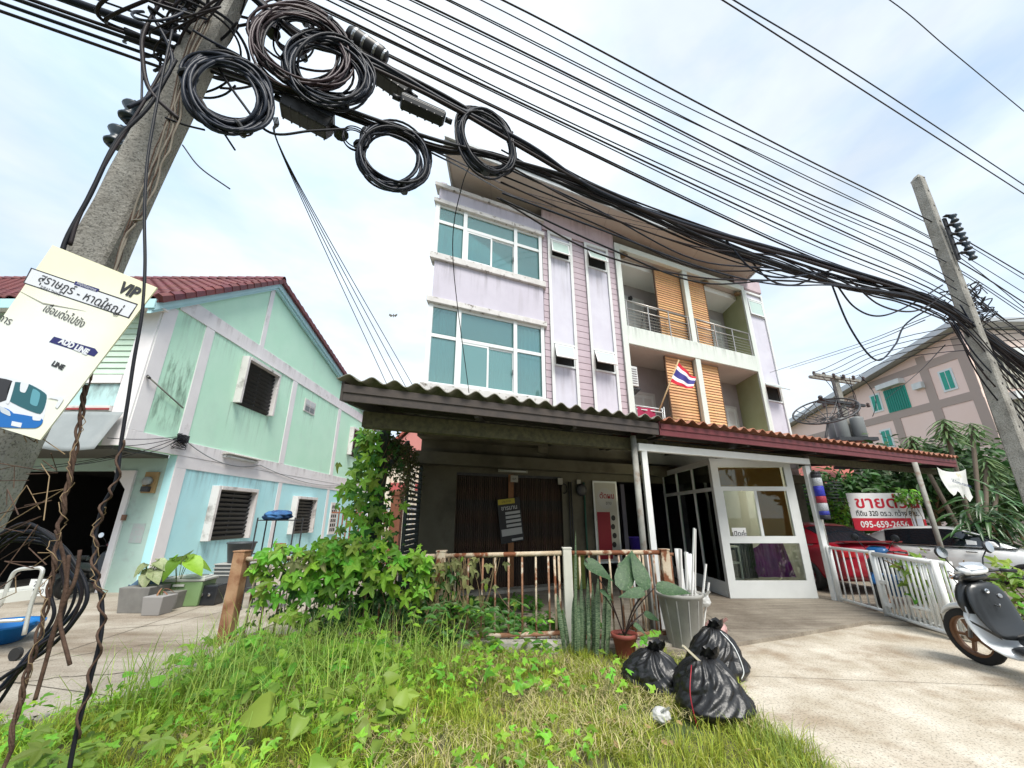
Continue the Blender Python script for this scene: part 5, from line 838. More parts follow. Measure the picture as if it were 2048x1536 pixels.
# ================================================================== street poles and cables
SA = Vector((-2.2, 1.9, 0)); SB = Vector((7.05, 5.6, 0)); SD = (SB - SA).normalized(); SN = Vector((SD.y, -SD.x, 0)); SANG = math.atan2(SD.y, SD.x)
def onS(px, py, off=0): return onP(px, py, SA + SN * off, SN)
def pole(label, base, top, w0, w1, ang, z0=-.3):
    t = thing('utility_pole', label, 'utility pole', (base[0], base[1], 0)); n = 26; m = MB()
    def ringp(z):
        k = z / top[2]; cx_ = base[0] + (top[0] - base[0]) * k; cy_ = base[1] + (top[1] - base[1]) * k; w = (w0 + (w1 - w0) * k) / 2; c_ = w * .82; out_ = []
        for x, y in ((-w, -c_), (-c_, -w), (c_, -w), (w, -c_), (w, c_), (c_, w), (-c_, w), (-w, c_)):
            j = random.uniform(-.004, .004); p = Matrix.Rotation(ang, 3, 'Z') @ Vector((x + j, y + j, 0)); out_.append((cx_ + p.x, cy_ + p.y, z))
        return out_
    S = [ringp(z0 + (top[2] - z0) * i / n) for i in range(n + 1)]; m.grid(lambda i, j: S[j][i], 8, n + 1, True); m.f.append(tuple(n * 8 + k for k in range(8))); part('shaft', m, PCON, t); return t
PL = pole('weathered concrete utility pole carrying cable coils and a bus poster', (-2.616, 1.9, 0), (-1.876, 1.9, 7.4), .205, .15, SANG)
PR = pole('grey concrete utility pole with pointed top beside the parked scooter', (7.0, 5.6, 0), (7.19, 5.6, 7.30), .215, .15, SANG)
part('pointed_top', MB().add([(7.19 + x, 5.6 + y, 7.30) for x, y in ((-.07, -.07), (.07, -.07), (.07, .07), (-.07, .07))] + [(7.19, 5.56, 7.40), (7.19, 5.64, 7.40)], [(0,1,4),(1,2,5,4),(2,3,5),(3,0,4,5)]), PCON, PR)
hole = MB().lathe([(.018, 0), (.018, .004), (.001, .005)], n=10, axis=(SN)).mesh('bolt_hole')
for i in range(16):
    z = 2.2 + i * .32; put('bolt_hole', hole, DARK, PR, Matrix.Translation(Vector((7.0 + .19 * z / 7.3, 5.6, z)) + SN * ((.215 - .065 * z / 7.3) / 2 - .001)))
# spool insulators in U brackets
spool = MB().lathe([(.02, -.06), (.05, -.06), (.055, -.045), (.032, -.012), (.032, .012), (.055, .045), (.05, .06), (.02, .06)], n=16).mesh('spool', True)
SPM = mat('dark_glazed_spool', (.03, .045, .06), .35)
for px, py in ((262, 225), (234, 275)):
    c = onY(px, py, 1.9); g = bpy.data.objects.new('insulator_bracket', None); g.empty_display_size = .1; COL.objects.link(g); g.parent = PL; g.matrix_parent_inverse = Matrix.Translation(PL.location).inverted(); WORLD_OF[g.name] = ID.copy()
    for dz in (.072, -.072): part('bracket_arm', MB().box(c.x - .03, c.x + .13, c.y - .018, c.y + .018, c.z + dz - .006, c.z + dz + .006), SPM, g)
    put('spool', spool, SPM, g, Matrix.Translation(c)); part('pin', MB().tube([c - Vector((0, 0, .1)), c + Vector((0, 0, .1))], .009, 8), DKSTEEL, g)
rk = part('insulator_rack', MB().bar((7.16, 5.46, 5.55), (7.19, 5.46, 6.35), .03, .05), DKSTEEL, PR)
for i in range(5): put('spool', spool, SPM, PR, Matrix.Translation((7.27 + .01 * i, 5.40, 6.30 - i * .18))); part('bracket_arm', MB().box(7.16, 7.29, 5.39, 5.45, 6.30 - i * .18 + .065, 6.30 - i * .18 + .078), DKSTEEL, PR)
NCAB = 0
CABS = [CABLE, mat('brown_black_cable', (.022, .017, .019), .5, spec=.2), mat('blue_black_cable', (.010, .014, .026), .45, spec=.25)]
def cable(pp, r, label, group, off=0, m=None, n=8, name='overhead_cable', world=False, ext=(0, 0)):
    global NCAB
    pts = pp if world else [onS(x, y, off) for x, y in pp]; NCAB += 1
    pts = spline(pts, n)
    if ext[0]: d_ = (pts[0] - pts[2]).normalized(); d_.z *= .3; pts = [pts[0] + d_ * ext[0], pts[0] + d_ * .5] + pts
    if ext[1]: d_ = (pts[-1] - pts[-3]).normalized(); d_.z *= .3; pts = pts + [pts[-1] + d_ * .5, pts[-1] + d_ * ext[1]]
    return solo(name, MB().tube(pts, r, 6), m or CABS[NCAB % 3], label, 'cable', group, smooth=True)
LG, LL = 'overhead cables between the two concrete poles', 'thin black overhead cable strung high between the two concrete poles'
xt = [1005, 962, 893, 832, 820, 775, 692, 680, 655, 612, 600, 560, 552, 720, 900]; xm_ = [1385, 1346, 1290, 1240, 1230, 1195, 1115, 1110, 1045, 1030, 1020, 965, 958, 1140, 1300]; y16 = [312, 322, 346, 380, 388, 398, 423, 430, 455, 468, 478, 500, 505, 410, 352]; yr = [455, 462, 487, 505, 520, 525, 560, 563, 580, 590, 600, 605, 610, 548, 492]
for i in range(15):
    o_ = random.uniform(-.12, .12); a = xt[i]; cable([(a - 420, -185 - 8 * i % 20), (a, 0), (xm_[i], 200), (1600, y16[i]), (1885, yr[i]), (2075, yr[i] + 110 + 2.5 * i)], .007 if i % 3 else .0105, LL, LG, o_, ext=(9, 14))
for (a, b, c) in (((1440, -3), (1700, 164), (2075, 405)), ((1462, -3), (1730, 160), (2075, 388)), ((1775, -3), (1900, 100), (2075, 245))):
    cable([(a[0] - 300, a[1] - 185), a, b, c], .011, 'high bare power line passing above the pointed concrete pole', 'high power lines', .1, ext=(12, 14))
# heavy bundles
BG, BLb = 'heavy cable bundle along the poles', 'thick black communication cable in the sagging bundle between the poles'
bun1 = [(330, -110), (480, -25), (600, 75), (735, 120), (900, 208), (1060, 296), (1200, 384), (1390, 452), (1660, 538), (1885, 615), (2075, 735)]
bun2 = [(250, 70), (420, 132), (620, 202), (860, 292), (1000, 318), (1200, 392), (1400, 478), (1560, 540), (1700, 575), (1885, 625), (2075, 760)]
for k in range(8):
    j = lambda: random.uniform(-7, 7); cable([(x + j(), y + j() + 1.5 * k - 6) for x, y in bun1], random.choice((.009, .013, .018)), BLb, BG, random.uniform(-.05, .08), ext=(0, 14))
for k in range(8):
    j = lambda: random.uniform(-8, 8); cable([(x + j(), y + j() + 2 * k - 9) for x, y in bun2], random.choice((.008, .012, .016)), BLb, BG, random.uniform(-.05, .08), ext=(0, 14))
for k in range(9):
    j = lambda s=9: random.uniform(-s, s); y0 = 300 + k * 13
    cable([(1000 + j(), y0 + j()), (1200 + j(), y0 + 88 + j(16)), (1400 + j(), y0 + 165 + j(20)), (1560 + j(), y0 + 210 - k * 5 + j(14)), (1700 + j(), 570 + j(12)), (1890, 618 + j(14)), (2075, 740 + k * 11)], .008, 'slack black cable hanging loosely below the main bundle', 'slack cables below the bundle', random.uniform(-.1, .15), ext=(0, 14))
for pp in ([(1660, 560), (1700, 655), (1752, 720), (1790, 690), (1815, 645), (1890, 600)], [(1670, 565), (1710, 615), (1760, 632), (1820, 610), (1885, 570)], [(1500, 520), (1540, 560), (1590, 570), (1640, 548), (1665, 540)], [(1440, 465), (1500, 535), (1560, 555), (1640, 545)], [(1680, 560), (1740, 590), (1800, 605), (1890, 640)], [(1700, 560), (1760, 610), (1830, 622), (1890, 590)]): cable(pp, .011, 'black cable loop drooping below the bundle near the pointed pole', 'drooping cable loops', random.uniform(-.1, .1))
LJ = 0
for x, y, r in ((0, 5, .011), (28, -3, .012), (55, -3, .011), (125, -4, .026), (190, -3, .007), (-90, -10, .01)): cable([(x - 150, y - 55), (x, y), (x + 150, y + 53), (372, y + (372 - x) * .352)], r, 'straight black cable arriving at the bus poster pole from behind', 'cables left of the poster pole', random.uniform(-.06, .06), ext=(14, 0))
# tangle on the poster pole
for k in range(26):
    c = onS(375 + random.uniform(-55, 75), 95 + random.uniform(-95, 45), -.05); p = []
    a0 = random.uniform(0, 6.28); rx, rz = random.uniform(.12, .26), random.uniform(.08, .24)
    for i in range(18):
        a = a0 + i * .42; p.append(c + SD * (rx * math.cos(a)) + Vector((0, 0, rz * math.sin(a * (1 + .1 * (k % 3))))) - SN * (.1 - .30 * math.sin(a * .5 + k)) * -1)
    cable(p, random.choice((.006, .008, .011)), 'tangled black cable loop wrapped round the top of the poster pole', 'cable tangle on the poster pole', n=3, world=True, name='tangled_cable')
for pp, r in (([(330, -10), (290, 60), (285, 110), (300, 180), (360, 240)], .012), ([(300, 20), (345, 120), (300, 190), (255, 215)], .011), ([(352, 120), (300, 210), (235, 280), (180, 390), (132, 480), (118, 540)], .011), ([(345, 100), (290, 200), (215, 320), (160, 430), (140, 490)], .009), ([(283, 60), (284, 150), (283, 210)], .006), ([(420, 110), (480, 200), (540, 265), (620, 262), (690, 258)], .008), ([(370, 160), (420, 225), (470, 300)], .006), ([(365, 290), (400, 335), (460, 378)], .004), ([(330, 235), (370, 250), (410, 260)], .006), ([(400, 195), (440, 250), (500, 270), (515, 215)], .006)):
    cable(pp, r, 'loose cable end hanging off the poster pole', 'loose cables on the poster pole', .2, name='loose_cable')
# coils
def coil(cx_, cy_, rx, ry, rot, turns, r, label, m, off, jit=7, wob=.05):
    t = thing('cable_coil', label, 'cable coil', onS(cx_, cy_, off))
    for k in range(turns):
        jx, jy = random.gauss(0, jit), random.gauss(0, jit); sx, sy = rx * random.uniform(.88, 1.06), ry * random.uniform(.86, 1.06); of = off + random.gauss(0, wob); p = []; ph = random.uniform(0, 6)
        for i in range(34):
            a = i * 2 * math.pi / 34; x = sx * math.cos(a); y = sy * math.sin(a); c_, s_ = math.cos(rot), math.sin(rot); w = 1 + .03 * math.sin(3 * a + ph)
            p.append(onS(cx_ + jx + (x * c_ - y * s_) * w, cy_ + jy + (x * s_ + y * c_) * w, of + .03 * math.sin(a * 2 + ph)))
        part('turn', MB().tube(p, r, 6, close=True), m if k % 3 else CABLE, t, smooth=True)
    for k in range(3):
        a = .8 + k * 2.1; x = rx * math.cos(a); y = ry * math.sin(a); c_, s_ = math.cos(rot), math.sin(rot); q = onS(cx_ + x * c_ - y * s_, cy_ + x * s_ + y * c_, off); part('tie', MB().lathe([(.05, -.012), (.055, 0), (.05, .012)], q, 10, SD * (-math.sin(a)) + Vector((0, 0, -math.cos(a)))), BLACK, t)
    return t
BRC = mat('brownish_cable', (.055, .036, .042), .45, spec=.25); BLC = mat('slate_cable', (.014, .019, .032), .45, spec=.25)
coil(602, 95, 100, 72, R(28), 30, .009, 'large brown cable coil hanging highest beside the poster pole', BRC, .05); coil(655, 140, 82, 62, R(25), 26, .010, 'heavy black cable coil hanging behind the brown coil', BLC, .06); coil(588, 72, 42, 40, R(20), 8, .008, 'small brown coil nested inside the large brown coil', BRC, -.12, 5)
coil(455, 185, 86, 66, R(33), 26, .0105, 'thick black coil looped around the poster pole shaft', BLC, .21, 6); coil(786, 315, 70, 58, R(32), 20, .0095, 'round black coil hanging lowest under the cables', BLC, 0, 5); coil(972, 281, 70, 46, R(58), 19, .0095, 'upright oval black coil in front of the roof eave', BLC, .02, 4); coil(710, 280, 30, 20, R(30), 3, .005, 'little loop of thin wire beside the lowest coil', CABLE, 0, 4)
# splice closures
def closure(px, py, l, w, h, slope, label, off=0, rib=6, barrel=False):
    c = onS(px, py, off); d = (SD + Vector((0, 0, slope))).normalized(); up = SN.cross(d) * -1; up = up if up.z > 0 else -up; M = Matrix(((d.x, SN.x, up.x, c.x), (d.y, SN.y, up.y, c.y), (d.z, SN.z, up.z, c.z), (0, 0, 0, 1)))
    t = thing('splice_box', label, 'splice box', c)
    if barrel:
        part('barrel', MB(M).lathe([(.03, -l / 2), (h * .4, -l * .46), (h / 2, -l * .34), (h / 2, l * .34), (h * .4, l * .46), (.03, l / 2)], (0, 0, 0), 18, (1, 0, 0)), BLACK, t, smooth=True)
        for x in (-.3, -.06, .22, .42): part('steel_band', MB(M).lathe([(h / 2 * (1.0 if abs(x) < .35 else .86), -.012), (h / 2 * (1.05 if abs(x) < .35 else .9), 0), (h / 2 * (1.0 if abs(x) < .35 else .86), .012)], (x * l, 0, 0), 18, (1, 0, 0)), STEEL, t)
        return t
    SLB = mat('slate_black_plastic', (.035, .042, .052), .4)
    part('lower_shell', MB(M).add([(-l/2, -w/2, 0), (l/2, -w/2, 0), (l/2, w/2, 0), (-l/2, w/2, 0), (-l*.46, -w*.38, -h/2), (l*.46, -w*.38, -h/2), (l*.46, w*.38, -h/2), (-l*.46, w*.38, -h/2)], [(0,1,2,3),(4,7,6,5),(0,4,5,1),(1,5,6,2),(2,6,7,3),(3,7,4,0)]), BLACK, t, bevel=.008); part('upper_shell', MB(M).add([(-l/2, -w/2, .004), (l/2, -w/2, .004), (l/2, w/2, .004), (-l/2, w/2, .004), (-l*.45, -w*.34, h/2), (l*.45, -w*.34, h/2), (l*.45, w*.34, h/2), (-l*.45, w*.34, h/2)], [(0,3,2,1),(4,5,6,7),(0,1,5,4),(1,2,6,5),(2,3,7,6),(3,0,4,7)]), SLB, t, bevel=.008)
    for k in range(rib): x = -l * .42 + l * .84 * k / (rib - 1); part('clamp', MB(M).box(x - .008, x + .008, -w * .54, -w * .47, -.03, .03), BLACK, t); part('rib', MB(M).box(x - .004, x + .004, -w * .43, w * .43, -h * .51, -h * .44), BLACK, t)
    for x in (-1, 1): part('gland', MB(M).tube([(x * l / 2, 0, 0), (x * (l / 2 + .06), 0, 0)], .022, 10), BLACK, t, smooth=True)
    return t
closure(735, 92, .36, .12, .14, -.42, 'black barrel splice closure with steel bands', .0, barrel=True); closure(783, 162, .36, .16, .16, -.42, 'square black splice box with grey lid under the barrel closure', -.06); closure(846, 219, .38, .12, .10, -.12, 'slim black splice box beside the square one', .02); closure(617, 229, .36, .16, .18, -.28, 'black splice box below the brown cable coil', -.05)
closure(352, -14, .30, .22, .22, -.1, 'big dark junction box behind the top of the poster pole', -.22)
# drop wires
for k in range(4): cable([onS(546 + 3 * k, 235, -.1), onS(582 + 4 * k, 350 + 4 * k, -.7), CM @ Vector((.35 + .12 * k, .5 + .1 * k, 3.34))], .0045, 'thin drop wire falling from the cables to the grey canopy corner', 'drop wires to the canopy corner', world=True, name='drop_wire')
s_, z_ = onC(938, 786); cable([onS(962, 300, .02), onS(924, 372, -.5), onS(906, 520, -1.3), CM @ Vector((s_, 0.0, z_))], .005, 'single drop wire passing in front of the teal bay windows', None, world=True, name='drop_wire')
for k in range(2): cable([onS(846, 292 + 5 * k, 0), onP(1075, 392 + 14 * k, FO + FN * 1.6, FN), FM @ Vector((8.6, -1.16, 11.0 - .1 * k))], .008, 'thin wire crossing the eave soffit to the shophouse', 'wires crossing the eave', world=True, name='drop_wire')
# rack of the right pole: tangle
for k in range(22):
    c = onS(1935 + random.uniform(-40, 45), 610 + random.uniform(-35, 40), -.12); p = [c + SD * (random.uniform(.1, .3) * math.cos(a * .7 + k)) + Vector((0, 0, random.uniform(.05, .18) * math.sin(a + k))) + SN * random.uniform(-.1, .1) for a in range(9)]
    cable(p, random.choice((.007, .01)), 'knotted black cable on the pointed concrete pole', 'cable knots on the pointed pole', n=3, world=True, name='tangled_cable')
for k in range(12): cable([(1900 + random.uniform(-10, 20), 605 + k * 4), (1960, 655 + k * 9 + random.uniform(-8, 8)), (2075, 728 + k * 15)], .010, 'black cable leaving the pointed pole to the far side', 'cables beyond the pointed pole', random.uniform(-.15, .1), ext=(0, 14))
for k in range(5): cable([Vector((17.05 + .5 * k - 1.2, 19.7, 8.8 - .06 * k)), onP(1900, 655 + 12 * k, (17, 12, 0), Vector((0, 1, 0))) , Vector((26, 9.5, 7.6 - .35 * k))], .014, 'power line running from the transformer pole', 'power lines at the transformer pole', world=True, name='power_line')
for k, (a, b) in enumerate((((1580, 737), (1850, 640)), ((1540, 745), (1875, 625)), ((1770, 800), (1890, 690)))): cable([onP(a[0], a[1], (10, 14, 0), Vector((0, 1, 0))), onP((a[0] + b[0]) / 2, (a[1] + b[1]) / 2 + 6, (9, 9.5, 0), Vector((0, 1, 0))), onS(*b)], .007, 'thin stay wire crossing the sky beside the lavender shophouse', 'thin wires beside the shophouse', world=True, name='stay_wire')
# ------------------------------------------------------------------ poster on the pole
PY = 1.60; po = lambda x, y, d=0: onY(x, y, PY - d)
PT = thing('bus_poster', 'yellow bus service poster fixed to the weathered concrete pole', 'poster', po(100, 690)); pts4 = [po(105, 490), po(314, 575), po(80, 880), po(-122, 818)]
PYEL = bpy.data.materials.new('poster_print'); PYEL.use_nodes = True; _t = PYEL.node_tree; _N = _t.nodes; _b = _N['Principled BSDF']; _b.inputs['Roughness'].default_value = .45; _c = _N.new('ShaderNodeTexCoord'); _m = _N.new('ShaderNodeMapping'); _m.inputs['Location'].default_value = tuple(-v for v in po(60, 720)); _g = _N.new('ShaderNodeVectorMath'); _g.operation = 'LENGTH'; _n = _N.new('ShaderNodeTexNoise'); _n.inputs['Scale'].default_value = 5; _ad = _N.new('ShaderNodeMath'); _ad.operation = 'MULTIPLY_ADD'; _ad.inputs[1].default_value = .28; _r = _N.new('ShaderNodeValToRGB')
_r.color_ramp.elements[0].position = .18; _r.color_ramp.elements[0].color = (.72, .76, .80, 1); _r.color_ramp.elements[1].position = .62; _r.color_ramp.elements[1].color = (.80, .78, .55, 1)
for a_, b_ in ((_c.outputs['Object'], _m.inputs[0]), (_m.outputs[0], _g.inputs[0]), (_m.outputs[0], _n.inputs[0]), (_n.outputs[0], _ad.inputs[0]), (_g.outputs['Value'], _ad.inputs[2]), (_ad.outputs[0], _r.inputs[0]), (_r.outputs[0], _b.inputs[0])): _t.links.new(a_, b_)
part('board', MB().prism(pts4, (0, .006, 0)), PYEL, PT)
ex = (pts4[1] - pts4[0]).normalized(); ey = (pts4[1] - pts4[2]).normalized()
def pfr(x, y, d=.0025):
    o_ = po(x, y, d); n_ = ex.cross(ey).normalized(); return Matrix(((ex.x, ey.x, n_.x, o_.x), (ex.y, ey.y, n_.y, o_.y), (ex.z, ey.z, n_.z, o_.z), (0, 0, 0, 1)))
def smooth2(pp, n=5):
    L_ = len(pp); q = []
    for i in range(L_):
        a, b, c, d = (Vector((*pp[(i + k) % L_], 0)) for k in (-1, 0, 1, 2))
        for k in range(n): t = k / n; q.append((.5 * ((2 * b) + (c - a) * t * .6 + (2 * a * .6 - 5 * b * .6 - .8 * b + 4 * c * .6 + .8 * c * 1.5 - .6 * d + .0 * a) * 0)).to_tuple()[:2] if False else tuple((b * (2 * t ** 3 - 3 * t * t + 1) + (c - a) * .3 * (t ** 3 - 2 * t * t + t) + c * (-2 * t ** 3 + 3 * t * t) + (d - b) * .3 * (t ** 3 - t * t)))[:2])
    return q
def ppoly(name, pp, m, d=.0012):
    pp = smooth2(pp) if name.startswith('bus_') and name not in ('bus_plate',) else pp
    return part(name, MB().prism([po(x, y, d) for x, y in pp], (0, .0008, 0)), m, PT)
NAVY = mat('print_navy', (.02, .02, .12), .45); INK = mat('print_ink', (.03, .028, .03), .45); PWH = mat('print_white', (.66, .68, .72), .45); PBL = mat('print_blue', (.01, .13, .42), .45); PTL = mat('print_teal_glass', (.02, .10, .12), .35)
text('VIP', .075, pfr(258, 581, .003), INK, PT, .003); ppoly('label_border', [(62, 535), (276, 608), (258, 637), (46, 566)], INK, .0010); ppoly('label_field', [(64, 538), (273, 610), (256, 634), (49, 565)], PWH, .0020)
text('สุราษฎร์ - หาดใหญ่', .058, pfr(160, 588, .0040), INK, PT, 0, .93, fit=.46); text('SURAT THANI', .018, pfr(100, 581, .0035), INK, PT); text('HATYAI', .018, pfr(205, 614, .0035), INK, PT)
ppoly('ribbon', [(151, 562), (199, 578), (194, 584), (148, 569)], NAVY, .0030); text('รถตู้ปรับอากาศ', .018, pfr(173, 573, .004), PWH, PT)
text('เชื่อมต่อไปยัง', .052, pfr(128, 632), INK, PT, 0, fit=.22); text('ให้บริการ', .048, pfr(-6, 632), INK, PT, 0); ppoly('add_header', [(108, 673), (190, 697), (196, 705), (188, 713), (98, 684)], NAVY); text('ADD LINE', .034, pfr(148, 693), PWH, PT, .002); text('LINE', .030, pfr(116, 731), INK, PT, .0015)
ppoly('fold_line', [(30, 577), (85, 605), (172, 622), (86, 608)], mat('fold_grey', (.30, .30, .24), .7), .0016)
ppoly('bus_body', [(-80, 790), (-20, 752), (30, 757), (75, 772), (95, 785), (88, 835), (70, 856), (-20, 850), (-80, 838)], PWH, .0014); ppoly('bus_front_glass', [(22, 765), (58, 768), (93, 790), (80, 828), (16, 800)], PTL, .0024); ppoly('bus_side_glass', [(-80, 800), (-20, 756), (28, 764), (12, 800), (-80, 822)], INK, .0024); ppoly('bus_stripe', [(-80, 822), (8, 815), (30, 838), (-80, 842)], PBL, .0026); ppoly('bus_bumper', [(-30, 838), (20, 826), (84, 838), (70, 856), (-30, 852)], PBL, .0028); ppoly('bus_plate', [(24, 842), (44, 846), (41, 855), (22, 851)], PWH, .0036)
ppoly('bus_wheel', [(-30, 838), (-18, 832), (-8, 840), (-10, 852), (-26, 854)], INK, .0031); ppoly('bus_pillar', [(24, 764), (30, 764), (18, 806), (12, 803)], PWH, .0033); ppoly('bus_glint', [(66, 778), (80, 787), (74, 812), (60, 806)], mat('print_sky_glint', (.10, .30, .36), .35), .0031); ppoly('bus_headlamp', [(66, 832), (82, 834), (80, 841), (66, 840)], PWH, .0036); ppoly('bus_mirror', [(42, 765), (57, 768), (50, 785), (40, 782)], PWH, .0034); ppoly('bus_mirror', [(95, 795), (124, 793), (126, 800), (115, 816), (110, 812), (116, 800)], PWH, .0034); ppoly('bus_headlamp', [(0, 812), (18, 822), (20, 832), (2, 824)], mat('print_lamp', (.5, .55, .6), .4), .0036)
# ------------------------------------------------------------------ vines and cables running down the poster pole
rv0 = lambda s: Vector((random.gauss(0, s), random.gauss(0, s), random.gauss(0, s)))
BARK = mat('vine_bark', (.045, .024, .016), .85, (.085, .05, .032), 12, bump=.5, bscale=40); STRAW = mat('dry_tendril', (.20, .14, .075), .8)
def strand(pp, Y, r, m, amp=.0, f=9, ph=0, n=10):
    q = spline([onY(x, y, Y + (dy[0] if dy else 0)) for x, y, *dy in pp], n); return [p + Vector((amp * math.cos(f * i * .1 + ph), amp * math.sin(f * i * .1 + ph), 0)) for i, p in enumerate(q)]
t = thing('twisted_vine', 'twisted dead vine stem hanging beside the poster pole', 'vine', onY(60, 1520, 1.72)); vp = [(172, 770), (162, 830), (150, 900), (138, 960), (126, 1020), (116, 1070), (108, 1130), (95, 1200), (72, 1290), (48, 1370), (25, 1470), (8, 1560), (0, 1700)]
for k in range(3): part('stem', MB().tube(strand(vp, 1.66, 0, BARK, .005 + .003 * (k % 2), 5 + k, k * 1.57), [.005] * 50 + [.0042] * 71, 7), BARK, t, smooth=True)
for k in range(4): part('tendril', MB().tube([p + rv0(.004) for p in strand(vp[2 * k + 1:2 * k + 4], 1.64, 0, STRAW, .010 + .006 * (k % 3), 3 + k, k)], .0016, 5), STRAW, t, smooth=True)
t = thing('black_drop_cable', 'thick black cable with creeper hanging down past the poster edge', 'cable', onY(140, 1530, 1.6)); cp = [(345, 60), (325, 150), (306, 250), (294, 330), (289, 430), (290, 530), (285, 620), (268, 720), (256, 800), (243, 880), (232, 960), (207, 1010), (190, 1075), (192, 1150), (203, 1200), (202, 1270), (178, 1370), (150, 1480), (130, 1600), (122, 1720)]
part('cable', MB().tube(strand(cp, 1.60, 0, CABLE), .0065, 8), CABLE, t, smooth=True); part('creeper', MB().tube(strand(cp[9:18], 1.59, 0, BARK, .010, 8), .004, 6), BARK, t, smooth=True); part('tendril', MB().tube([p + rv0(.004) for p in strand(cp[11:15], 1.58, 0, STRAW, .011, 5)], .0015, 5), STRAW, t, smooth=True)
for k in range(7):
    pp = [(-40, 1095 + 6 * k), (10, 1066 + 4 * k), (62, 1052 + 4 * k), (100, 1068 + 4 * k), (138 - 5 * k, 1108 + 4 * k), (182 - 12 * k, 1178 + 3 * k), (150 - 7 * k, 1245), (85 - 4 * k, 1300 + 3 * k), (0, 1365 + 6 * k), (-60, 1415 + 9 * k)]
    lq = [onY(x + random.uniform(-10, 10), y + random.uniform(-9, 9), 1.75 + .02 * k) for x, y in pp]; lq = [Vector((-2.44, 1.86 - .01 * k, 1.52 - .03 * k))] + lq + [Vector((lq[-1].x - .12, lq[-1].y, .35)), Vector((lq[-1].x - .1 - .05 * k, lq[-1].y + .05 * k, 0))]
    cable(lq, .0055 if k % 2 else .007, 'black cable looped at the foot of the poster pole', 'cable loops at the pole foot', world=True, name='looped_cable')
for pp in ([(112, 1060), (128, 1120), (133, 1180), (112, 1250), (90, 1330), (70, 1400)], [(138, 1110), (132, 1170), (120, 1240), (140, 1330)], [(160, 1100), (150, 1160), (120, 1225), (95, 1300)]): cable([onY(x, y, 1.70) for x, y in pp], .0065, 'thick dark root hanging among the looped cables', 'roots at the pole foot', world=True, name='hanging_root', m=BARK)
wrap = thing('pole_creeper', 'dry creeper stems climbing the front of the poster pole', 'vine', (-2.3, 1.7, .2))
for k in range(6):
    pp = [(170 + 8 * k, 790 - 30 * k), (225 + 6 * k, 560 - 20 * k), (262 + 5 * k, 430), (300 + 5 * k, 330), (330 + 5 * k, 250), (356 + 4 * k, 150), (400 + 5 * k, 30)]
    part('stem', MB().tube([p + Vector((random.gauss(0, .0015), 0, 0)) for p in strand(pp, 1.765, 0, BARK, .005, 3 + k, k)], .0035 + .002 * (k % 2), 6), mat('grey_stem', (.17, .15, .12), .8) if k % 2 else BARK, wrap, smooth=True)
for k in range(22): q = onY(40 + random.uniform(-40, 70), 900 + random.uniform(-40, 260), 1.66); part('twig', MB().tube([q, q + Vector((random.uniform(-.1, .12), random.uniform(-.06, .02), random.uniform(-.1, .1))), q + Vector((random.uniform(-.2, .2), random.uniform(-.08, 0), random.uniform(-.22, .1)))], .002, 4), STRAW if k % 3 == 0 else BARK, wrap)
# a butterfly in the sky
bt = onY(787, 631, 3.0); t = thing('butterfly', 'small pale brown butterfly flying in front of the cloudy sky', 'butterfly', bt); WG = mat('butterfly_wing', (.20, .19, .16), .7)
for s_ in (1, -1): part('wing', MB().add([bt, bt + Vector((s_ * .032, -.01, .012)), bt + Vector((s_ * .035, -.012, -.006)), bt + Vector((s_ * .018, -.005, -.018)), bt + Vector((s_ * .032, .002, .0135)) ], [(0, 1, 2, 3), (0, 4, 1)]), WG, t)
part('body', MB().tube([bt + Vector((0, 0, .014)), bt + Vector((0, 0, -.016))], .003, 6), BARK, t)
# ================================================================== things standing about
def vess(prof, c, m, par, name, n=22): return part(name, MB().lathe(prof, c, n), m, par, smooth=True)
# --- rubbish bin with sticks
bc0 = onZ(1382, 1306); BX, BYY = bc0.x, bc0.y + .16
t = thing('rubbish_bin', 'grey ribbed plastic rubbish bin full of white strips', 'bin', (BX, BYY, 0)); BINM = mat('grey_bin_plastic', (.27, .265, .245), .7, (.34, .335, .31), 5, c3=(.36, .35, .32), s3=3, lo3=.6, hi3=.75)
vess([(.19, 0), (.20, .02), (.285, .62), (.30, .625), (.305, .665), (.29, .67), (.27, .64), (.185, .04), (.001, .035)], (BX, BYY, 0), BINM, t, 'body', 34)
for k in range(12): a = k * math.pi / 6; part('rib', MB().bar((BX + .200 * math.cos(a), BYY + .200 * math.sin(a), .05), (BX + .282 * math.cos(a), BYY + .282 * math.sin(a), .60), .014, .012), BINM, t)
STK = mat('white_pvc', (.74, .73, .70), .5)
for i, (x0, y0, x1, y1, w) in enumerate(((1383, 1225, 1388, 1056, .030), (1390, 1225, 1391, 1058, .022), (1403, 1215, 1412, 1128, .028), (1411, 1220, 1418, 1165, .022), (1376, 1222, 1371, 1103, .030), (1365, 1220, 1360, 1098, .045))):
    a, b = onY(x0, y0, BYY - .05 + .02 * i), onY(x1, y1, BYY - .02 + .02 * i); t2 = thing('plastic_strip', ('tallest white plastic strip standing in the rubbish bin', 'thin white strip leaning on the tallest strip in the bin', 'short white strip at the right rim of the bin', 'stubby white strip outermost in the bin', 'mid height white strip in the bin', 'broad white strip beside the folded gate in the bin')[i], 'strip', a); part('strip_body', MB().bar(a - (b - a).normalized() * .25, b, w, w * .5), STK, t2); part('groove_shade', MB().bar(a - Vector((0, w * .26, 0)), b - Vector((0, w * .26, .01)), w * .3, .003), mat('strip_shadow', (.45, .45, .43), .6), t2)  # groove is a thin darker bar, its shade put into the colour
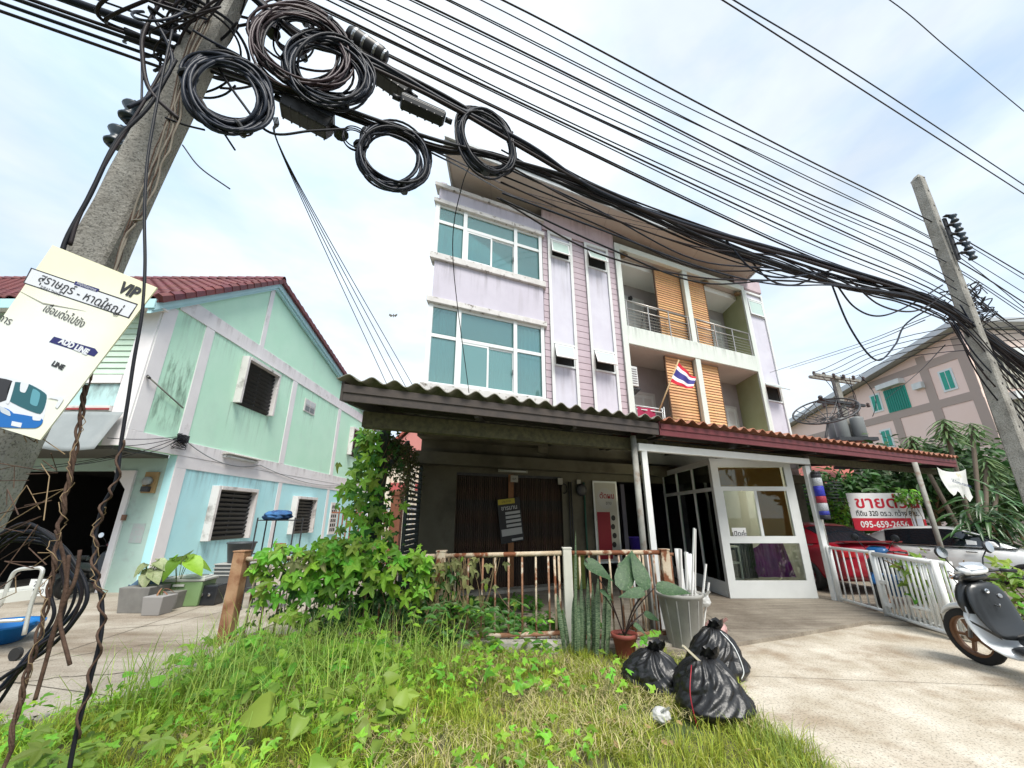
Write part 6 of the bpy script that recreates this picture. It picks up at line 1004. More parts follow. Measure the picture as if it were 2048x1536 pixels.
def crumple(c, r, m, par, name, seed, sq=.7, tie=None, amp=.16, n=40, k=36):
    rs = random.Random(seed); ph = [rs.uniform(0, 6.28) for _ in range(30)]; mb = MB()
    def f(i, j):
        th = math.pi * j / (k - 1); a = 2 * math.pi * i / n; d = 1.0
        for q in range(8):
            fq = 2 + q; d += amp * .26 / (1 + q * .5) * math.sin(fq * a + ph[q] + 1.8 * math.sin(th * (1 + q % 3) + ph[q + 8])) * math.sin(th)
            d += amp * .10 / (1 + q * .4) * math.sin(fq * 1.3 * th * 2 + ph[q + 16] + 1.4 * math.sin(a * (1 + q % 2)))
        d += amp * .50 * (abs(math.sin(a * 4.5 + 1.3 * math.sin(th * 5 + ph[2]) + ph[4])) - .5) * math.sin(th); d += amp * .30 * (abs(math.sin(a * 9.5 + 2 * th + 1.1 * math.sin(th * 9) + ph[5])) - .5) + amp * .16 * (abs(math.sin(a * 17 + 3.1 * math.sin(th * 6 + ph[7]) + ph[6])) - .5)
        if tie and th < .75: d *= .55 + .45 * (th / .75)
        z = math.cos(th) * d * sq * r
        if tie and th < .45: z += (1 - th / .45) * tie
        z = max(z, -sq * r * .78)
        return Vector(c) + Vector((math.sin(th) * math.cos(a) * d * r, math.sin(th) * math.sin(a) * d * r, z + sq * r * .78))
    mb.grid(f, n, k, True); o = part(name, mb, m, par, smooth=True); return o
def sack(c, r, h, m, par, seed, n=120, k=64):
    rs = random.Random(seed); K = 22; f0 = [rs.random() for _ in range(K)]; f1 = [rs.random() for _ in range(K)]; f2 = [rs.random() for _ in range(K)]; ph = [rs.uniform(0, 6.28) for _ in range(12)]
    def per(v, a): x = (a / (2 * math.pi) % 1) * K; i = int(x); t = x - i; t = t * t * (3 - 2 * t); return v[i % K] * (1 - t) + v[(i + 1) % K] * t
    mb = MB()
    def f(i, j):
        u = j / (k - 1); a = 2 * math.pi * i / n; z = h * (1 - u); w = u ** .46 * (1 - .28 * max(0, u - .8) / .2)      # narrow neck, fat belly, tucked foot
        low = .14 * math.sin(2 * a + ph[0] + 1.5 * u) + .06 * math.sin(3 * a + ph[1] - 2 * u) + .05 * math.sin(5 * u * 2 + a + ph[2])
        aa = a + .35 * math.sin(u * 3 + ph[3]); fold = (1 - abs(2 * per(f0, aa) - 1)) * .5 + (1 - abs(2 * per(f1, aa * 1.0 + u * .8) - 1)) * .3 + (1 - abs(2 * per(f2, a + u * 2.2) - 1)) * .25 - .5
        cross = (abs(math.sin(u * 13 + 2.2 * math.sin(a * 2 + ph[4]) + ph[5])) - .6) * .05 * math.sin(u * math.pi)
        A_ = .28 * (1 - u) ** .8 + .10; d = r * w * (1 + low * u + A_ * fold + cross) + .022
        sag = -.10 * r * math.sin(a + ph[6]) * u
        return Vector(c) + Vector((d * math.cos(a), d * math.sin(a), max(.003, z + sag * (1 - u) + .03 * fold * (1 - u))))
    mb.grid(f, n, k, True); return part('sack', mb, m, par, smooth=True)
BAGM = mat('black_bin_liner', (.011, .011, .012), .36, spec=.5, bump=.25, bscale=26)
for i, (px, py, r, sq, tie, lab) in enumerate(((1450, 1446, .355, .66, .10, 'biggest black rubbish bag with white stick, standing on the grass edge'), (1325, 1392, .32, .58, .12, 'slumped black rubbish bag beside the red flower pot'), (1455, 1366, .31, .84, .14, 'upright black rubbish bag tied with white string behind the biggest bag'))):
    c = onZ(px, py); c.y += r * .66
    t = thing('rubbish_bag', lab, 'rubbish bag', c); sack(c, r, sq * r * 1.75, BAGM, t, 21 + i)
    top = c + Vector((0, 0, sq * r * 1.75 - .01)); mb = MB(); mb.grid(lambda a, b: top + Vector(((.028 + .05 * (b / 5) ** 1.5) * math.cos(a * .524 + .3 * b) * (1 + .6 * math.sin(a * 2.1)) + .012 * b, (.028 + .04 * (b / 5) ** 1.5) * math.sin(a * .524 + .3 * b) * (1 + .5 * math.cos(a * 3.1)), -.05 + .026 * b + .018 * math.sin(a * 3) * b / 3)), 12, 6, True); part('knot', mb, BAGM, t, smooth=True)
    if i == 2: part('string', MB().tube(spline([top + Vector((.05, -.1, 0)), top + Vector((.12, -.22, -.12)), top + Vector((.14, -.3, -.3)), top + Vector((.10, -.31, -.38))], 5), .005, 6), WHITE, t, smooth=True)
    if i == 0: part('stick', MB().bar(top + Vector((-.22, -.08, .12)), top + Vector((-.02, -.04, -.06)), .03, .018), mat('pale_wood_stick', (.5, .45, .34), .7), t); part('ribbon', MB().tube(spline([top + Vector((-.18, -.12, -.02)), top + Vector((-.27, -.25, -.2)), top + Vector((-.26, -.30, -.42))], 5), .005, 6), mat('red_ribbon', (.25, .01, .02), .5), t, smooth=True)
PLB = mat('white_plastic_bag', (.62, .62, .60), .35, translucent=.25)
for i, (px, py, Y, r, lab, m) in enumerate(((1358, 1208, BYY, .13, 'white plastic bag spilling over the rim of the rubbish bin', PLB), (1402, 1205, BYY + .05, .11, 'crumpled white bag at the back of the rubbish bin', PLB), (1433, 1262, BYY + .30, .13, 'pale pink plastic bag on the ground behind the bin', mat('pink_plastic_bag', (.62, .38, .36), .4, translucent=.2)), (1322, 1435, 4.05, .07, 'torn white paper scrap in the grass before the bags', PLB), (1398, 1408, 4.2, .07, 'white and yellow scrap beside the biggest bag', PLB))):
    c = onY(px, py, Y); c.z = max(c.z - r * .4, 0.0); t = thing('plastic_bag', lab, 'plastic bag', c); crumple(c, r, m, t, 'sheet', 40 + i, .8, None, .22, 36, 30); mb = MB(); mb.grid(lambda a, b: c + Vector((r * (.4 * math.cos(a) + .5 * b / 3), -r * (.5 + .2 * b), r * (1.1 + .25 * math.sin(a * 1.7) + .2 * b))), 5, 4); part('loose_corner', mb, m, t, smooth=True)
# --- pots by the mint house
GP = lambda px, py: onZ(px, py)
def leafmesh(name, outline, bend=.25, fold=.18, rows=None):
    """outline: half outline [(half width, along)], from stalk to tip"""
    m = MB(); n = len(outline); v = []
    for w, y in outline:
        z = -bend * y * y; v += [(-w, y, z + fold * w), (-w * .5, y, z + fold * w * .35), (0, y, z), (w * .5, y, z + fold * w * .35), (w, y, z + fold * w)]
    f = []
    for i in range(n - 1):
        for k in range(4): f.append((i*5+k, i*5+k+1, (i+1)*5+k+1, (i+1)*5+k))
    m.add(v, f); return m.mesh(name, True)
def starleaf(name, lobes=5, depth=.45, bend=.35):
    m = MB(); pts = [(0, -.04, 0)]; rim = []
    angs = {5: (-128, -64, 0, 64, 128), 3: (-70, 0, 70)}[lobes]; lens = {5: (.62, .86, 1.0, .86, .62), 3: (.75, 1.0, .75)}[lobes]
    first = True
    for i, (a, l) in enumerate(zip(angs, lens)):
        if i == 0: rim.append((-158 if lobes == 5 else -120, .28))
        rim += [(a - 20, l * .62), (a - 8, l * .86), (a, l), (a + 8, l * .86), (a + 20, l * .62)]
        if i < len(angs) - 1: rim.append(((a + angs[i + 1]) / 2, depth * (l + lens[i + 1]) / 2))
    rim.append((158 if lobes == 5 else 120, .28)); v = [(0, 0, 0)]
    for a, r_ in rim: x, y = r_ * math.sin(R(a)), r_ * math.cos(R(a)); v.append((x, y, -bend * r_ * r_ * .6 + .10 * abs(math.sin(R(a) * 2.5)) * r_))
    f = [(0, i, i + 1) for i in range(1, len(v) - 1)]; m.add(v, f); return m.mesh(name, False)
LEAFG = mat('vine_leaf', (.15, .34, .025), .45, (.19, .40, .04), 6, rnd=.45, translucent=.35, spec=.35); LEAFD = mat('deep_leaf', (.05, .14, .02), .45, (.07, .19, .03), 6, rnd=.3, translucent=.28); LEAFY = mat('yellow_green_leaf', (.20, .30, .04), .5, rnd=.28, translucent=.35); LEAFW = mat('withered_leaf', (.24, .25, .10), .7, rnd=.35, translucent=.3)
STEM = mat('green_stem', (.10, .13, .04), .6); DRYST = mat('brown_stem', (.15, .10, .05), .8)
SL5, SL5b, SL3 = starleaf('star_leaf', 5), starleaf('star_leaf', 5, .5, .6), starleaf('lobed_leaf', 3, .55)
HEART = leafmesh('heart_leaf', [(.0, 0), (.30, -.06), (.42, .12), (.40, .35), (.27, .62), (.12, .85), (0, 1.0)], .3, .25); OVAL = leafmesh('oval_leaf', [(.0, 0), (.16, .12), (.24, .35), (.22, .6), (.11, .85), (0, 1)], .3, .3); STRAP2 = leafmesh('blade_leaf', [(.03, 0), (.055, .2), (.06, .45), (.045, .7), (.022, .9), (0, 1)], .32, .4); STRAP = leafmesh('strap_leaf', [(.03, 0), (.06, .2), (.07, .45), (.055, .7), (.03, .9), (0, 1)], .55, .4)
def orient(p, normal, tip, size):
    n = Vector(normal).normalized(); t_ = Vector(tip); t_ = (t_ - n * t_.dot(n))
    if t_.length < 1e-4: t_ = n.orthogonal()
    t_.normalize(); x = t_.cross(n); return Matrix(((x.x, t_.x, n.x, p[0]), (x.y, t_.y, n.y, p[1]), (x.z, t_.z, n.z, p[2]), (0, 0, 0, 1))) @ Matrix.Diagonal((size, size, size, 1))
MESHM = {}
def leaf(par, me, m, p, normal, tip, size, name='leaf'):
    k = (me.name, m.name)
    if k not in MESHM: c = me.copy(); c.materials.clear(); c.materials.append(m); MESHM[k] = c
    return put(name, MESHM[k], None, par, orient(p, normal, tip, size))
rv = lambda s=1: Vector((random.gauss(0, s), random.gauss(0, s), random.gauss(0, s)))
def potted(label, x, y, potprof, potm, leaves, me, lm, size, h, box=None, z=0):
    t = thing('potted_plant', label, 'plant', (x, y, z))
    if box: part('pot', MB().add([(x-box[0]*.42, y-box[1]*.42, z), (x+box[0]*.42, y-box[1]*.42, z), (x+box[0]*.42, y+box[1]*.42, z), (x-box[0]*.42, y+box[1]*.42, z), (x-box[0]/2, y-box[1]/2, z+box[2]), (x+box[0]/2, y-box[1]/2, z+box[2]), (x+box[0]/2, y+box[1]/2, z+box[2]), (x-box[0]/2, y+box[1]/2, z+box[2])], [(0,3,2,1),(4,5,6,7),(0,1,5,4),(1,2,6,5),(2,3,7,6),(3,0,4,7)]), potm, t, bevel=.01); top = box[2]
    else: vess(potprof, (x, y, z), potm, t, 'pot'); top = max(b for a, b in potprof)
    for i in range(leaves):
        a = i * 2.4 + random.uniform(-.3, .3); rr = random.uniform(.05, .28) * h * 1.2; q = Vector((x + rr * math.cos(a), y + rr * math.sin(a), z + top + h * random.uniform(.35, 1)))
        part('stalk', MB().tube(spline([(x + .03 * math.cos(a), y + .03 * math.sin(a), z + top - .03), (x + rr * .4 * math.cos(a), y + rr * .4 * math.sin(a), z + top + h * .4), q], 3), .006, 5), STEM, t); leaf(t, me, lm, q, (.5 * math.cos(a), .5 * math.sin(a) - .5, .9), (math.cos(a), math.sin(a), -.2), size * random.uniform(.7, 1.15))
    return t
PGRY = mat('grey_planter', (.16, .155, .145), .8, (.20, .195, .18), 6); PALEV = mat('pale_variegated_leaf', (.22, .30, .12), .5, (.36, .40, .22), 9, rnd=.2, translucent=.3)
g0 = onZ(255, 1228); potted('pale leaved plant in a dark grey square planter by the mint house', g0.x, g0.y + .25, None, PGRY, 16, HEART, PALEV, .26, .42, (.56, .5, .42))
leaf_big = potted('large drooping taro plant behind the grey planter', g0.x + .35, g0.y + .55, None, PGRY, 5, HEART, LEAFG, .5, .62, (.4, .4, .3))
g1 = onZ(298, 1232); potted('small pale grey pot with brown dried plant', g1.x, g1.y + .15, None, mat('pale_grey_pot', (.27, .26, .25), .8), 5, STRAP, mat('dried_leaf', (.24, .12, .06), .8, rnd=.3), .22, .12, (.36, .34, .30))
def crate(name, label, cat, px, py, w, d, h, m, lid, dz=0, rot=0.0, extra=None):
    c = onZ(px, py); M = rotz(rot, (c.x, c.y + d / 2, dz)); t = thing(name, label, cat, (c.x, c.y + d / 2, dz))
    part('body', MB(M).add([(-w*.46, -d*.46, 0), (w*.46, -d*.46, 0), (w*.46, d*.46, 0), (-w*.46, d*.46, 0), (-w/2, -d/2, h), (w/2, -d/2, h), (w/2, d/2, h), (-w/2, d/2, h)], [(0,3,2,1),(4,5,6,7),(0,1,5,4),(1,2,6,5),(2,3,7,6),(3,0,4,7)]), m, t, bevel=.02)
    if lid: part('lid', MB(M).box(-w * .53, w * .53, -d * .53, d * .53, h + .001, h + .05), lid, t, bevel=.012); part('handle', MB(M).box(-.08, .12, -d * .56, -d * .531, h - .08, h - .04), lid, t)
    return t, M
CG = mat('olive_cool_box', (.15, .24, .10), .55, (.18, .28, .13), 4); t, M = crate('cool_box', 'green plastic cool box with grey lid against the mint house', 'cool box', 342, 1215, .86, .5, .44, CG, mat('grey_lid', (.40, .41, .38), .6), rot=R(8))
t2 = thing('paper_stack', 'white papers lying on the green cool box', 'paper', M @ Vector((.05, 0, .50))); part('sheet', MB(M @ Matrix.Rotation(.1, 4, 'Z')).box(-.2, .38, -.2, .2, .494, .515), WHITE, t2); part('sheet', MB(M @ Matrix.Rotation(-.25, 4, 'Z')).box(-.1, .3, -.15, .18, .516, .53), WHITE, t2)
t2 = thing('blue_tray', 'dark blue tray leaning on the green cool box', 'tray', M @ Vector((-.4, -.1, .4))); part('tray_base', MB(M @ Matrix.Translation((-.42, -.28, .42)) @ Matrix.Rotation(R(18), 4, 'Y') @ Matrix.Rotation(R(35), 4, 'X')).box(-.28, .28, -.2, .2, 0, .02), mat('slate_blue_plastic', (.05, .10, .16), .4), t2, bevel=.008); part('tray_rim', MB(M @ Matrix.Translation((-.42, -.28, .42)) @ Matrix.Rotation(R(18), 4, 'Y') @ Matrix.Rotation(R(35), 4, 'X')).box(-.29, .29, -.21, -.195, 0, .05), MATS['slate_blue_plastic'], t2)
BX_ = mat('black_appliance', (.02, .022, .026), .25, spec=.5); t, M = crate('portable_radio', 'black portable radio with bright knobs beside the green cool box', 'radio', 402, 1212, .5, .3, .36, BX_, None)
for x in (-.15, -.02, .12): part('knob', MB(M).lathe([(.03, 0), (.03, .02), (.001, .025)], (x, -.155, .2), 12, (0, -1, 0)), CHROME, t)
t3 = thing('scrap_slats', 'bundle of pale slats leaning behind the black radio', 'slats', onZ(420, 1195))
for k in range(5): a = onZ(385 + 6 * k, 1190); part('slat', MB().bar((a.x, a.y + .5, .12 + .03 * k), (a.x + .75, a.y + .75, .34 + .10 * k), .05, .02), mat('pale_slat', (.5, .48, .44), .7), t3)
TUBB = mat('grey_tub', (.11, .12, .125), .6); c = onZ(447, 1190); t = thing('stacked_tub', 'stack of grey square tubs with white rims by the aqua wall', 'tub', (c.x, c.y + .3, 0))
for k in range(4): z = .04 + .075 * k; s_ = 1 + .012 * k; part('tub_wall', MB().add([(c.x-.26*s_, c.y+.06, z), (c.x+.26*s_, c.y+.06, z), (c.x+.26*s_, c.y+.54, z), (c.x-.26*s_, c.y+.54, z), (c.x-.32*s_, c.y, z+.34), (c.x+.32*s_, c.y, z+.34), (c.x+.32*s_, c.y+.6, z+.34), (c.x-.32*s_, c.y+.6, z+.34)], [(0,3,2,1),(4,5,6,7),(0,1,5,4),(1,2,6,5),(2,3,7,6),(3,0,4,7)]), TUBB, t); part('rim', MB().box(c.x-.335*s_, c.x+.335*s_, c.y-.012, c.y+.612, z+.341, z+.362), mat('pale_rim', (.42, .42, .40), .5), t)
t = thing('round_tub', 'charcoal round tub standing on the stacked grey tubs', 'tub', (c.x, c.y + .3, .64)); vess([(.21, .62), (.22, .63), (.29, 1.03), (.31, 1.04), (.31, 1.07), (.27, 1.06), (.20, .66), (.001, .65)], (c.x, c.y + .3, 0), mat('charcoal_tub', (.055, .065, .07), .5), t, 'body')
c = onZ(545, 1150); RX, RYY = c.x + .05, 8.3; t = thing('wire_rack', 'black metal shelf rack in front of the aqua wall', 'rack', (RX, RYY, 0)); r0, r1 = onY(515, 1040, RYY).x, onY(590, 1040, RYY).x
for x in (r0, r1):
    for y in (RYY, RYY + .32): part('upright', MB().tube([(x, y, 0), (x, y, 1.62)], .014, 7), DKSTEEL, t)
for z in (.35, .95, 1.56): part('shelf', MB().box(r0, r1, RYY, RYY + .32, z, z + .02), DKSTEEL, t)
part('upright', MB().tube([((r0 + r1) / 2, RYY, 0), ((r0 + r1) / 2, RYY, 1.56)], .012, 7), DKSTEEL, t)
t = thing('blue_cloth_bundle', 'crumpled dark blue cloth on top of the metal rack', 'cloth', ((r0 + r1) / 2, RYY + .15, 1.58)); crumple(Vector(((r0 + r1) / 2 - .05, RYY + .15, 1.58)), .24, mat('navy_cloth', (.02, .05, .14), .8, (.04, .14, .32), 7), t, 'cloth', 77, .42, None, .25, 40, 34); crumple(Vector(((r0 + r1) / 2 - .22, RYY + .12, 1.58)), .12, MATS['navy_cloth'], t, 'fold', 78, .5, None, .25)
t = thing('flower_pot', 'small terracotta pot on the lower rack shelf', 'pot', (r0 + .4, RYY + .15, .97)); vess([(.07, .97), (.10, 1.10), (.115, 1.11), (.115, 1.14), (.09, 1.13), (.06, 1.0), (.001, .99)], (r0 + .45, RYY + .12, 0), mat('terracotta', (.28, .07, .04), .8, (.33, .10, .06), 8), t, 'body'); vess([(.09, 1.12), (.001, 1.125)], (r0 + .45, RYY + .12, 0), SOIL, t, 'soil')
c = onZ(10, 1300); c.x -= .42; t = thing('blue_basin', 'bright blue plastic basin on the alley concrete', 'basin', (c.x - .1, c.y + .3, 0)); vess([(.24, 0), (.26, .01), (.40, .20), (.44, .21), (.44, .235), (.39, .225), (.24, .03), (.001, .03)], (c.x - .1, c.y + .3, 0), mat('bright_blue_plastic', (.01, .17, .50), .35), t, 'body', 30); part('handle', MB().tube([(c.x + .3, c.y + .2, .22), (c.x + .38, c.y + .3, .26), (c.x + .3, c.y + .42, .22)], .015, 7), MATS['bright_blue_plastic'], t, smooth=True)
# flatbed trolley at the garage
ty = 5.6; t = thing('hand_trolley', 'silver frame hand trolley parked in the alley', 'trolley', onY(40, 1260, ty)); SIL = mat('pale_alloy_tube', (.62, .62, .58), .35, metal=.5)
part('handle_hoop', MB().tube(spline([onY(-60, 1190, ty), onY(-5, 1215, ty), onY(18, 1165, ty), onY(32, 1142, ty), onY(62, 1136, ty), onY(84, 1138, ty), onY(80, 1160, ty), onY(62, 1210, ty), onY(48, 1270, ty)], 5), .022, 8), SIL, t, smooth=True); part('bed', MB().add([onY(-120, 1196, ty), onY(66, 1180, ty), onY(60, 1200, ty), onY(-120, 1222, ty), onY(-120, 1196, ty + .7), onY(66, 1170, ty + .7), onY(60, 1186, ty + .7), onY(-120, 1205, ty + .7)], [(0,1,2,3),(4,7,6,5),(0,4,5,1),(2,6,7,3),(0,3,7,4),(1,5,6,2)]), mat('pale_bed', (.55, .55, .50), .5), t); part('lower_bar', MB().tube([onY(-100, 1248, ty), onY(46, 1240, ty)], .02, 8), SIL, t, smooth=True)
for x in (-40, 46): q = onY(x, 1266, ty); part('castor', MB().lathe([(.001, -.02), (.07, -.02), (.07, .02), (.001, .02)], (q.x, q.y, .07), 16, (0, 1, 0)), TYRE, t)
my = 8.8; mq = onY(60, 1180, my); t = scooter('dark motorcycle with white number plate in the garage mouth', rotz(R(100), (mq.x, my + 1.2, 0)), mat('maroon_bike_paint', (.10, .01, .02), .3, coat=.4), SDK, SEATM); pq = onY(78, 1175, my - .1)
part('number_plate', MB().box(pq.x - .2, pq.x + .2, pq.y - .01, pq.y, pq.z - .15, pq.z + .15), WHITE, t); text('2กม', .13, plane_frame((pq.x, pq.y - .013, pq.z + .06), (1, 0, 0), (0, 0, 1)), BLACK, t); text('7230', .13, plane_frame((pq.x, pq.y - .013, pq.z - .07), (1, 0, 0), (0, 0, 1)), BLACK, t)
# shophouse balcony things
t = thing('thai_flag', 'red white and blue striped flag on a pole at the balcony', 'flag', FM @ Vector((7.3, -.3, 4.0))); fa, fb_ = onP(1318, 822, FO - Vector((0, .35, 0)), FN), onP(1357, 722, FO - Vector((0, .55, 0)), FN); part('flag_pole', MB().tube([fa, fb_ + (fb_ - fa) * .02], .025, 8), mat('tan_pole', (.42, .30, .16), .6), t, smooth=True)
ftl, fbl, ftr, fbr = onP(1357, 724, FO - Vector((0, .55, 0)), FN), onP(1341, 763, FO - Vector((0, .5, 0)), FN), onP(1391, 755, FO - Vector((0, .6, 0)), FN), onP(1384, 777, FO - Vector((0, .6, 0)), FN)
fc = [mat('flag_red', (.50, .01, .03), .7), mat('flag_white', (.74, .74, .76), .7), mat('flag_blue', (.035, .03, .20), .7)]; seg = [(0, 1/6, 0), (1/6, 2/6, 1), (2/6, 4/6, 2), (4/6, 5/6, 1), (5/6, 1, 0)]
for a, b, k in seg:
    mb = MB(); mb.grid(lambda i, j: ftl.lerp(ftr, i / 14).lerp(fbl.lerp(fbr, i / 14), a + (b - a) * j / 2) + Vector((0, .07 * math.sin(i * .75) * (i / 14), -.05 * math.sin(i / 14 * math.pi))), 15, 3); part('stripe', mb, fc[k], t, smooth=True)
t = thing('air_conditioner', 'white air conditioner unit on the lower balcony wall', 'air conditioner', FM @ Vector((6.7, .6, 5.6))); part('casing', MB(FM).box(6.44, 6.82, .35, 1.1, 5.60, 6.28), WHITE, t, bevel=.02)
for k in range(7): part('grille_slat', MB(FM).box(6.47, 6.78, .335, .349, 5.68 + k * .08, 5.71 + k * .08), mat('grille_grey', (.25, .25, .26), .6), t)
part('bracket', MB(FM).box(6.43, 6.9, .4, 1.0, 5.52, 5.56), DKSTEEL, t)
t = thing('drying_rack', 'white drying rack with crimson cloth on the lower balcony', 'rack', FM @ Vector((7.0, -.1, 4.2)))
for k, (s0, z) in enumerate(((6.45, 4.85), (6.45, 4.72), (6.45, 4.40))): part('rail', MB(FM).tube([(s0, .05 - .08 * k, z), (7.55, .05 - .08 * k, z)], .018, 7), FRAMEW, t, smooth=True)
for q in (.05, -.1): part('end_frame', MB(FM).tube([(7.52, q, 3.9), (7.55, q, 4.88)], .02, 7), FRAMEW, t, smooth=True)
t = thing('crimson_cloth', 'crimson cloth hanging over the balcony drying rack', 'cloth', FM @ Vector((6.9, -.06, 4.3))); mb = MB(FM); mb.grid(lambda i, j: (6.48 + .72 * i / 12, -.02 - .03 * math.sin(i) - .02 * j, 4.80 - .13 * j), 13, 5); part('drape', mb, mat('crimson_fabric', (.26, .01, .05), .7), t, smooth=True)
t = thing('clothes_stand', 'folding clothes stand on the upper balcony', 'stand', FM @ Vector((7.6, .5, 7.5)))
for s in (7.2, 7.75): part('leg', MB(FM).tube([(s, .3, 7.5), (s + .25, .7, 8.6)], .013, 6), DKSTEEL, t); part('leg', MB(FM).tube([(s, .7, 7.5), (s + .25, .3, 8.6)], .013, 6), DKSTEEL, t)
for q in (.3, .7): part('rail', MB(FM).tube([(7.0, q, 8.62), (8.0, q, 8.6)], .012, 6), FRAMEW, t)
t = thing('ceiling_lamp', 'small dark lamp on the upper balcony back wall', 'lamp', FM @ Vector((7.3, 1.5, 9.6))); part('mount', MB(FM).box(7.25, 7.4, 1.5, 1.56, 9.55, 9.68), DKSTEEL, t); part('lamp_head', MB(FM).lathe([(.05, 0), (.09, .12), (.001, .13)], (7.32, 1.48, 9.6), 12, (0, -.8, -.4)), DKSTEEL, t)
for s, z, lab in ((6.62, 10.40, 'dark bird nest in the upper left balcony corner'), (12.5, 10.36, 'ragged nest in the upper right balcony corner'), (10.65, 10.38, 'dark nest on top of the wood screen')): t = thing('bird_nest', lab, 'nest', FM @ Vector((s, .1, z))); crumple(FM @ Vector((s, .12, z - .12)), .13, DRYST, t, 'clump', int(s * 10), .5, None, .3, 20, 16); part('stray_twig', MB(FM).tube([(s - .1, .1, z - .1), (s + .16, .0, z - .16)], .006, 5), DRYST, t)
# ================================================================== plants
def stuff_leaves(name, par, me, m, mats_, label=None):
    """many small leaves joined into one object of kind stuff"""
    nv = len(me.vertices); co = np.empty(nv * 3); me.vertices.foreach_get('co', co); co = co.reshape(-1, 3); fs = [tuple(p.vertices) for p in me.polygons]; V_, F_ = [], []
    for i, M in enumerate(mats_):
        A = np.array(M); V_.append(co @ A[:3, :3].T + A[:3, 3]); F_ += [tuple(k + i * nv for k in f) for f in fs]
    o = bpy.data.meshes.new(name); o.from_pydata(np.concatenate(V_).tolist(), [], F_); ob = put(name, o, m, par); ob['kind'] = 'stuff'; return ob
ISL = {}
def island(m, c, rough=.5, amt=.3, tr=.3): return mat(m, c, rough, island=amt, translucent=tr)
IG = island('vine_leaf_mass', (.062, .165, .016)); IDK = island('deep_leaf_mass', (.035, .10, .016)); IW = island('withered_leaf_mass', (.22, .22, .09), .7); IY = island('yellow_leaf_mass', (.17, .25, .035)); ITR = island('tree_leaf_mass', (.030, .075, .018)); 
# vine over the fence
fv = thing('fence_vine', 'bright green star leaved vine smothering the rusty fence', 'vine', (-2.3, 6.0, 0)); N0 = 0
top_px = [(505, 1120), (560, 1095), (640, 1088), (720, 1082), (800, 1090), (840, 1100), (862, 1112)]
def topz(x):
    xs = [onY(a, b, 6.0).x for a, b in top_px]; zs = [onY(a, b, 6.0).z for a, b in top_px]; return float(np.interp(x, xs, zs))
x0_, x1_ = onY(505, 1120, 6.0).x, onY(862, 1110, 6.0).x
while N0 < 285:
    x = random.uniform(x0_, x1_); zt_ = topz(x); z = zt_ + random.uniform(-.02, .10) - abs(random.gauss(0, .40)); left = (x - x0_) / (x1_ - x0_)
    if z < .05 + .3 * random.random() or (left < .12 and z < .5): continue
    if left > .72 and random.random() < .5: continue
    if left < .34 and random.random() < (.62 if z > .75 else .35): continue
    y = 6.06 - random.uniform(.02, .24) - (.12 if z < .5 else 0); leaf(fv, random.choice((SL5, SL5, SL5b, SL3)), LEAFG if random.random() < .78 else (LEAFY if random.random() < .7 else LEAFW), (x, y, z), Vector((0, -1, .55)) + rv(.42), Vector((random.gauss(0, .7), -.3, -.8)), random.uniform(.06, .20)); N0 += 1
for k in range(26):
    x = random.uniform(x0_, x1_); part('vine_stem', MB().tube(spline([(x, 5.98, .02), (x + random.gauss(0, .12), 6.02, .5), (x + random.gauss(0, .2), 6.05, topz(x) - .05)], 5), .006, 5), DRYST if k % 2 else STEM, fv)
mats_ = []
for k in range(620):
    x = x0_ + (x1_ - x0_ + .4) * random.random() ** .7; z = random.uniform(.02, topz(x) - .12); mats_.append(orient((x, 6.12 + random.uniform(-.2, .08), z), Vector((0, -1, .3)) + rv(.5), (random.gauss(0, 1), 0, -1), random.uniform(.05, .11)))
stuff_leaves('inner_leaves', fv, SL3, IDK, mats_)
# withered vine over the second fence panel
wv = thing('withered_vine', 'withered pale vine hanging over the cream fence post', 'vine', (-.8, 6.0, 0))
for k in range(90):
    x = random.gauss(-.85, .33); z = 1.12 - abs(random.gauss(0, .45)); 
    if z < .1: continue
    leaf(wv, random.choice((OVAL, SL3)), random.choice((LEAFW, LEAFW, LEAFY)), (x, 6.04 - random.uniform(0, .12), z), Vector((random.gauss(0, .6), -1, .2)), (random.gauss(0, .2), 0, -1), random.uniform(.07, .13))
for k in range(40): x = random.gauss(-.85, .35); part('dry_stem', MB().tube(spline([(x, 6.04, 1.1), (x + random.gauss(0, .12), 6.0, .7), (x + random.gauss(0, .2), 5.98, .25)], 4), .004, 4), STRAW, wv)
# climber in front of the fence foot, pinnate leaves
cl_ = thing('creeping_plant', 'dark oval leaved creeper at the foot of the bare fence panel', 'plant', (-.3, 5.9, 0))
for k in range(36):
    a = Vector((random.uniform(-1.3, .25), 5.9 + random.uniform(-.1, .15), random.uniform(.05, .62))); d = Vector((random.gauss(.2, .6), -.5, random.uniform(-.5, .2))).normalized() * random.uniform(.22, .4)
    part('runner', MB().tube([a, a + d * .5 + Vector((0, 0, .03)), a + d], .004, 4), STEM, cl_)
    for q in range(6): p = a + d * (q / 5); leaf(cl_, OVAL, LEAFD if k % 3 else LEAFG, p, Vector((0, -.6, 1)) + rv(.2), Vector((1 if q % 2 else -1, random.uniform(-.5, .2), -.2)), random.uniform(.07, .115))
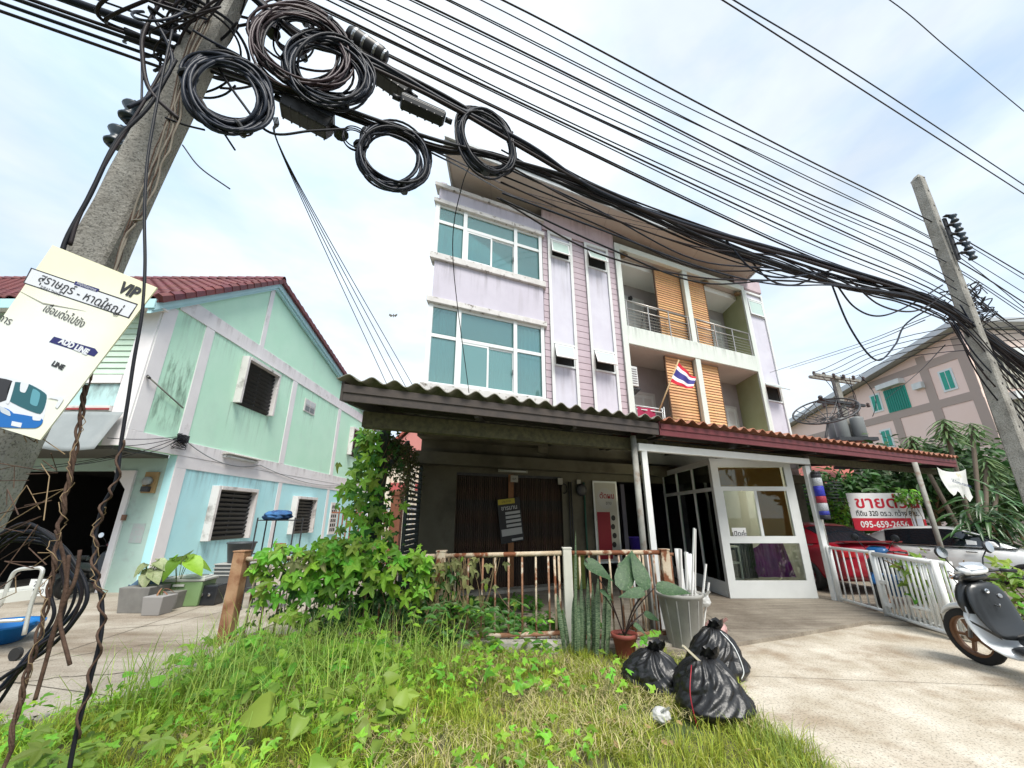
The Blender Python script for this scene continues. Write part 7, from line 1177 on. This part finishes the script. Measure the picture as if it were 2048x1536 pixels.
# climber on the canopy post
pv = thing('post_vine', 'leafy vine climbing the dark canopy post', 'vine', (-2.02, 6.25, 0)); N0 = 0
for k in range(210):
    z = random.uniform(.85, 2.92); w = .10 + .12 * max(0, 1 - abs(z - 1.6) / 1.2); a = random.uniform(0, 6.28); p = Vector((-2.08 - .12 * (z > 1.9) + random.gauss(0, w * .9), 6.22 - abs(random.gauss(0, .12)), z)); leaf(pv, random.choice((SL5, SL5b, SL3)), LEAFG if random.random() < .72 else (LEAFD if random.random() < .6 else LEAFY), p, Vector((random.gauss(-.2, .5), -1, .35 + random.gauss(0, .3))), Vector((random.gauss(0, .5), -.2, -1)), random.uniform(.09, .165))
for k in range(5): part('vine_stem', MB().tube([(-2.02 + .09 * math.cos(i * .6 + k), 6.28 + .09 * math.sin(i * .6 + k), .1 + i * .14) for i in range(20)], .008, 5), DRYST, pv)
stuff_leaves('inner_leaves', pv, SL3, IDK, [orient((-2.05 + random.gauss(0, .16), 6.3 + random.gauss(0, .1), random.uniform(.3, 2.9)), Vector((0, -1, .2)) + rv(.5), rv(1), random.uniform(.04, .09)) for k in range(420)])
hv = thing('hanging_vine', 'thin dried vine trailing from the canopy side rafter', 'vine', (-1.95, 7.4, 2.4)); mats_ = []
for k in range(70):
    y = random.uniform(6.5, 8.1); p0 = Vector((-1.98 + random.gauss(0, .06), y, 2.9)); l = random.uniform(.3, 1.3) * (.4 + .6 * (y - 6.5) / 1.6); q = spline([p0, p0 + Vector((random.gauss(0, .08), 0, -l * .5)), p0 + Vector((random.gauss(0, .14), random.gauss(0, .1), -l))], 4); part('tendril', MB().tube(q, .004, 4), DRYST, hv)
    for p in q[1:]: mats_ += [orient(p + rv(.04), rv(1), Vector((0, 0, -1)) + rv(.4), random.uniform(.03, .06)) for _ in range(3)]
stuff_leaves('small_leaves', hv, SL3, island('olive_leaf_mass', (.07, .085, .025)), mats_)
# ground cover behind the fence
mats_ = []
for k in range(1900):
    x, y = random.uniform(-3.0, 1.3), random.uniform(6.3, 8.4)
    d = ((x - .1) / .95) ** 2 + ((y - 7.35) / .38) ** 2
    if d < 1 or (x > .5 and y > 7.3): continue
    mats_.append(orient((x, y, .06 + random.uniform(.02, .20)), Vector((0, -.25, 1)) + rv(.3), rv(1), random.uniform(.05, .11)))
o = stuff_leaves('ground_creeper', None, SL5, island('creeper_mass', (.05, .15, .015)), mats_); tagit(o, 'low green creeper covering the forecourt behind the rusty fence', 'ground cover', kind='stuff')
# ------------------------------------------------------------------ grass
def in_verge(x, y):
    xl = np.interp(y, [p[1] for p in AL[::-1]] if AL[0][1] > AL[-1][1] else [p[1] for p in AL], [p[0] for p in AL[::-1]] if AL[0][1] > AL[-1][1] else [p[0] for p in AL]); gy = [p[1] for p in GR]; gx_ = [p[0] for p in GR]; xr = np.interp(y, gy, gx_); return (x > xl + .10) & (x < xr + .06)
def grass(name, n, region, hlen, width, lean, colour, label, flat=False, mask=None, rough=.5, tr=.4, amt=.42, tuft=0):
    x = rng.uniform(region[0], region[1], n); y = rng.uniform(region[2], region[3], n); az = rng.uniform(0, 2 * np.pi, n); tall = np.ones(n)
    if tuft:
        nt_ = max(1, n // tuft); tx, ty = rng.uniform(region[0], region[1], nt_), rng.uniform(region[2], region[3], nt_); th_ = rng.uniform(.45, 1.25, nt_); ti = rng.integers(0, nt_, n); g1, g2 = rng.normal(0, .045, n), rng.normal(0, .045, n); x, y = tx[ti] + g1, ty[ti] + g2; az = np.arctan2(g2, g1) + rng.normal(0, .6, n); tall = th_[ti]
    k = in_verge(x, y)
    if mask is not None: k &= mask(x, y)
    x, y, a, tall = x[k], y[k], az[k], tall[k]; n = len(x); L_ = rng.uniform(hlen[0], hlen[1], n) * tall; le = rng.uniform(lean[0], lean[1], n); w = rng.uniform(width[0], width[1], n); dx, dy = np.cos(a), np.sin(a); sx, sy = -dy, dx
    z0 = rng.uniform(.0, .05, n) if flat else np.full(n, -.03); V_ = np.zeros((n, 7, 3)); ts = [0, .38, .72]
    for i, t_ in enumerate(ts):
        if flat: px = dx * L_ * t_; py = dy * L_ * t_; pz = z0 + .04 * np.sin(t_ * 3.1) + t_ * rng.uniform(-.02, .05, n)
        else: ph = le * t_; px = dx * L_ * t_ * np.sin(ph); py = dy * L_ * t_ * np.sin(ph); pz = z0 + L_ * t_ * np.cos(ph)
        ww = w * (1, .85, .55)[i]
        V_[:, 2 * i, 0] = x + px - sx * ww; V_[:, 2 * i, 1] = y + py - sy * ww; V_[:, 2 * i, 2] = pz; V_[:, 2 * i + 1, 0] = x + px + sx * ww; V_[:, 2 * i + 1, 1] = y + py + sy * ww; V_[:, 2 * i + 1, 2] = pz
    if flat: V_[:, 6, 0] = x + dx * L_; V_[:, 6, 1] = y + dy * L_; V_[:, 6, 2] = z0 + rng.uniform(.0, .05, n)
    else: ph = le * 1.15; V_[:, 6, 0] = x + dx * L_ * np.sin(ph); V_[:, 6, 1] = y + dy * L_ * np.sin(ph); V_[:, 6, 2] = z0 + L_ * np.cos(ph)
    me = bpy.data.meshes.new(name); me.vertices.add(n * 7); me.vertices.foreach_set('co', V_.reshape(-1)); b = np.arange(n)[:, None] * 7; tri = np.array([0, 1, 2, 1, 3, 2, 2, 3, 4, 3, 5, 4, 4, 5, 6]); li = (b + tri[None, :]).reshape(-1)
    me.loops.add(len(li)); me.loops.foreach_set('vertex_index', li); me.polygons.add(n * 5); me.polygons.foreach_set('loop_start', np.arange(n * 5) * 3); me.polygons.foreach_set('loop_total', np.full(n * 5, 3)); me.update(calc_edges=True)
    o = put(name, me, mat(name + '_blade', colour, rough, island=amt, translucent=tr)); tagit(o, label, 'grass', kind='stuff'); return o
nz = lambda x, y, s, p: np.sin(x * s + p) * np.cos(y * s * 1.3 + p * 2) + .5 * np.sin((x + y) * s * 2.1 + p)
grass('short_grass', 76000, (-4.6, 2.6, 1.5, 6.05), (.06, .19), (.0022, .0042), (.1, 1.3), (.36, .42, .06), 'short yellow green grass covering the verge', tuft=38)
grass('lush_grass', 13000, (-4.6, .2, 1.6, 6.0), (.10, .32), (.003, .0065), (.3, 1.75), (.31, .50, .045), 'longer lush green grass on the alley side of the verge', tuft=46, mask=lambda x, y: (x < -.5 + .5 * nz(x, y, 1.6, 1)) )
grass('tall_sedge', 1500, (-3.7, -.3, 4.0, 5.9), (.45, .85), (.003, .006), (.25, 1.5), (.32, .46, .09), 'tall arching sedge in front of the overgrown fence', mask=lambda x, y: x < -1.0 + .5 * nz(x, y, 2.2, .4))
grass('straw', 12000, (-2.6, 2.1, 1.6, 5.7), (.08, .24), (.0018, .0038), (0, 1), (.46, .41, .20), 'cut yellow straw lying on the verge', flat=True, mask=lambda x, y: (nz(x, y, 1.9, 2.3) + .9 * np.exp(-((x - .1) / 1.1) ** 2 - ((y - 4.3) / 1.3) ** 2) > .25), tr=.2, amt=.35)
grass('straw_loose', 5200, (-2.2, 2.1, 1.6, 5.6), (.08, .22), (.0016, .003), (.7, 1.55), (.40, .39, .15), 'loose dry blades standing out of the cut grass', mask=lambda x, y: nz(x, y, 2.1, .9) > -.2, tr=.25)
grass('edge_grass', 5200, (1.3, 2.75, 1.6, 4.6), (.10, .26), (.0022, .004), (.1, 1.2), (.23, .31, .06), 'grass tufts fringing the concrete apron', mask=lambda x, y: x > np.interp(y, [p[1] for p in GR], [p[0] for p in GR]) - .35)
ms_ = []
for k in range(2600):
    x, y = random.uniform(-4.3, .6), random.uniform(1.9, 5.95)
    if not in_verge(np.array([x]), np.array([y]))[0] or nz(x, y, 2.3, 1.7) < -.15 - .5 * (x < -1): continue
    ms_.append(orient((x, y, random.uniform(.04, .22)), Vector((0, -.3, 1)) + rv(.35), rv(1), random.uniform(.025, .075)))
tagit(stuff_leaves('low_weeds', None, SL3, island('low_weed_mass', (.19, .38, .03), .5, .4, .35), ms_), 'low small leaved weeds mixed into the grass of the verge', 'weeds', kind='stuff')
ms_ = [orient((random.uniform(-2.5, 1.9), random.uniform(1.9, 5.3), random.uniform(.02, .10)), Vector((0, 0, 1)) + rv(.4), rv(1), random.uniform(.03, .07)) for k in range(420)]
tagit(stuff_leaves('dead_leaves', None, OVAL, island('dead_leaf_mass', (.30, .22, .10), .7, .4, .15), [m for m in ms_ if in_verge(np.array([m[0][3]]), np.array([m[1][3]]))[0]]), 'dead brown leaves scattered over the verge', 'leaf litter', kind='stuff')
# broad leaved weeds on the verge
for i, (cx_, cy_, n, s, lab, me, m) in enumerate(((-2.4, 4.4, 60, .11, 'broad leaved weed patch in the lush grass near the alley kerb', HEART, LEAFG), (-1.3, 3.7, 45, .12, 'pale green weed patch with large leaves amid the sedge', HEART, LEAFY), (-.3, 4.7, 40, .09, 'lobed leaf weed patch below the cream fence post', SL3, LEAFG), (-2.9, 3.1, 50, .11, 'weed patch beside the hanging black cables', SL5, LEAFY), (.9, 4.5, 24, .07, 'small green weed in the straw before the flower pot', SL3, LEAFG), (-3.1, 5.4, 50, .13, 'star leaved seedlings at the rust brown corner post', SL5, LEAFG), (-1.9, 5.2, 50, .13, 'leafy shoots sprawling below the overgrown fence', SL5b, LEAFG), (-1.0, 2.6, 26, .08, 'low clover like weed in the near grass', SL3, LEAFY))):
    t = thing('weed', lab, 'weed', (cx_, cy_, 0), 'broad leaved weeds on the verge'); part('stem', MB().tube([(cx_, cy_, 0), (cx_ + .02, cy_, .12), (cx_ + .06, cy_ - .02, .22)], .005, 5), STEM, t)
    for k in range(n): leaf(t, me, m, (cx_ + random.gauss(0, .36), cy_ + random.gauss(0, .26), random.uniform(.08, .30)), Vector((0, -.45, 1)) + rv(.3), rv(1), s * random.uniform(.6, 1.25))
leaf(thing('fallen_leaf', 'one very large lime green leaf lying in the grass', 'leaf', onY(515, 1435, 3.6)), HEART, LEAFY, onY(545, 1415, 3.62), (0, -.75, .6), (-1, -.1, -.3), .26)
t = thing('lime_leaf', 'bright lime leaf standing in the straw in mid verge', 'leaf', onY(810, 1400, 4.0)); leaf(t, SL3, LEAFY, onY(810, 1385, 4.0), (0, -.8, .5), (.2, 0, -1), .17); part('stem', MB().tube([onY(810, 1385, 4.0), onY(815, 1430, 4.02)], .005, 5), STEM, t)
# ------------------------------------------------------------------ snake plants and alocasia
SNK = mat('mottled_snake_leaf', (.035, .075, .035), .45, (.16, .21, .12), 22, stretch=(1, 1, 5), lo=.42, hi=.58); sp = thing('snake_plant', 'clump of upright mottled snake plants at the flaking white post', 'plant', (1.05, 5.85, 0))
for i, (px, top) in enumerate(((1152, 1060), (1163, 1148), (1176, 1155), (1186, 1165), (1197, 1150), (1205, 1172), (1192, 1185), (1170, 1190), (1158, 1200), (1148, 1190), (1128, 1188), (1140, 1215), (1213, 1140), (1178, 1205))):
    Y = 5.78 + .05 * (i % 4); b = onY(px + random.uniform(-4, 4), 1295, Y); b.z = 0; tp = onY(px + (-14 if px < 1145 else (0 if px < 1200 else 8)), top, Y); h = (tp - b).length; n = 8; q = MB(); lean = tp - b; wv_ = random.uniform(.022, .034); ang_ = random.uniform(-.5, .5); sx = Vector((math.cos(ang_), math.sin(ang_) * .6, 0))
    prof = [.7, .85, .95, 1, 1, .9, .6, .02]
    q.grid(lambda a, j: b + lean * (j / (n - 1)) + sx * (wv_ * prof[j] * (a - 1)) + Vector((0, .012 * abs(a - 1) - .02 * math.sin(j * .8), 0)), 3, n); part('leaf', q, SNK, sp, smooth=True)
ALO = mat('alocasia_leaf', (.03, .08, .028), .38, (.06, .13, .045), 9, translucent=.15, spec=.4, c3=(.15, .22, .11), s3=14, lo3=.6, hi3=.66, bump=.4, bscale=18); pc = onZ(1258, 1322); pc.y += .14
ap = thing('potted_alocasia', 'potted elephant ear plant with mottled arrow leaves in a red pot', 'plant', (pc.x, pc.y, 0)); vess([(.10, 0), (.105, .01), (.145, .21), (.16, .215), (.165, .26), (.15, .265), (.135, .22), (.10, .03), (.001, .03)], (pc.x, pc.y, 0), mat('red_brown_pot', (.20, .045, .032), .6, (.24, .06, .045), 6), ap, 'pot'); vess([(.14, .22), (.001, .235)], (pc.x, pc.y, 0), SOIL, ap, 'soil')
ARW = leafmesh('arrow_leaf', [(.02, -.26), (.16, -.20), (.235, -.02), (.245, .18), (.20, .40), (.13, .62), (.06, .82), (0, 1.0)], .22, -.10); PST = mat('purple_brown_stalk', (.035, .02, .018), .5)
for px, py, tx, ty_, s, dy in ((1170, 1118, 1222, 1160, .42, -.1), (1240, 1180, 1275, 1090, .46, 0), (1290, 1180, 1275, 1098, .40, -.06), (1312, 1172, 1378, 1185, .48, -.12), (1290, 1182, 1242, 1190, .34, -.16), (1235, 1130, 1290, 1150, .34, .1), (1200, 1180, 1228, 1195, .28, -.05), (1268, 1245, 1290, 1268, .24, -.14), (1288, 1225, 1320, 1240, .30, .06)):
    Y = pc.y + dy; a, b = onY(px, py, Y), onY(tx, ty_, Y - .05); part('stalk', MB().tube(spline([(pc.x, pc.y, .22), (pc.x * .6 + a.x * .4, Y * .5 + pc.y * .5, .22 + (a.z - .22) * .55), a], 5), .008, 6), PST, ap, smooth=True); d = (b - a); leaf(ap, ARW, ALO, a + d * .22, Vector((.1, -1, .55)) + rv(.12), d, d.length * .86)
for k in range(5): a = onY(1270 + 12 * k, 1285 - 4 * k, pc.y - .1); leaf(ap, SL3, LEAFG, a, (0, -.7, .7), rv(1), .09)
# ------------------------------------------------------------------ right hand shrubs
def bush(label, c, n, r, me, m, size, name='shrub', stems=7, up=.4):
    t = thing(name, label, 'shrub', (c[0], c[1], 0)); c = Vector(c)
    for k in range(stems): part('stem', MB().tube(spline([(c.x + random.gauss(0, .08), c.y, 0), (c.x + random.gauss(0, r[0] * .5), c.y + random.gauss(0, .1), c.z * .7), (c.x + random.gauss(0, r[0] * .7), c.y, c.z + r[2] * .6)], 4), .009, 5), DRYST, t)
    for k in range(n):
        d = rv(1).normalized() * random.uniform(.45, 1); p = c + Vector((d.x * r[0], d.y * r[1], d.z * r[2])); leaf(t, me, m if random.random() < .8 else LEAFG, p, Vector((d.x * .5, -.6 + d.y * .3, .8)) + rv(.3), d + Vector((0, 0, -.3)), size * random.uniform(.7, 1.2))
    return t
q = onY(1905, 1150, 6.6); bush('yellow green shrub between the white gate and the white sedan', (q.x, 7.0, .72), 90, (.42, .25, .42), SL3, LEAFY, .14); bush('yellow green shrub behind the scooter handlebar', (7.5, 6.35, .62), 130, (.62, .3, .50), SL3, LEAFY, .13); bush('low leafy weed beside the pointed pole', (6.9, 6.2, .35), 60, (.4, .2, .3), HEART, LEAFG, .12)
q = onY(1800, 1000, 14.8); bush('green creeper overhanging the right end of the sale banner', (q.x + .42, 14.8, q.z + .12), 90, (.62, .2, .30), SL3, LEAFG, .15); q = onY(1690, 1020, 14.8); bush('green creeper at the left end of the sale banner', (q.x - .22, 14.75, q.z - .05), 80, (.26, .25, .75), SL3, LEAFG, .15)
def tree(label, x, y, h, r, m, n=2600, size=.22, trunk=None, group=None):
    t = thing('tree', label, 'tree', (x, y, 0), group); tk = trunk or DRYST; part('trunk', MB().tube(spline([(x, y, 0), (x + .1, y, h * .35), (x - .05, y, h * .7)], 5), [.16 * h / 5 * (1 - i * .06) for i in range(11)], 9), tk, t, smooth=True)
    cs = []
    for k in range(9): a = k * 2.4; c = Vector((x + r * .55 * math.cos(a) * random.uniform(.4, 1.1), y + r * .55 * math.sin(a) * random.uniform(.4, 1.1), h * random.uniform(.55, .95))); cs.append((c, r * random.uniform(.38, .6))); part('limb', MB().tube([(x, y, h * .4), (x * .5 + c.x * .5, y * .5 + c.y * .5, h * .5 + .1), c], [.07, .05, .02], 6), tk, t)
    ms = []
    for k in range(n): c, rr = random.choice(cs); d = rv(1).normalized() * rr * random.uniform(.35, 1.05); ms.append(orient(c + d, d.normalized() + rv(.5) + Vector((0, 0, .4)), rv(1), size * random.uniform(.6, 1.3)))
    stuff_leaves('crown', t, OVAL, m, ms); return t
for k_, (x_, y_) in enumerate(((-14, -15), (-3, -17), (13, -15), (21, -14))): tree(('round street tree across the road opposite the mint house', 'tall street tree across the road opposite the alley', 'street tree across the road opposite the glass booth', 'broad street tree across the road opposite the carport')[k_], x_, y_, 6.5 + k_ % 2, 3.8, ITR, 1500, .6)
tree('dark leafy tree behind the carport and the white sedan', 17.5, 17.5, 4.2, 3.0, ITR, 2600, .34); tree('dense shrub like tree behind the sale banner', 13.5, 17.5, 3.0, 2.2, IDK, 2000, .3); tree('broad dark tree at the foot of the pink apartment block', 23, 20, 3.8, 3.4, IDK, 2600, .4); tree('small tree at the far end of the alley', -3.2, 30, 6.0, 2.6, ITR, 1800, .4); tree('tree far behind the brown alley gate', -6.5, 34, 7.0, 3.0, ITR, 1800, .45); tree('low tree right of the neighbour house', 21, 26, 5.0, 3.2, ITR, 1800, .42); tree('dark tree next to the white sedan bonnet', 19, 12.5, 3.2, 2.6, IDK, 2400, .34)
# dracaenas with strap leaf rosettes
DRAC = mat('dracaena_leaf', (.10, .19, .065), .4, (.17, .25, .11), 3, rnd=.3, translucent=.25, spec=.5); DY = 13.6
dt = thing('dracaena', 'tall dracaena tree with several spiky leaf rosettes behind the carport', 'tree', (onY(1905, 900, DY).x, DY, 0)); base = Vector((onY(1905, 960, DY).x, DY, 0))
for px, py, s, n in ((1820, 872, .60, 50), (1885, 838, .64, 60), (1940, 846, .56, 50), (1968, 915, .62, 56), (1990, 970, .5, 26)):
    c = onY(px, py, DY + random.uniform(-.5, .5)); part('branch', MB().tube(spline([base, base.lerp(c, .5) + Vector((0, 0, -.2)), c + Vector((0, 0, -.15))], 5), .06, 8), mat('dracaena_bark', (.16, .13, .10), .9), dt, smooth=True)
    for k in range(n):
        el = math.asin(min(1, max(-.75, random.uniform(-.55, .99)))); az = k * 2.4; d = Vector((math.cos(az) * math.cos(el), math.sin(az) * math.cos(el), math.sin(el))); leaf(dt, STRAP2, DRAC, c + Vector((0, 0, -.012 * k)), Vector((0, 0, 1)) + d * .3, d, s * random.uniform(.75, 1.1))
lb = thing('palm_shrub', 'dark green shrub with long drooping leaves beside the pointed pole', 'shrub', (12.6, 10.8, 0))
for k in range(190):
    c = onY(random.gauss(1985, 36), random.gauss(1045, 30), 11.2 + random.uniform(-.5, .5)); c.z = max(c.z, .2); az = random.uniform(0, 6.28); leaf(lb, STRAP, mat('glossy_dark_leaf', (.045, .11, .03), .35, rnd=.4, translucent=.15, spec=.5), c, (0, -.3, 1), (math.cos(az), math.sin(az) - .4, .15), random.uniform(.45, .75))
for k in range(5): part('stem', MB().tube([(12.6 + .2 * k, 10.9, 0), (12.4 + .35 * k, 11, 1.6)], .03, 6), DRYST, lb)
# ------------------------------------------------------------------ end of the alley
t = thing('alley_gate', 'rust brown bar gate closing the alley end', 'gate', onY(775, 1090, 13)); c = onY(790, 1050, 13.0); part('post', MB().box(c.x - .16, c.x + .16, 12.9, 13.2, 0, onY(790, 990, 13).z), mat('brown_gate_paint', (.23, .085, .045), .7, (.28, .11, .06), 5), t)
for k in range(12): x = c.x - .35 - k * .13; part('bar', MB().tube([(x, 13.05, .1), (x, 13.05, 1.9 + .0 * k)], .022, 6), MATS['brown_gate_paint'], t)
for z in (.3, 1.75): part('rail', MB().tube([(c.x - 2.0, 13.05, z), (c.x, 13.05, z)], .025, 6), MATS['brown_gate_paint'], t)
for k in range(3): part('post_cap', MB().box(c.x - .2, c.x + .2, 12.86, 13.24, onY(790, 990, 13).z + .04 * k, onY(790, 990, 13).z + .04 * k + .035), MATS['brown_gate_paint'], t)
t = thing('gable_house', 'cream house with pink gable and red roof far down the alley', 'house', (-5.2, 24, 0)); part('wall', MB().box(-7.5, -3.6, 23, 27, 0, 4.6), mat('cream_wall', (.66, .60, .50), .8), t); part('gable', MB().prism([(-7.6, 22.8, 4.6), (-3.5, 22.8, 4.6), (-5.55, 22.8, 6.6)], (0, .2, 0)), mat('pink_gable', (.55, .22, .20), .8), t); part('roof', MB().prism([(-7.9, 22.6, 4.5), (-5.55, 22.6, 6.8), (-3.2, 22.6, 4.5), (-3.2, 22.6, 4.65), (-5.55, 22.6, 6.98), (-7.9, 22.6, 4.65)], (0, 5, 0)), MATS['red_roof_sheet'], t)
for k in range(3): part('column', MB().tube([(-6.9 + 1.4 * k, 22.7, 0), (-6.9 + 1.4 * k, 22.7, 4.5)], .16, 10), MATS['cream_wall'], t)
part('red_band', MB().box(-7.6, -3.5, 22.86, 22.99, 3.0, 3.4), mat('red_band', (.45, .10, .10), .7), t); part('yellow_finial', MB().lathe([(.05, 0), (.2, .15), (.08, .35), (.12, .5), (.001, .9)], (-5.55, 22.7, 6.9), 10), mat('yellow_finial', (.6, .42, .05), .6), t)
t = pipe_fence('alley_fence', 'pale slim bar fence behind the brown gate post', (-4.6, 15.2, 0), (-2.4, 15.2, 0), 1.9, 1.9, 18, mat('pale_blue_grey_bar', (.50, .50, .55), .6), (1, 1), .03, .016, .08)
